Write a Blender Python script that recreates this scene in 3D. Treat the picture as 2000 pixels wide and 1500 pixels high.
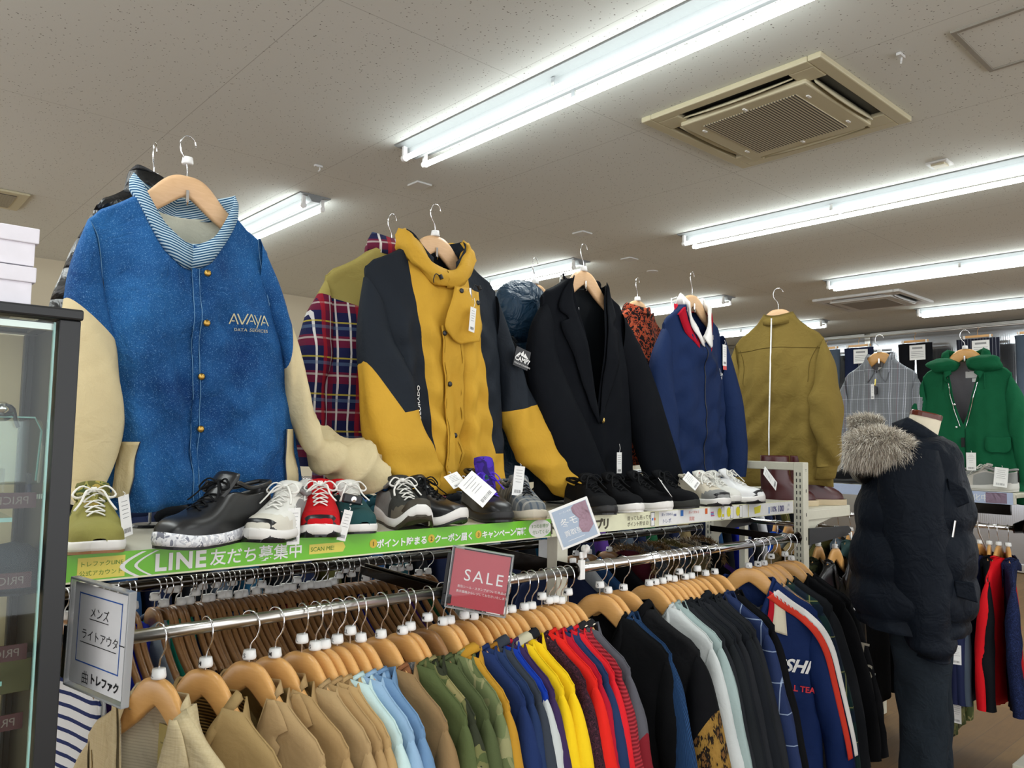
import bpy, math, random
from math import pi, sin, cos, sqrt, exp, radians
from mathutils import Vector, Matrix
for _o in list(bpy.data.objects): bpy.data.objects.remove(_o)
SC = bpy.context.scene
COL = SC.collection
# ---------------------------------------------------------------- camera
CAMZ = 1.55
RX = Vector((0.74540973, -0.06157056, -0.66375704))
RY = Vector((-0.66636478, -0.04200708, -0.74444166))
RZ = Vector((0.01795319, 0.99721837, -0.07234094))
cam_data = bpy.data.cameras.new('camera'); cam = bpy.data.objects.new('camera', cam_data); COL.objects.link(cam)
cam_data.sensor_width = 36.0; cam_data.lens = 1508.0 / 2000.0 * 36.0
cam_data.clip_start = 0.05; cam_data.clip_end = 100
cam.matrix_world = Matrix(((RX.x, RX.y, RX.z, 0), (RY.x, RY.y, RY.z, 0), (RZ.x, RZ.y, RZ.z, CAMZ), (0, 0, 0, 1)))
SC.camera = cam
# ---------------------------------------------------------------- world, exposure
w = bpy.data.worlds.new('world'); SC.world = w; w.use_nodes = True
w.node_tree.nodes['Background'].inputs[0].default_value = (0.97, 0.98, 1.0, 1)
w.node_tree.nodes['Background'].inputs[1].default_value = 1.75
SC.view_settings.view_transform = 'Standard'; SC.view_settings.look = 'None'
SC.view_settings.gamma = 1; SC.view_settings.use_curve_mapping = False
SC.view_settings.exposure = 0.40
SC.cycles.max_bounces = 6; SC.cycles.diffuse_bounces = 3; SC.cycles.glossy_bounces = 3
SC.cycles.transmission_bounces = 4; SC.cycles.transparent_max_bounces = 8
SC.cycles.caustics_reflective = False; SC.cycles.caustics_refractive = False
TUBE_POWER = 10.5
LAMP_W = 19.0
CEIL = 3.20

def ray(px, py):
    c = Vector((px - 1000.0, 750.0 - py, -1508.0)).normalized()
    return Vector((RX.dot(c), RY.dot(c), RZ.dot(c)))
def at(px, py, X=None, Y=None, Z=None):
    """point of the room seen at a photograph pixel, on the plane X=, Y= or Z= (metres)"""
    r = ray(px, py)
    t = X / r.x if X is not None else (Y / r.y if Y is not None else (Z - CAMZ) / r.z)
    return Vector((r.x * t, r.y * t, CAMZ + r.z * t))

# ---------------------------------------------------------------- object helpers
def obj(name, data, parent=None, loc=None, rz=None, label=None):
    o = bpy.data.objects.new(name, data); COL.objects.link(o)
    if parent is not None: o.parent = parent
    if loc is not None: o.location = loc
    if rz is not None: o.rotation_euler = (0, 0, rz)
    if label: o['label'] = label
    return o
def tag(o, label, cat, group=None):
    o['label'] = label; o['category'] = cat
    if group: o['group'] = group
    return o
def thing(name, label, cat, loc=(0, 0, 0), rz=0, group=None):
    o = bpy.data.objects.new(name, None); COL.objects.link(o)
    o.location = loc; o.rotation_euler = (0, 0, rz); o.empty_display_size = 0.05
    return tag(o, label, cat, group)
def struct(o): o['kind'] = 'structure'; return o
def copy_tree(o, parent=None):
    c = o.copy(); COL.objects.link(c); c.parent = parent
    for ch in list(o.children): copy_tree(ch, c)
    return c

class MB:
    """collects vertices and faces, builds ONE mesh object"""
    def __init__(s): s.v = []; s.f = []; s.m = []
    def add(s, vs, fs, mi=0):
        b = len(s.v); s.v += [tuple(p) for p in vs]
        for f in fs: s.f.append(tuple(b + i for i in f)); s.m.append(mi)
        return b
    def box(s, c, d, mi=0, M=None):
        x, y, z = d[0] / 2, d[1] / 2, d[2] / 2
        vs = [Vector((c[0] + a * x, c[1] + b * y, c[2] + e * z)) for a in (-1, 1) for b in (-1, 1) for e in (-1, 1)]
        if M is not None: vs = [M @ v for v in vs]
        s.add(vs, [(0, 1, 3, 2), (4, 6, 7, 5), (0, 4, 5, 1), (2, 3, 7, 6), (0, 2, 6, 4), (1, 5, 7, 3)], mi); return s
    def grid(s, rows, mi=0, cu=False, cv=False, matfn=None, flip=False):
        """rows: list of rows of points (same length); cu closes each row, cv closes the rows"""
        nv, nu = len(rows), len(rows[0]); b = len(s.v)
        for r in rows: s.v += [tuple(p) for p in r]
        for j in range(nv if cv else nv - 1):
            for i in range(nu if cu else nu - 1):
                a = b + j * nu + i; c = b + j * nu + (i + 1) % nu
                d = b + ((j + 1) % nv) * nu + (i + 1) % nu; e = b + ((j + 1) % nv) * nu + i
                s.f.append((a, e, d, c) if flip else (a, c, d, e)); s.m.append(matfn(j, i) if matfn else mi)
        return s
    def tube(s, pts, r, n=8, mi=0, cap=True, closed=False, ry=None):
        pts = [Vector(p) for p in pts]; N = len(pts)
        rr = r if isinstance(r, (list, tuple)) else [r] * N
        prev = None; rows = []
        for k in range(N):
            if closed: t = (pts[(k + 1) % N] - pts[k - 1])
            else: t = pts[min(k + 1, N - 1)] - pts[max(k - 1, 0)]
            t.normalize()
            if prev is None:
                up = Vector((0, 0, 1)) if abs(t.z) < 0.9 else Vector((0, 1, 0))
                u = t.cross(up).normalized()
            else:
                u = (prev - t * prev.dot(t)).normalized()
            prev = u; w_ = t.cross(u)
            q = ry if ry is not None else 1.0
            rows.append([pts[k] + u * (rr[k] * cos(2 * pi * i / n)) + w_ * (rr[k] * q * sin(2 * pi * i / n)) for i in range(n)])
        s.grid(rows, mi, cu=True, cv=closed)
        if cap and not closed:
            b = len(s.v) - N * n
            s.f.append(tuple(b + i for i in range(n))[::-1]); s.m.append(mi)
            s.f.append(tuple(b + (N - 1) * n + i for i in range(n))); s.m.append(mi)
        return s
    def lathe(s, prof, n=20, mi=0, M=None):
        rows = []
        for r, z in prof:
            row = [Vector((r * cos(2 * pi * i / n), r * sin(2 * pi * i / n), z)) for i in range(n)]
            if M is not None: row = [M @ p for p in row]
            rows.append(row)
        s.grid(rows, mi, cu=True); return s
    def prism(s, poly, y0, y1, mi=0, axis='y'):
        """extrude polygon [(a,b)] along an axis"""
        def P(a, b, c):
            return {'y': (a, c, b), 'z': (a, b, c), 'x': (c, a, b)}[axis]
        n = len(poly); vs = [P(a, b, y0) for a, b in poly] + [P(a, b, y1) for a, b in poly]
        fs = [tuple(range(n)), tuple(range(2 * n - 1, n - 1, -1))]
        fs += [(i, i + n, (i + 1) % n + n, (i + 1) % n) for i in range(n)]
        s.add(vs, fs, mi); return s
    def build(s, name, mats, parent=None, smooth=False, bevel=0, sub=0, solid=0, soff=0, angle=None, loc=None, rz=None, label=None):
        me = bpy.data.meshes.new(name); me.from_pydata(s.v, [], s.f)
        for m in (mats if isinstance(mats, (list, tuple)) else [mats]): me.materials.append(m)
        me.polygons.foreach_set('material_index', s.m)
        if smooth: me.polygons.foreach_set('use_smooth', [True] * len(s.f))
        me.update()
        o = obj(name, me, parent, loc, rz, label)
        if solid:
            md = o.modifiers.new('solid', 'SOLIDIFY'); md.thickness = abs(solid); md.offset = -1 if solid > 0 else 1
            md.material_offset = soff; md.material_offset_rim = 0; md.use_even_offset = False
        if bevel:
            md = o.modifiers.new('bevel', 'BEVEL'); md.width = bevel; md.segments = 2; md.limit_method = 'ANGLE'
        if sub:
            md = o.modifiers.new('sub', 'SUBSURF'); md.levels = sub; md.render_levels = sub
        return o

def lerp(a, b, t): return a + (b - a) * t
def clamp(x, a=0.0, b=1.0): return max(a, min(b, x))
def sstep(x, a=0.0, b=1.0):
    t = clamp((x - a) / (b - a)); return t * t * (3 - 2 * t)
def interp(tab, x):
    """piecewise table [(x,y)...] with smooth (Catmull-Rom like) interpolation"""
    n = len(tab)
    if x <= tab[0][0]: return tab[0][1]
    if x >= tab[-1][0]: return tab[-1][1]
    for i in range(n - 1):
        if x <= tab[i + 1][0]:
            x0, y0 = tab[i]; x1, y1 = tab[i + 1]; h = x1 - x0; t = (x - x0) / h
            m0 = (y1 - tab[i - 1][1]) / (x1 - tab[i - 1][0]) if i > 0 else (y1 - y0) / h
            m1 = (tab[i + 2][1] - y0) / (tab[i + 2][0] - x0) if i < n - 2 else (y1 - y0) / h
            t2, t3 = t * t, t * t * t
            return (2 * t3 - 3 * t2 + 1) * y0 + (t3 - 2 * t2 + t) * h * m0 + (-2 * t3 + 3 * t2) * y1 + (t3 - t2) * h * m1
def spline(pts, n):
    """n+1 points along a Catmull-Rom curve through pts (tuples of any size)"""
    k = len(pts); out = []; d = len(pts[0])
    for a in range(n + 1):
        f = a / n * (k - 1); i = min(int(f), k - 2); t = f - i
        p0, p1, p2, p3 = pts[max(i - 1, 0)], pts[i], pts[i + 1], pts[min(i + 2, k - 1)]
        out.append(tuple(0.5 * ((2 * p1[q]) + (-p0[q] + p2[q]) * t + (2 * p0[q] - 5 * p1[q] + 4 * p2[q] - p3[q]) * t * t
                   + (-p0[q] + 3 * p1[q] - 3 * p2[q] + p3[q]) * t ** 3) for q in range(d)))
    return out

# ---------------------------------------------------------------- text
_fonts = {}
def text_polys(body, size, bold=0.0, align='LEFT', spacing=1.0, shear=0.0):
    cu = bpy.data.curves.new('t', 'FONT'); cu.body = body; cu.size = size; cu.resolution_u = 3
    cu.align_x = align; cu.space_character = spacing; cu.offset = bold; cu.shear = shear; cu.fill_mode = 'FRONT'
    o = bpy.data.objects.new('t', cu); COL.objects.link(o)
    dg = bpy.context.evaluated_depsgraph_get(); dg.update()
    me = bpy.data.meshes.new_from_object(o.evaluated_get(dg))
    vs = [tuple(v.co) for v in me.vertices]; fs = [tuple(p.vertices) for p in me.polygons]
    bpy.data.objects.remove(o); bpy.data.curves.remove(cu); bpy.data.meshes.remove(me)
    return vs, fs
def text_into(mb, body, size, fn, mi=0, **k):
    """fn maps (x, y) of the lettering to a 3D point"""
    vs, fs = text_polys(body, size, **k); mb.add([fn(v[0], v[1]) for v in vs], fs, mi); return mb

# ---------------------------------------------------------------- materials
def srgb(c):
    if isinstance(c, str): c = tuple(int(c[i:i + 2], 16) for i in (0, 2, 4))
    c = [v / 255.0 for v in c[:3]]
    return tuple(v / 12.92 if v <= 0.04045 else ((v + 0.055) / 1.055) ** 2.4 for v in c) + (1.0,)
class NT:
    def __init__(s, name):
        s.m = bpy.data.materials.new(name); s.m.use_nodes = True; s.t = s.m.node_tree; s.n = s.t.nodes; s.l = s.t.links
        s.b = s.n['Principled BSDF']; s.tc = None
    def node(s, typ, **k):
        x = s.n.new(typ)
        for a, v in k.items(): setattr(x, a, v)
        return x
    def co(s, which='Object'):
        if s.tc is None: s.tc = s.n.new('ShaderNodeTexCoord')
        return s.tc.outputs[which]
    def link(s, a, b): s.l.new(a, b); return s
    def val(s, sock, v):
        if hasattr(v, 'is_linked') or hasattr(v, 'links'): s.l.new(v, sock)
        else: sock.default_value = v
    def math(s, op, a, b=0.0, c=None, clampit=False):
        x = s.n.new('ShaderNodeMath'); x.operation = op; x.use_clamp = clampit
        s.val(x.inputs[0], a); s.val(x.inputs[1], b)
        if c is not None: s.val(x.inputs[2], c)
        return x.outputs[0]
    def mix(s, f, a, b, typ='MIX'):
        x = s.n.new('ShaderNodeMix'); x.data_type = 'RGBA'; x.blend_type = typ
        s.val(x.inputs[0], f); s.val(x.inputs[6], a); s.val(x.inputs[7], b); return x.outputs[2]
    def noise(s, scale, detail=2, rough=0.5, vec=None, dist=0):
        x = s.n.new('ShaderNodeTexNoise'); x.inputs['Scale'].default_value = scale; x.inputs['Detail'].default_value = detail
        x.inputs['Roughness'].default_value = rough; x.inputs['Distortion'].default_value = dist
        s.l.new(vec if vec is not None else s.co(), x.inputs['Vector']); return x.outputs['Fac']
    def mapv(s, scale=(1, 1, 1), rot=(0, 0, 0), loc=(0, 0, 0), which='Object'):
        x = s.n.new('ShaderNodeMapping'); x.inputs['Scale'].default_value = scale; x.inputs['Rotation'].default_value = rot
        x.inputs['Location'].default_value = loc; s.l.new(s.co(which), x.inputs['Vector']); return x.outputs[0]
    def ramp(s, f, stops, const=False):
        x = s.n.new('ShaderNodeValToRGB'); cr = x.color_ramp; cr.interpolation = 'CONSTANT' if const else 'LINEAR'
        while len(cr.elements) < len(stops): cr.elements.new(0.5)
        for e, (p, c) in zip(cr.elements, stops): e.position = p; e.color = c
        s.l.new(f, x.inputs[0]); return x.outputs[0]
    def sep(s, v=None):
        x = s.n.new('ShaderNodeSeparateXYZ'); s.l.new(v if v is not None else s.co(), x.inputs[0]); return x.outputs
    def bump(s, h, strength=0.3, dist=0.002, normal=None):
        x = s.n.new('ShaderNodeBump'); x.inputs['Strength'].default_value = strength; x.inputs['Distance'].default_value = dist
        s.l.new(h, x.inputs['Height'])
        if normal is not None: s.l.new(normal, x.inputs['Normal'])
        s.l.new(x.outputs[0], s.b.inputs['Normal']); return x.outputs[0]
    def base(s, c, rough=0.6, metal=0.0, spec=0.5):
        s.val(s.b.inputs['Base Color'], c); s.val(s.b.inputs['Roughness'], rough)
        s.b.inputs['Metallic'].default_value = metal; s.b.inputs['Specular IOR Level'].default_value = spec; return s
_mc = {}
def plain(name, c, rough=0.5, metal=0.0, spec=0.5):
    if name in _mc: return _mc[name]
    t = NT(name); n = t.noise(60, 2)
    cc = srgb(c); t.base(t.mix(n, cc, tuple(v * 0.9 for v in cc[:3]) + (1,)), rough, metal, spec); _mc[name] = t.m; return t.m
def cloth(c, rough=0.85, weave=900, bump=0.25, wr=1.0, spec=0.25, sheen=0.0, name=None):
    key = ('cloth', str(c), rough, weave, bump, wr, spec)
    if key in _mc: return _mc[key]
    t = NT(name or 'cloth'); cc = srgb(c)
    n1 = t.noise(7, 4, 0.55); n2 = t.noise(weave, 1)
    dark = tuple(v * 0.78 for v in cc[:3]) + (1,); lite = tuple(min(1, v * 1.12 + 0.004) for v in cc[:3]) + (1,)
    col = t.mix(n1, dark, lite); col = t.mix(t.math('MULTIPLY', n2, 0.3), col, tuple(v * 0.7 for v in cc[:3]) + (1,))
    spec = .06 if max(cc[:3]) < .03 else spec * .5
    t.base(col, rough, 0, spec)
    h = t.math('ADD', t.math('MULTIPLY', n2, 0.15), t.math('MULTIPLY', t.noise(16, 3, 0.6, dist=0.6), 2.2 * wr))
    t.bump(h, bump, 0.006); _mc[key] = t.m; return t.m
def stripes_col(base, stripes):
    def fn(t):
        xyz = t.sep(); rgb = t.n.new('ShaderNodeRGB'); rgb.outputs[0].default_value = srgb(base); col = rgb.outputs[0]
        for ax, per, off, wd, c, al in stripes:
            f = t.math('FRACT', t.math('ADD', t.math('MULTIPLY', xyz[ax], 1.0 / per), off + 20.0))
            col = t.mix(t.math('MULTIPLY', t.math('LESS_THAN', f, wd / per), al), col, srgb(c))
        return col
    return fn
def stripes_mat(name, base, stripes, rough=0.8, flecks=None):
    """plaid / stripes; stripes: (axis 0|2, period, offset, width, colour, alpha)"""
    if name in _mc: return _mc[name]
    t = NT(name); xyz = t.sep(); col = srgb(base)
    rgb = t.n.new('ShaderNodeRGB'); rgb.outputs[0].default_value = col; col = rgb.outputs[0]
    for ax, per, off, wd, c, al in stripes:
        f = t.math('FRACT', t.math('ADD', t.math('MULTIPLY', xyz[ax], 1.0 / per), off + 20.0))
        m = t.math('MULTIPLY', t.math('LESS_THAN', f, wd / per), al)
        col = t.mix(m, col, srgb(c))
    t.base(col, rough, 0, 0.25)
    t.bump(t.math('ADD', t.noise(15, 3, dist=0.5), t.math('MULTIPLY', t.noise(900, 1), 0.1)), 0.3, 0.008)
    _mc[name] = t.m; return t.m
def ribbed(name, a, b, freq, axis='x', rough=0.9):
    if name in _mc: return _mc[name]
    t = NT(name); xyz = t.sep()
    if axis == 'ang':
        v = t.math('ARCTAN2', xyz[0], t.math('ADD', xyz[1], 0.0))
    else: v = xyz[{'x': 0, 'y': 1, 'z': 2}[axis]]
    s_ = t.math('ADD', t.math('MULTIPLY', t.math('SINE', t.math('MULTIPLY', v, freq)), 0.5), 0.5)
    t.base(t.mix(s_, srgb(a), srgb(b)), rough, 0, 0.2); t.bump(s_, 0.8, 0.002); _mc[name] = t.m; return t.m
def camo_mat(name, cols, scale=14):
    if name in _mc: return _mc[name]
    t = NT(name); n = t.noise(scale, 1.5, 0.5, dist=0.8); n2 = t.noise(scale * 1.3, 1.5, 0.5, vec=t.mapv(loc=(3, 1, 7)), dist=0.8)
    c1 = t.ramp(n, [(0, srgb(cols[0])), (0.47, srgb(cols[1])), (0.58, srgb(cols[2]))], True)
    c = t.mix(t.math('GREATER_THAN', n2, 0.6), c1, srgb(cols[3])); t.base(c, 0.85, 0, 0.2)
    t.bump(t.noise(15, 3, dist=0.5), 0.3, 0.008); _mc[name] = t.m; return t.m
M = {}
def wood_mat(name, a, b, rough=0.32):
    t = NT(name); n = t.noise(3, 3, 0.6, vec=t.mapv(scale=(4, 30, 30)), dist=1.5)
    t.base(t.mix(n, srgb(a), srgb(b)), rough, 0, 0.5); return t.m
M['wood'] = wood_mat('hanger_wood', 'e6b473', 'cf9650'); M['wood_pale'] = wood_mat('hanger_wood_pale', 'e6c196', 'd0a478', 0.42)
M['wood_brown'] = wood_mat('hanger_wood_brown', 'a37a4e', '7a5430'); M['wood_cut'] = wood_mat('hanger_wood_edge', 'cf8f48', 'a86c30')
def metal_mat(name, c, rough): 
    t = NT(name); t.base(srgb(c), rough, 1.0); t.bump(t.noise(400, 1), 0.03, 0.001); return t.m
M['chrome'] = metal_mat('chrome', 'e6e6e8', 0.12); M['steel'] = metal_mat('brushed_steel', 'c9c7c2', 0.28)
M['darksteel'] = metal_mat('dark_chrome_rail', '55524e', 0.2); M['brass'] = metal_mat('brass', 'b08d4a', 0.3); M['gold'] = metal_mat('gold', 'd8b668', 0.25)
M['white_pl'] = plain('white_plastic', 'f2f2f0', 0.35); M['black_pl'] = plain('black_plastic', '15161a', 0.35)
M['blackmetal'] = plain('black_painted_metal', '1c1e20', 0.4); M['cream_metal'] = plain('cream_painted_steel', 'd9d6c4', 0.4)
M['paper'] = plain('white_paper', 'f4f4f2', 0.7); M['ink'] = plain('black_ink', '1a1a1c', 0.6); M['slot'] = plain('slot_shadow_metal', '3a3a38', 0.6)
M['lace_white'] = cloth('f1efe8', 0.9, 1500, 0.2, 0.2)
def glass_mat(name, tint=(0.93, 0.97, 0.96), gloss=0.06, rough=0.02):
    t = NT(name); t.n.remove(t.b); out = [x for x in t.n if x.type == 'OUTPUT_MATERIAL'][0]
    tr = t.n.new('ShaderNodeBsdfTransparent'); tr.inputs[0].default_value = tint + (1,)
    gl = t.n.new('ShaderNodeBsdfGlossy'); gl.inputs['Roughness'].default_value = rough
    lw = t.n.new('ShaderNodeLayerWeight'); lw.inputs[0].default_value = 0.25
    f = t.math('ADD', t.math('MULTIPLY', lw.outputs['Fresnel'], 0.35), gloss, clampit=True)
    mx = t.n.new('ShaderNodeMixShader'); t.l.new(f, mx.inputs[0]); t.l.new(tr.outputs[0], mx.inputs[1]); t.l.new(gl.outputs[0], mx.inputs[2])
    t.l.new(mx.outputs[0], out.inputs[0]); return t.m
M['glass'] = glass_mat('clear_glass', gloss=0.02); M['acrylic'] = glass_mat('clear_acrylic', (0.97, 0.97, 0.98), 0.03)
M['vinyl'] = glass_mat('clear_vinyl_bag', (0.86, 0.93, 0.9), 0.10, 0.15)

def split_mat(name, m_a, m_b, conds, rough=.7):
    """cloth with a second colour where any group of linear conditions holds; conds: [[(a,b,c)...]] meaning a*x+b*z+c>0"""
    t = NT(name); xyz = t.sep(); tot = None
    for g in conds:
        f = None
        for (a, b, c) in g:
            q = t.math('GREATER_THAN', t.math('ADD', t.math('ADD', t.math('MULTIPLY', xyz[0], a), t.math('MULTIPLY', xyz[2], b)), c), 0.0)
            f = q if f is None else t.math('MULTIPLY', f, q)
        tot = f if tot is None else t.math('MAXIMUM', tot, f)
    n1 = t.noise(7, 4, .55)
    def col(c):
        if not isinstance(c, str): return c(t)
        cc = srgb(c); return t.mix(n1, tuple(v * .78 for v in cc[:3]) + (1,), tuple(min(1, v * 1.1) for v in cc[:3]) + (1,))
    t.base(t.mix(tot, col(m_a), col(m_b)), rough, 0, .15)
    t.bump(t.math('ADD', t.math('MULTIPLY', t.noise(700, 1), .15), t.math('MULTIPLY', t.noise(16, 3, .6, dist=.6), 2.4)), .35, .006); return t.m
def line2(p, q):
    """coefficients (a,b,c), positive to the right (+x side) of the line p->q going down"""
    (x0, z0), (x1, z1) = p, q; a, b = -(z1 - z0), (x1 - x0); return (a, b, -(a * x0 + b * z0))
# ================================================================ ROOM
XL, XR, YN, YF = -4.0, 11.32, -5.0, 8.42
t = NT('ceiling_board'); xyz = t.sep()
def seam(v, per, off, wd):
    f = t.math('FRACT', t.math('ADD', t.math('MULTIPLY', v, 1 / per), off)); return t.math('LESS_THAN', f, wd / per)
def seam_in(tt, v, per, off, wd): return tt.math('LESS_THAN', tt.math('FRACT', tt.math('ADD', tt.math('MULTIPLY', v, 1 / per), off)), wd / per)
sx = seam(xyz[0], 0.91, 10 - 1.32 / 0.91, 0.004); sy = seam(xyz[1], 1.82, 10 - 2.55 / 1.82, 0.004)
vo = t.n.new('ShaderNodeTexVoronoi'); vo.inputs['Scale'].default_value = 50; vo.inputs['Randomness'].default_value = 1
t.l.new(t.mapv(scale=(1, 1, 1)), vo.inputs['Vector'])
nz = t.noise(60, 2, 0.6, dist=2.0)
hole = t.math('LESS_THAN', t.math('ADD', vo.outputs['Distance'], t.math('MULTIPLY', nz, 0.55)), 0.40)
lines = t.math('MAXIMUM', sx, sy)
col = t.mix(t.noise(0.8, 3), srgb('dbddd8'), srgb('e3e5e0'))
col = t.mix(t.math('MULTIPLY', hole, 0.75), col, srgb('5d574e')); col = t.mix(t.math('MULTIPLY', lines, 0.35), col, srgb('6d675e'))
t.base(col, 0.95, 0, 0.1); t.bump(t.math('MULTIPLY', hole, -1.0), 0.5, 0.003); M['ceiling'] = t.m
t = NT('wall_paint'); t.base(t.mix(t.noise(2, 3), srgb('cfc5ad'), srgb('d8cfb8')), 0.9, 0, 0.2); t.bump(t.noise(200, 2), 0.1, 0.001); M['wall'] = t.m
t = NT('floor_planks')
br = t.n.new('ShaderNodeTexBrick'); t.l.new(t.mapv(rot=(0, 0, 0)), br.inputs['Vector']); br.inputs['Scale'].default_value = 1.0
br.inputs['Brick Width'].default_value = 1.2; br.inputs['Row Height'].default_value = 0.15; br.inputs['Mortar Size'].default_value = 0.0015
br.inputs['Color1'].default_value = srgb('846439'); br.inputs['Color2'].default_value = srgb('745530'); br.inputs['Mortar'].default_value = srgb('5a4630')
gr = t.noise(2.5, 5, 0.65, vec=t.mapv(scale=(1.2, 16, 1)), dist=1.2)
t.base(t.mix(t.math('MULTIPLY', gr, 0.7), br.outputs['Color'], srgb('4c3922')), 0.55, 0, 0.2); M['floor'] = t.m
t = NT('window_film'); t.base(srgb('b9bcc2'), 0.16, 0.85); t.bump(t.math('SINE', t.math('MULTIPLY', t.sep()[1], 260.0)), 0.05, 0.002); M['window'] = t.m

def slab(name, mat, c, d):
    mb = MB(); mb.box(c, d); return struct(mb.build(name, mat))
cx, cy = (XL + XR) / 2, (YN + YF) / 2
slab('floor', M['floor'], (cx, cy, -0.05), (XR - XL + .4, YF - YN + .4, 0.1))
slab('ceiling', M['ceiling'], (cx, cy, CEIL + 0.05), (XR - XL + .4, YF - YN + .4, 0.1))
slab('wall_back', M['wall'], (cx, YF + 0.05, CEIL / 2), (XR - XL + .4, 0.1, CEIL))
#slab('wall_front', M['wall'], (cx, YN - 0.05, CEIL / 2), (XR - XL + .4, 0.1, CEIL))
#slab('wall_left', M['wall'], (XL - 0.05, cy, CEIL / 2), (0.1, YF - YN, CEIL))
# right side: shop windows with reflective film, metal frame
slab('wall_right', M['wall'], (XR + 0.10, cy, CEIL / 2), (0.1, YF - YN, CEIL))
for k, (a, b) in enumerate([(-4.8, -1.6), (-1.6, 1.6), (1.6, 4.9), (4.9, 8.3)]):
    mb = MB(); mb.box((XR + 0.02, (a + b) / 2, 1.62), (0.02, b - a - 0.04, 3.04)); win = struct(mb.build('window_%d' % (k + 1), M['window']))
    mb = MB()
    for yy in (a, b): mb.box((XR, yy + (0.02 if yy == a else -0.02), 1.6), (0.06, 0.04, 3.14))
    mb.box((XR, (a + b) / 2, 3.17), (0.06, b - a - 0.08, 0.045)); mb.box((XR, (a + b) / 2, 0.06), (0.06, b - a - 0.08, 0.1))
    mb.build('window_frame', M['steel'], win, bevel=0.003)
slab('trim_1', M['wall'], (4.0, YF - 0.012, 1.45), (0.9, 0.024, 0.04))
slab('baseboard_back', plain('baseboard_brown', '4a3a2c'), (cx, YF - 0.008, 0.04), (XR - XL, 0.016, 0.08))

# ---------------------------------------------------------------- fluorescent fixtures
t = NT('tube_light'); t.n.remove(t.b); em = t.n.new('ShaderNodeEmission'); em.inputs[0].default_value = (0.93, 1.0, 0.985, 1); em.inputs[1].default_value = TUBE_POWER
t.l.new(em.outputs[0], [x for x in t.n if x.type == 'OUTPUT_MATERIAL'][0].inputs[0]); M['tube'] = t.m
M['fixture'] = plain('white_enamel', '888c8d', 0.5)
def fixture(x, y0, y1, label):
    L = y1 - y0; f = thing('fluorescent_fixture', label, 'ceiling light', (x, (y0 + y1) / 2, CEIL), 0, 'twin tube ceiling lights')
    mb = MB(); pr = [(-.115, 0), (-.115, -.008), (-.05, -.014), (-.028, -.05), (.028, -.05), (.05, -.014), (.115, -.008), (.115, 0)]
    mb.prism(pr, -L / 2 - 0.05, L / 2 + 0.05); mb.build('housing', M['fixture'], f)
    ld = bpy.data.lights.new('lamp_glow', 'AREA'); ld.shape = 'RECTANGLE'; ld.size = .05; ld.size_y = L; ld.energy = LAMP_W; ld.color = (0.95, 1.0, 0.985)
    lo = bpy.data.objects.new('lamp_glow', ld); COL.objects.link(lo); lo.parent = f; lo.location = (0, 0, -.0525)
    for s in (-1, 1):
        mb = MB(); mb.tube([(s * .07, -L / 2, -.078), (s * .07, L / 2, -.078)], 0.0155, 10); mb.build('lamp_tube', M['tube'], f, smooth=True)
        for e in (-1, 1):
            mb = MB(); yy = e * (L / 2 + .012)
            mb.box((s * .07, yy, -.045), (.024, .02, .075)); mb.lathe([(0, -.012), (.019, -.012), (.019, .012), (0, .012)], 12, 0, Matrix.Translation((s * .07, yy, -.078)) @ Matrix.Rotation(pi / 2, 4, 'X'))
            mb.build('lamp_socket', M['white_pl'], f, bevel=0.002)
        mb = MB(); mb.box((s * .066, 0, -.045), (.006, .02, .06)); mb.build('lamp_clip', M['chrome'], f)
    return f
rows = [(2.43, 'nearest row'), (5.07, 'second row'), (7.48, 'third row'), (9.75, 'fourth row beside the windows'), (-0.2, 'row left of the camera')]
segs = [(1.24, 3.58, 'middle of the row'), (4.83, 7.15, 'towards the back wall'), (-2.3, 0.02, 'behind the camera'), ]
for rx, rn in rows:
    for a, b, sn in segs:
        if rx < 0 and a < 0: pass
        fixture(rx, a + (0.0 if rx < 5 else -.02), b, 'twin tube ceiling light, %s, %s' % (rn, sn))

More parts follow.
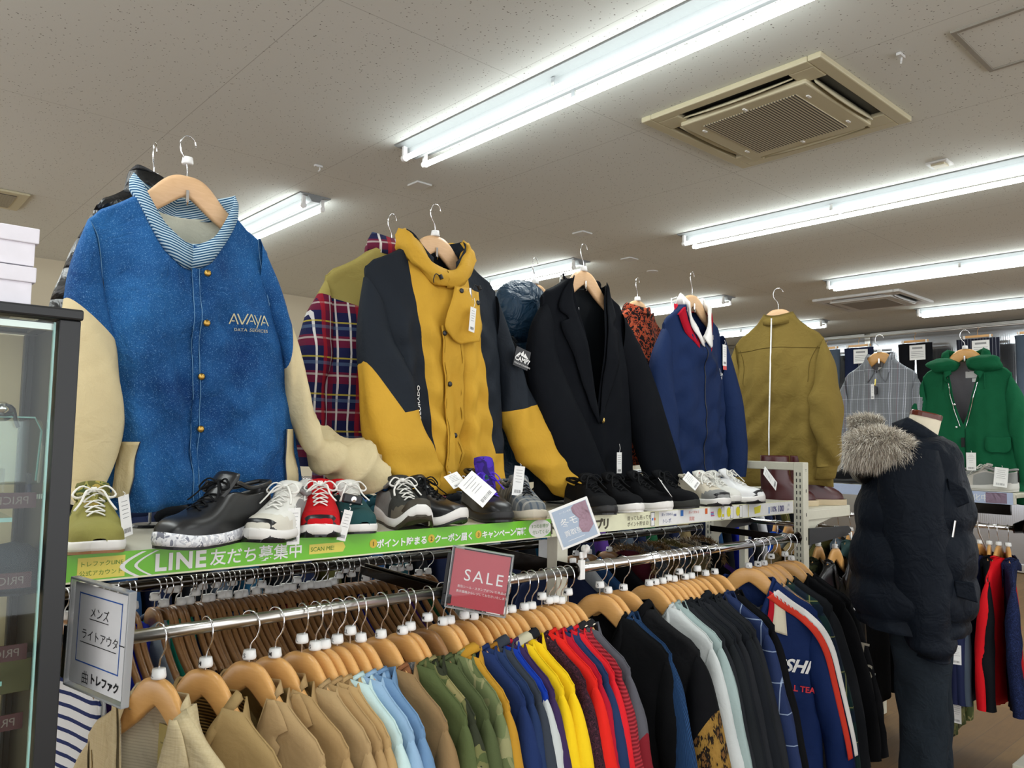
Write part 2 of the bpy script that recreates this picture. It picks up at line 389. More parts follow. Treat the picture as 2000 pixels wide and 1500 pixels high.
# ---------------------------------------------------------------- cassette air conditioners
t = NT('ivory_plastic'); t.base(srgb('c9c1a2'), 0.45); M['ivory'] = t.m
t = NT('grille_mesh'); f = t.math('LESS_THAN', t.math('FRACT', t.math('MULTIPLY', t.sep()[1], 1 / 0.0155)), 0.5)
t.base(t.mix(f, srgb('c9c1a8'), srgb('4a443b')), 0.6); t.bump(f, -0.6, 0.004); M['grille'] = t.m
M['grille2'] = plain('grille_grey', '9a958c', 0.6); M['acwhite'] = plain('air_conditioner_white', 'd8d8d6', 0.45)
def cassette(cxx, cyy, label, pm, gm):
    a = thing('ceiling_air_conditioner', label, 'air conditioner', (cxx, cyy, CEIL), 0)
    mb = MB(); R0, R1 = 0.475, 0.335
    # rim panel built as a bevelled frame with four slots of real depth
    mb.box((0, R0 - .03, -.014), (2 * R0, .06, .028)); mb.box((0, -R0 + .03, -.014), (2 * R0, .06, .028))
    mb.box((R0 - .03, 0, -.014), (.06, 2 * R0 - .12, .028)); mb.box((-R0 + .03, 0, -.014), (.06, 2 * R0 - .12, .028))
    for sx_ in (-1, 1):
        for sy_ in (-1, 1): mb.box((sx_ * (R0 - .12), sy_ * (R0 - .12), -.016), (.12, .12, .024))
    mb.build('frame_panel', pm, a, bevel=0.006)
    mb = MB(); mb.box((0, 0, -.004), (2 * R0 - .1, 2 * R0 - .1, .004)); mb.build('duct_recess', M['blackmetal'], a)
    for k in range(4):
        mb = MB(); ang = k * pi / 2; Mx = Matrix.Rotation(ang, 4, 'Z')
        op = 0.62 if k in (0, 1) else 1.15
        rows_ = []
        for i in range(9):
            xx = -.29 + .58 * i / 8
            bow = .010 * (1 - (xx / .29) ** 2)
            rows_.append([Mx @ Vector((xx, R0 - .130 + .030 * s_ * cos(op), -.012 - (.030 * s_) * sin(op) - bow * s_)) for s_ in (0, .5, 1)])
        mb.grid(rows_); mb.build('louver', pm, a, smooth=True, solid=0.006)
    mb = MB(); mb.box((0, 0, -.032), (2 * R1, 2 * R1, .03)); mb.build('grille_frame', pm, a, bevel=0.008)
    mb = MB(); mb.box((0, 0, -.0485), (.52, .50, .005)); g = mb.build('intake_grille', gm, a)
    return a
ac = cassette(3.495, 1.96, 'yellowed ivory four-way ceiling air conditioner between the two nearest light rows', M['ivory'], M['grille'])
mb = MB()
for sx_, sy_ in [(-.2, -.28), (.2, -.28), (-.2, .28), (.2, .28), (-.28, 0), (.28, 0)]: mb.box((sx_, sy_, -.049), (.03, .012, .006))
mb.build('panel_clip', M['white_pl'], ac)
cassette(8.77, 3.74, 'white four-way ceiling air conditioner far off between light rows', M['acwhite'], M['grille2'])
# inspection hatch
h_ = thing('inspection_hatch', 'square ceiling inspection hatch with thin metal frame at the top right', 'hatch', (3.48, 0.83, CEIL))
mb = MB()
for s in (-1, 1): mb.box((s * .225, 0, -.005), (.018, .468, .01)); mb.box((0, s * .225, -.005), (.432, .018, .01))
mb.build('hatch_frame', plain('hatch_trim', '9c978c', 0.4), h_)
mb = MB(); mb.box((0, 0, -.002), (.43, .43, .004)); mb.build('hatch_door', M['ceiling'], h_)
v_ = thing('ceiling_vent', 'yellowed ceiling exhaust vent at the left edge above the shoeboxes', 'vent', (0.80, 6.44, CEIL))
mb = MB(); mb.box((0, 0, -.008), (.38, .5, .016)); mb.build('vent_frame', M['ivory'], v_, bevel=.006)
mb = MB(); mb.box((-.02, 0, -.018), (.28, .36, .006)); mb.build('vent_grille', M['grille'], v_)
for (x_, y_, l_, sq) in [(2.81, 4.09, 'flat square cover plate on the ceiling beyond the nearest light', 1), (4.41, 4.14, 'small square beige ceiling plate above the blazer hanger', 1), (5.34, 4.43, 'small square ceiling plate above the two-tone parka and blazer gap', 1),
                         (4.75, 1.63, 'square ceiling sensor with white face near the second light row', 2), (5.89, 4.6, 'round flush ceiling sprinkler plate far back', 0)]:
    p_ = thing('ceiling_plate', l_, 'ceiling plate', (x_, y_, CEIL)); mb = MB()
    if sq: mb.box((0, 0, -.006), (.115, .115, .012))
    else: mb.lathe([(0, -.008), (.05, -.008), (.055, 0)], 20)
    mb.build('plate', M['acwhite'], p_, bevel=.003)
    if sq == 2: mb = MB(); mb.box((0, 0, -.016), (.075, .075, .01)); mb.build('sensor_face', M['ivory'], p_, bevel=.004)
for (x_, y_, l_) in [(3.29, 1.27, 'torn white patch hanging from the ceiling near the hatch'), (2.16, 4.23, 'small metal ceiling hook beyond the jackets')]:
    mb = MB(); mb.box((0, 0, -.008), (.05, .018, .012)); mb.tube([(0.01, 0, -.01), (.012, .004, -.03), (.0, 0, -.04)], .004, 6); o = mb.build('ceiling_hook', M['acwhite'], None, loc=(x_, y_, CEIL)); tag(o, l_, 'hook')
# ================================================================ HANGERS
HTOP = [(0, 0), (.02, -.001), (.04, -.008), (.06, -.024), (.085, -.052), (.11, -.076), (.15, -.105), (.19, -.128), (.212, -.138)]
def zsh(x): return interp(HTOP, abs(x))
def _hanger_body():
    mb = MB(); N = 26; rows = []
    for i in range(-N, N + 1):
        x = .188 * i / N; a = abs(x); zt = zsh(x)
        zb = -.060 - max(0, a - .018) * .62 if a < .06 else None
        zb = interp([(0, -.050), (.012, -.056), (.03, -.069), (.06, -.093), (.09, -.113), (.13, -.137), (.188, -.163)], a)
        th = .0085 - .002 * (a / .2)
        if i in (-N, N): zt -= .004; zb += .006
        row = []
        for k, (yy, zz) in enumerate([(-th, .82), (-th * .55, 1), (th * .55, 1), (th, .82), (th, .12), (th * .55, 0), (-th * .55, 0), (-th, .12)]):
            row.append((x, yy, lerp(zb, zt, zz)))
        rows.append(row)
    mb.grid(rows, 0, cu=True)
    n = len(rows[0]); b = len(mb.v)
    mb.f.append(tuple(range(n))); mb.m.append(0); mb.f.append(tuple(range(b - n, b))[::-1]); mb.m.append(0)
    me = mb.build('hanger_body', M['wood'], smooth=True)
    md = me.data; bpy.data.objects.remove(me); return md
def _mesh(mb, name, mat, smooth=True):
    o = mb.build(name, mat, smooth=smooth); d = o.data; bpy.data.objects.remove(o); return d
HB = _hanger_body()
HBM = {}
def hb_mesh(w):
    if w not in HBM:
        d = HB.copy(); d.materials.clear(); d.materials.append(M[w]); HBM[w] = d
    return HBM[w]
mb = MB(); hk = spline([(0, 0, -.01), (0, 0, .018), (.004, 0, .036), (.017, 0, .052), (.0225, 0, .068), (.021, 0, .085), (.011, 0, .099), (-.004, 0, .1025), (-.017, 0, .096), (-.0225, 0, .083)], 26)
mb.tube(hk, .0017, 7); HOOK = _mesh(mb, 'hook', M['chrome'])
mb = MB(); mb.lathe([(0, .0), (.0130, .0), (.0140, .004), (.0118, .018), (0, .0185)], 16); CAP = _mesh(mb, 'size_cap', M['white_pl'])
mb = MB(); mb.box((0, -.0105, -.052), (.007, .004, .030)); mb.tube([(0, -.012, -.062), (0, -.016, -.068), (0, -.0125, -.074)], .002, 6); CLIP = _mesh(mb, 'metal_clip', M['chrome'], False)
LET = {}
def letter(ch):
    if ch not in LET:
        mb = MB(); vs, fs = text_polys(ch, .0125, bold=.0002, align='CENTER')
        def fn(x, y):
            a = x / .0135; return (.0141 * sin(a), -.0139 * cos(a) + .0, y + .0046)
        mb.add([fn(v[0], v[1]) for v in vs], fs); LET[ch] = _mesh(mb, 'size_letter', M['ink'], False)
    return LET[ch]
def hanger(loc, rz, wood='wood', cap='M', clip=False, label='wooden clothes hanger', group='wooden hangers', hookrot=0, roll=0, capz=0, name='wooden_hanger', letterf=True):
    h = thing(name, label, 'hanger', loc, rz, group)
    if roll: h.rotation_euler = (0, roll, rz)
    obj('hanger_body', hb_mesh(wood), h)
    k = obj('hook', HOOK, h, rz=hookrot)
    if cap:
        c = obj('size_cap', CAP, h, loc=(0, 0, capz), rz=hookrot * .3)
        if letterf: obj('size_letter', letter(cap), c)
    if clip: obj('metal_clip', CLIP, h)
    return h

# ================================================================ GARMENTS
def wave(seed, n=5, lo=2, hi=9):
    r = random.Random(seed); return [(r.uniform(lo, hi), r.uniform(0, 6.3), r.uniform(.4, 1), r.uniform(-1.5, 1.5)) for _ in range(n)]
class Garment:
    """a garment hanging from its hanger; local x across, -y front, z up, origin at the hanger's top"""
    def __init__(s, root, **k):
        s.root = root; s.W = k.get('W', .215); s.WH = k.get('WH', .25); s.L = k.get('L', .75); s.nw = k.get('nw', .08)
        s.nd = k.get('nd', .10); s.np = k.get('np', 2.0); s.T = k.get('T', .055); s.fold = k.get('fold', .010); s.seed = k.get('seed', 1)
        s.zback = k.get('zback', -.052); s.drop = k.get('drop', 0.0); s.wv = wave(s.seed, 6, 1.5, 6.5); s.wc = wave(s.seed + 99, 7, 3, 11)
        s.edge = k.get('edge'); s.nx = k.get('nx', 0.0); s.flare = k.get('flare', 1.0); s.foldtop = k.get('foldtop', .25)
        s.zt0 = -.002; s.openx = k.get('openx', 0.0); s.belly = k.get('belly', 1.0); s.sh = k.get('sh', 0.0)
    def zs(s, x):
        a = abs(x) / s.W; z = zsh(abs(x) * .205 / s.W) + .007 - s.drop * a
        return z - .014 * sstep(a, .88, 1.0)
    def zfront(s, x):
        xx = x - s.nx
        if abs(xx) >= s.nw: return s.zs(x)
        zn = s.zs(s.nx + s.nw * (1 if xx > 0 else -1)); return zn - s.nd * (1 - (abs(xx) / s.nw) ** s.np)
    def zbackf(s, x):
        xx = x - s.nx
        if abs(xx) >= s.nw: return s.zs(x)
        zn = s.zs(s.nx + s.nw * (1 if xx > 0 else -1)); return zn - .018 * (1 - (abs(xx) / s.nw) ** 2)
    def halfw(s, z):
        f = clamp((-z - .15) / (s.L - .15)); return s.W + (s.WH - s.W) * (f ** s.flare)
    def shift(s, z): return s.sh * clamp((-z - .15) / (s.L - .15))
    def surf(s, x, z, side):
        """y of the front (side -1) or back (+1) cloth at x, z"""
        x = x - s.shift(z)
        zt = s.zfront(x) if side < 0 else s.zbackf(x)
        w = s.halfw(z); u = clamp(x / w, -1, 1); t = clamp((zt - z) / (zt + s.L))
        dd = clamp((s.zs(min(abs(x), s.W * .999)) - z) / .28)
        prof = max(0.0, 1 - abs(u) ** 3.2) ** .5
        th = (.0135 + (s.T - .0135) * sstep(dd)) * max(prof, .5 * (abs(u) < .999) * (1 - dd))
        # neck hollow
        nk = exp(-((x - s.nx) / (s.nw * 1.15)) ** 4) * .030 * exp(-max(0, (s.zs(s.nx + s.nw) - z)) / .10)
        v = clamp((-z - .10) / (s.L - .10)); fa = s.fold * (s.foldtop + (1 - s.foldtop) * v) * sstep(dd, .0, .8)
        fl = sum(a * (.45 * sin(k * (u + dr * v * .35) * pi + p) + .75 * (1 - 1.9 * abs(sin(.5 * (k * (u + dr * v * .35) * pi + p))))) for k, p, a, dr in s.wv) / 1.7
        cr = sum(a * sin(k * pi * (v * 1.5 + u * .5 * dr) + p + side) for k, p, a, dr in s.wc) / 5.0
        y = th + nk + fa * (fl + cr) * prof
        return side * max(y, .012 * min(1, prof * 1.6))
    def panel(s, side, nu, nv):
        rows = []
        for j in range(nv + 1):
            t = j / nv; row = []
            for i in range(nu + 1):
                u = -1 + 2 * i / nu; u = u * (1.5 - .5 * u * u) if True else u
                x0 = u * s.W; zt = s.zfront(x0) if side < 0 else s.zbackf(x0)
                tt = t ** 1.25; z = lerp(zt, -s.L - .012 * sin(3 * u + s.seed), tt); w = s.halfw(z)
                x = u * w + s.shift(z)
                if s.openx and side < 0: pass
                if j == 0 and abs(x0 - s.nx) > s.nw * 1.04: row.append(Vector((x, 0.0, z + .004)))
                else: row.append(Vector((x, s.surf(x, z, side), z)))
            rows.append(row)
        return rows
    def body(s, mats, lining=None, nu=36, nv=36, matfn=None, name='body', solid=.003):
        """mats: list; the lining follows them on the inside"""
        mb = MB(); mats = mats if isinstance(mats, list) else [mats]; n = len(mats)
        for side in (-1, 1):
            rows = s.panel(side, nu, nv)
            def mf(j, i, rows=rows, side=side):
                if not matfn: return 0
                p = (rows[j][i] + rows[j + 1][i + 1]) / 2; return matfn(p.x, p.z, side)
            mb.grid(rows, 0, matfn=mf, flip=(side < 0))
        lin = lining or mats[0]
        o = mb.build(name, mats + [lin] * n, s.root, smooth=True, solid=solid, soff=n)
        return o
    def sleeve(s, sd, outer, inner, mats, rd=(.012, .045, .05, .045), n=22, nc=18, yc=(0, 0, 0), amp=.006, matfn=None, name='sleeve', cuff=None, closed=False, rings=0.0):
        """sd -1 left / +1 right in x; outer / inner: (x,z) points from shoulder to wrist"""
        outer = [(sd * a, b) for a, b in outer]; inner = [(sd * a, b) for a, b in inner]
        O = spline(outer, n); I = spline(inner, n); rows = []; wv = wave(s.seed * 7 + (3 if sd > 0 else 5), 6, 1, 4); r_ = random.Random(s.seed + sd)
        D = spline([(a,) for a in rd], n); Y = spline([(a,) for a in yc], n)
        for j in range(n + 1):
            t = j / n; c = ((O[j][0] + I[j][0]) / 2, (O[j][1] + I[j][1]) / 2); h = ((O[j][0] - I[j][0]) / 2, (O[j][1] - I[j][1]) / 2); row = []
            hl = sqrt(h[0] ** 2 + h[1] ** 2)
            for i in range(nc):
                a = 2 * pi * i / nc; ca, sa = cos(a), sin(a)
                f = sum(q * sin(k * a + p + dr * 9 * t + k * 4 * t) for k, p, q, dr in wv) / 3 * amp * sstep(t, 0.05, .4)
                if rings: f += rings * (1 - 1.6 * abs(sin(t * 26 + 1.2 * sa + s.seed))) * sstep(t, .5, .66)
                sq = 1.0
                x = c[0] + h[0] * ca * (1 + f / max(hl, .02)); z = c[1] + h[1] * ca * (1 + f / max(hl, .02))
                y = Y[j][0] + (D[j][0] + f) * (abs(sa) ** .8) * (1 if sa > 0 else -1)
                row.append(Vector((x, y, z)))
            rows.append(row)
        mb = MB(); mats = mats if isinstance(mats, list) else [mats]
        mb.grid(rows, 0, cu=True, matfn=(lambda j, i: matfn(j / n, i / nc)) if matfn else None, flip=sd > 0)
        if closed:
            b = len(mb.v) - nc; cc = sum((Vector(v) for v in mb.v[b:]), Vector()) / nc; mb.v.append(tuple(cc)); q = len(mb.v) - 1
            for i in range(nc): mb.f.append((b + i, b + (i + 1) % nc, q)); mb.m.append(0)
        o = mb.build(name, mats, s.root, smooth=True)
        if cuff:
            cm, clen, shrink = cuff; mb = MB(); last = rows[-1]; c = sum(last, Vector()) / nc; prv = sum(rows[-3], Vector()) / nc; d = (c - prv).normalized()
            rr = []
            for q, sc in ((-.15, shrink * 1.02), (.05, shrink), (.9, shrink * .96), (1, shrink * .9)): rr.append([c + (p - c) * sc + d * (clen * q) for p in last])
            mb.grid(rr, 0, cu=True, flip=sd > 0); mb.build('cuff', cm, o, smooth=True, solid=.003)
        return o
    def loop(s, n=40, front=True, lo=-1, hi=1):
        """neck line points: lo..hi, 0 = centre back, +-1 = centre front"""
        out = []
        for k in range(n + 1):
            q = lerp(lo, hi, k / n); a = abs(q); sg = 1 if q > 0 else -1
            if a < .4:
                x = s.nx + sg * s.nw * sin(a / .4 * pi / 2) ; z = s.zbackf(x); y = s.surf(x, z, 1)
                y *= cos(a / .4 * pi / 2) * .999
            else:
                f = (a - .4) / .6; x = s.nx + sg * s.nw * cos(f * pi / 2) if s.np > 1.5 else s.nx + sg * s.nw * (1 - f)
                z = s.zfront(x); y = s.surf(x, z, -1) * sstep(f, 0, .35)
            out.append(Vector((x, y, z)))
        return out
    def stand(s, mat, h=.045, lo=-1, hi=1, lean=.008, thick=.003, name='collar', n=40, hf=None, out=.0, mats=None):
        L = s.loop(n, lo=lo, hi=hi); rows = []
        for q in (0, .35, .7, 1):
            row = []
            for k, p in enumerate(L):
                c = Vector((s.nx, 0, p.z)); d = (p - c); d.z = 0; d = d.normalized() if d.length > 1e-4 else Vector((0, -1, 0))
                a = abs(lerp(lo, hi, k / n)); hh = h if hf is None else lerp(h, hf, sstep(a, .4, 1))
                if hi < .6: hh *= 1 - .92 * (a / hi) ** 5
                # rises straight at the back, lies along the front slope at the front
                row.append(p + Vector((0, 0, hh * q)) - d * (lean * q) + d * out * sin(q * pi) + d * .002 - Vector((0, 0, .006)))
            rows.append(row)
        mb = MB(); mb.grid(rows, 0, matfn=(lambda j, i: 0 if j < 1.5 else 1) if mats else None)
        return mb.build(name, mats or mat, s.root, smooth=True, solid=thick)
    def fall(s, mat, wid=.055, lo=-.97, hi=.97, point=.03, rise=.03, name='collar', n=44, spread=.6, thick=.003, yoff=.006):
        """turned-down shirt collar"""
        L = s.loop(n, lo=lo, hi=hi); rows = [[], [], [], []]
        for k, p in enumerate(L):
            qq = lerp(lo, hi, k / n); a = abs(qq); sg = 1 if qq > 0 else -1
            d = Vector((p.x - s.nx, p.y * 1.2, 0)); d = d.normalized() if d.length > 1e-4 else Vector((0, -1, 0))
            r_ = rise * (1 - .45 * sstep(a, .4, 1)); top = p + Vector((0, 0, r_)) - d * .004
            w_ = wid + point * sstep(a, .75, 1); down = Vector((sg * spread * sstep(a, .35, .9), 0, -1)).normalized()
            o1 = top + d * .010 + Vector((0, 0, -.004))
            def out(f):
                q = top + down * (w_ * f)
                if a > .4:
                    y = s.surf(clamp(q.x, -s.W, s.W), q.z, -1) - yoff - .003
                    q = Vector((q.x, min(y, top.y - .004) if a > .5 else lerp(top.y + d.y * .012, y, sstep(a, .4, .55)), q.z))
                else: q = Vector((q.x + d.x * .016, q.y + d.y * .016, q.z))
                return q
            rows[0].append(p - d * .001 - Vector((0, 0, .004))); rows[1].append(top); rows[2].append(out(.5)); rows[3].append(out(1))
        mb = MB(); mb.grid(rows); return mb.build(name, mat, s.root, smooth=True, solid=thick)
    def decal_fn(s, x0, z0, off=.003, ang=0, side=-1, sc=1.0):
        ca, sa = cos(ang), sin(ang)
        def fn(a, b):
            x = x0 + (a * ca - b * sa) * sc; z = z0 + (a * sa + b * ca) * sc
            return (x, s.surf(x, z, side) + side * off, z)
        return fn
    def patch(s, poly, mat, name, off=.0035, side=-1, nseg=6, parent=None, thick=.002):
        """cloth patch between a left and a right edge curve: poly=[(xl,zl,xr,zr)...] from the top down"""
        P = spline(poly, max(6, 4 * len(poly))); rows = []
        for (xl, zl, xr, zr) in P:
            rows.append([Vector((lerp(xl, xr, i / nseg), s.surf(lerp(xl, xr, i / nseg), lerp(zl, zr, i / nseg), side) + side * off, lerp(zl, zr, i / nseg))) for i in range(nseg + 1)])
        mb = MB(); mb.grid(rows, flip=side > 0); return mb.build(name, mat, parent or s.root, smooth=True, solid=thick)
    def line(s, pts, mat, name='seam', r=.0012, off=.0015, side=-1, n=30, parent=None):
        P = spline(pts, n); mb = MB(); mb.tube([(x, s.surf(x, z, side) + side * off, z) for x, z in P], r, 5); return mb.build(name, mat, parent or s.root, smooth=True)
    def button(s, x, z, mat, r=.007, name='button', off=.004, thick=.003):
        y = s.surf(x, z, -1) - off; mb = MB(); mb.lathe([(0, thick), (r * .7, thick), (r, thick * .4), (r, 0), (0, 0)], 14, 0, Matrix.Translation((x, y, z)) @ Matrix.Rotation(pi / 2, 4, 'X'))
        return mb.build(name, mat, s.root, smooth=True)
M['tagink'] = plain('pale_print', '8a8a8c', .6)
def price_tag(loc, rz, w_=.035, h=.075, tilt=0, roll=0, label='white price tag with black barcode print', security=True, cord=.03, group='hanging price tags', red=False, parent=None):
    t_ = thing('price_tag', label, 'price tag', loc, rz, group) if parent is None else None
    if parent is None: t_.rotation_euler = (tilt, roll, rz)
    root = t_
    mb = MB(); mb.box((0, 0, -cord - h / 2), (w_, .0008, h)); mb.build('card', M['paper'], root)
    mb = MB(); r_ = random.Random(int(abs(loc[0] * 1000)) + 3)
    for k in range(5):
        ww = w_ * r_.uniform(.4, .75); mb.box((0, -.0008, -cord - h * (.14 + .10 * k)), (ww, .0004, h * .012))
    for k in range(11): mb.box((-w_ * .3 + w_ * .06 * k, -.0008, -cord - h * .86), (w_ * r_.choice([.015, .03]), .0004, h * .11))
    p = mb.build('printed_lines', M['tagink'], root)
    mb = MB(); mb.tube([(0, 0, -cord - .004), (.003, -.002, -cord * .5), (0, 0, 0)], .0008, 5); mb.build('string', M['white_pl'], root)
    if red: mb = MB(); mb.box((w_ * .12, .001, -cord - h * 1.08), (w_ * .9, .0006, h * .2)); mb.build('red_sticker', plain('tag_red', 'd8504c', .5), root)
    return root
# ================================================================ GONDOLA (double-sided display rack)
D = 1.62            # front plane of the shelf edge
POST_X = [0.12, 1.66, 3.125]
SHZ = CAMZ - 0.140 * D          # shelf top
BAR_Y, BAR_Z = 1.56, CAMZ - 0.2375 * 1.56
BZ = {'A': CAMZ - .2425 * 1.56, 'B': CAMZ - .2385 * 1.56, 'C': CAMZ - .2350 * 1.56}
g = thing('display_gondola', 'cream steel double-sided display rack with slotted uprights and a top shelf', 'display rack', (1.6, 1.85, 0))
gx, gy = 1.6, 1.85
def gp(x, y, z): return (x - gx, y - gy, z)
for i, x in enumerate(POST_X):
    for y in (1.645, 2.085):
        mb = MB(); top = 1.55 - 0.045 * 1.62 if i == 2 else SHZ - .03
        mb.box(gp(x, y, top / 2), (.045, .045, top)); up = mb.build('upright', M['cream_metal'], g, bevel=.003)
        if i == 2:
            mb = MB()
            for k in range(46):
                zz = top - .05 - k * .026
                for dx in (-.008, .008): mb.box(gp(x + dx - .0015, y - .0228, zz), (.0045, .001, .015)) if False else mb.box(gp(x - .0228, y + dx, zz), (.001, .0045, .015))
            sl = mb.build('slot_row', M['slot'], up); 
            mb = MB()
            for k in range(3): mb.box(gp(x + .004 * (k - 1), y - .0228, top - .03 - .006 * (k % 2)), (.003, .001, .003))
            for k in range(3): mb.box(gp(x, y - .0228, top - .12 - .1 * k), (.005, .001, .014))
            mb.build('bolt_hole', M['slot'], up)
    mb = MB(); mb.box(gp(x, 1.865, .05), (.05, .48, .08)); mb.build('foot_rail', M['cream_metal'], g, bevel=.004)
mb = MB(); tz = 1.55 - 0.045 * 1.62; mb.box(gp(3.125, 1.865, tz - .018), (.04, .395, .034)); mb.build('top_crossbar', M['cream_metal'], g, bevel=.003)
for a, b in ((POST_X[0] - .04, 1.635), (1.64, 2.99)):
    mb = MB(); mb.box(gp((a + b) / 2, 1.85, SHZ - .012), (b - a - .004, .45, .02)); mb.box(gp((a + b) / 2, D + .012, SHZ - .03), (b - a - .004, .012, .05)); mb.box(gp((a + b) / 2, 2.07, SHZ - .03), (b - a - .004, .012, .05))
    mb.build('shelf_board', M['cream_metal'], g, bevel=.002)
mb = MB(); ez = CAMZ - .18 * 1.62 + .02
mb.box(gp(3.37, 1.87, ez - .012), (.44, .44, .022)); mb.box(gp(3.37, 1.655, ez - .03), (.44, .012, .04)); mb.box(gp(3.37, 2.085, ez - .03), (.44, .012, .04)); mb.box(gp(3.585, 1.87, ez - .03), (.012, .44, .04)); mb.build('end_shelf', M['cream_metal'], g, bevel=.002)
for y in (1.665, 2.075):
    mb = MB(); mb.prism([(3.15 - gx, ez - .03), (3.48 - gx, ez - .03), (3.48 - gx, ez - .045), (3.30 - gx, ez - .075), (3.2 - gx, ez - .13), (3.15 - gx, ez - .17)], y - gy - .003, y - gy + .003); mb.build('shelf_bracket', M['cream_metal'], g)
# hang rails
def rail(name, p0, p1, r, mat, label, par=None):
    mb = MB(); p0, p1 = Vector(p0), Vector(p1); mb.tube([p0, p1], r, 14); return mb.build(name, mat, par, smooth=True)
def arm(name, x, y0, y1, z, mat, par, h=.035, taper=.03):
    """side arm running from the upright forward to the rail end"""
    mb = MB(); n = 8; poly = [(y0, z + h * .9), (y1 + .02, z + h * .55)]
    for k in range(7): a = pi / 2 + .2 + k * (pi - .4) / 6; poly.append((y1 + .0 + .024 * cos(a), z + .024 * sin(a)))
    poly += [(y1 + .02, z - .022), (y0, z - h * 1.1)]
    mb.prism([(a, b) for a, b in poly], x - .003, x + .003, axis='x'); return mb.build(name, mat, par, bevel=.001)
t = NT('plated_arm'); t.base(srgb('2b2724'), .12, .9); M['arm'] = t.m
for (x0, x1, nm, mt, rr, lb) in [(0.345, 1.175, 'hanging_rail', 'steel', .0125, 'brushed steel front clothes rail holding the beige jackets, at the left bay'), (1.20, 1.635, 'hanging_rail', 'steel', .0125, 'short chrome front clothes rail behind the SALE sign'), (1.66, 2.915, 'hanging_rail', 'chrome', .0150, 'long chrome front clothes rail in the right bay with dark jackets')]:
    hr = thing(nm, lb, 'clothes rail', (x0, BAR_Y, BZ['A'] if x0 < 1 else (BZ['B'] if x0 < 1.5 else BZ['C']))); o = rail('rail_tube', (0, 0, 0), (x1 - x0, 0, 0), rr, M[mt], '', hr)
    for xx, yend in ((-.006, 2.06), (x1 - x0 + .006, 2.06)):
        if x0 > 1.65 and xx < 0: continue
        arm('rail_arm', xx, .50 if 1.19 < x0 < 1.3 and xx > 0 else .40, 0, 0, M['arm'], hr, h=.035 if 1.19 < x0 < 1.3 and xx > 0 else .012)
    mb = MB(); mb.lathe([(0, .004), (rr * .5, .004), (rr * .6, 0)], 12, 0, Matrix.Translation((x1 - x0 + .009, 0, 0)) @ Matrix.Rotation(pi / 2, 4, 'Y')); mb.build('end_screw', M['chrome'], hr)
RBY, RBZ = 2.12, CAMZ - .183 * 2.12
for (x0, x1, lb) in [(0.16, 1.62, 'black chrome rear clothes rail under the green sign, crowded with hooks'), (1.67, 3.09, 'black chrome rear clothes rail under the cream sign')]:
    hr = thing('hanging_rail', lb, 'clothes rail', (x0, RBY, RBZ)); rail('rail_tube', (0, 0, 0), (x1 - x0, 0, 0), .015, M['darksteel'], '', hr)
er = thing('hanging_rail', 'chrome end rail with black arms on the far end of the display rack', 'clothes rail', (3.50, 1.87, 1.17))
rail('rail_tube', (0, -.24, 0), (0, .24, 0), .012, M['chrome'], '', er)
for s in (-1, 1): mb = MB(); mb.prism([(-.36, .03), (.0, .02), (.03, 0), (.01, -.022), (-.36, -.04)], s * .25 - .004, s * .25 + .004); mb.build('rail_arm', M['blackmetal'], er, bevel=.001)
mr = MB(); mr.box((2.97, 2.02, 1.28), (.30, .008, .035)); mr = mr.build('cross_brace', M['chrome'], None); tag(mr, 'mirror-polished cross brace between the far uprights under the cream sign', 'brace')

# ================================================================ DISPLAY GARMENTS on top of the rack
def rod_stand(x, y, z0, z1, label, dx=0):
    s_ = thing('display_stand', label, 'display stand', (x, y, z0)); mb = MB(); mb.tube([(0, 0, 0), (0, 0, z1 - z0)], .0035, 8); mb.tube([(0, 0, z1 - z0 - .005), (0, -.03, z1 - z0)], .003, 6); mb.build('rod', M['white_pl'], s_, smooth=True)
    mb = MB(); mb.lathe([(0, .006), (.04, .005), (.045, 0)], 20); mb.build('base_plate', M['blackmetal'], s_); return s_
JY = 1.93
def plane_fn(ax, yaw=0, X=None, Y=None):
    """pixel -> local (x, z) of a garment whose origin is ax"""
    def f(px, py):
        p = at(px, py, X=X, Y=Y) - ax
        return (p.x, p.z) if Y is not None else ((-p.y if yaw < 0 else p.y), p.z)
    return f
def sd(f, pts, s): return [(s * f(*p)[0], f(*p)[1]) for p in pts]
def strip_seam(G, pts, mat, **k): return G.line(pts, mat, **k)

# ---- 1 varsity denim jacket
t = NT('blue_denim'); fl = t.noise(420, 2, .7); f2 = t.ramp(t.noise(4.5, 4, .6), [(.3, (0, 0, 0, 1)), (.7, (1, 1, 1, 1))])
c = t.mix(f2, srgb('0c3569'), srgb('2a68a4')); c = t.mix(t.math('MULTIPLY', t.math('GREATER_THAN', fl, .62), .45), c, srgb('7fb0dc')); c = t.mix(t.math('MULTIPLY', t.math('LESS_THAN', fl, .40), .35), c, srgb('0a3266'))
t.base(c, .85, 0, .2); t.bump(t.math('ADD', t.math('MULTIPLY', t.noise(700, 1), .15), t.math('MULTIPLY', t.noise(9, 4, .6, dist=.8), 3.0)), .6, .012); M['denim'] = t.m
M['denim_seam'] = cloth('6f9cc4', .9, 700); M['cream_denim'] = cloth('d9c9a0', .9, 500, .4, 1.2); M['lining_grid'] = cloth('c9cbbb', .9, 300, .5)
A1 = at(365, 345, Y=JY); f1 = plane_fn(A1, Y=JY)
hanger(A1, 0, 'wood_pale', 'M', True, 'pale wooden hanger with tall chrome hook holding the denim varsity jacket', hookrot=radians(200), capz=.030, letterf=False)
mb = MB(); mb.lathe([(0, 0), (.013, 0), (.014, .01), (.011, .03), (0, .034)], 12); 
root = thing('denim_varsity_jacket', 'blue denim varsity jacket with cream sleeves and embroidered lettering, above the sneakers', 'jacket', A1)
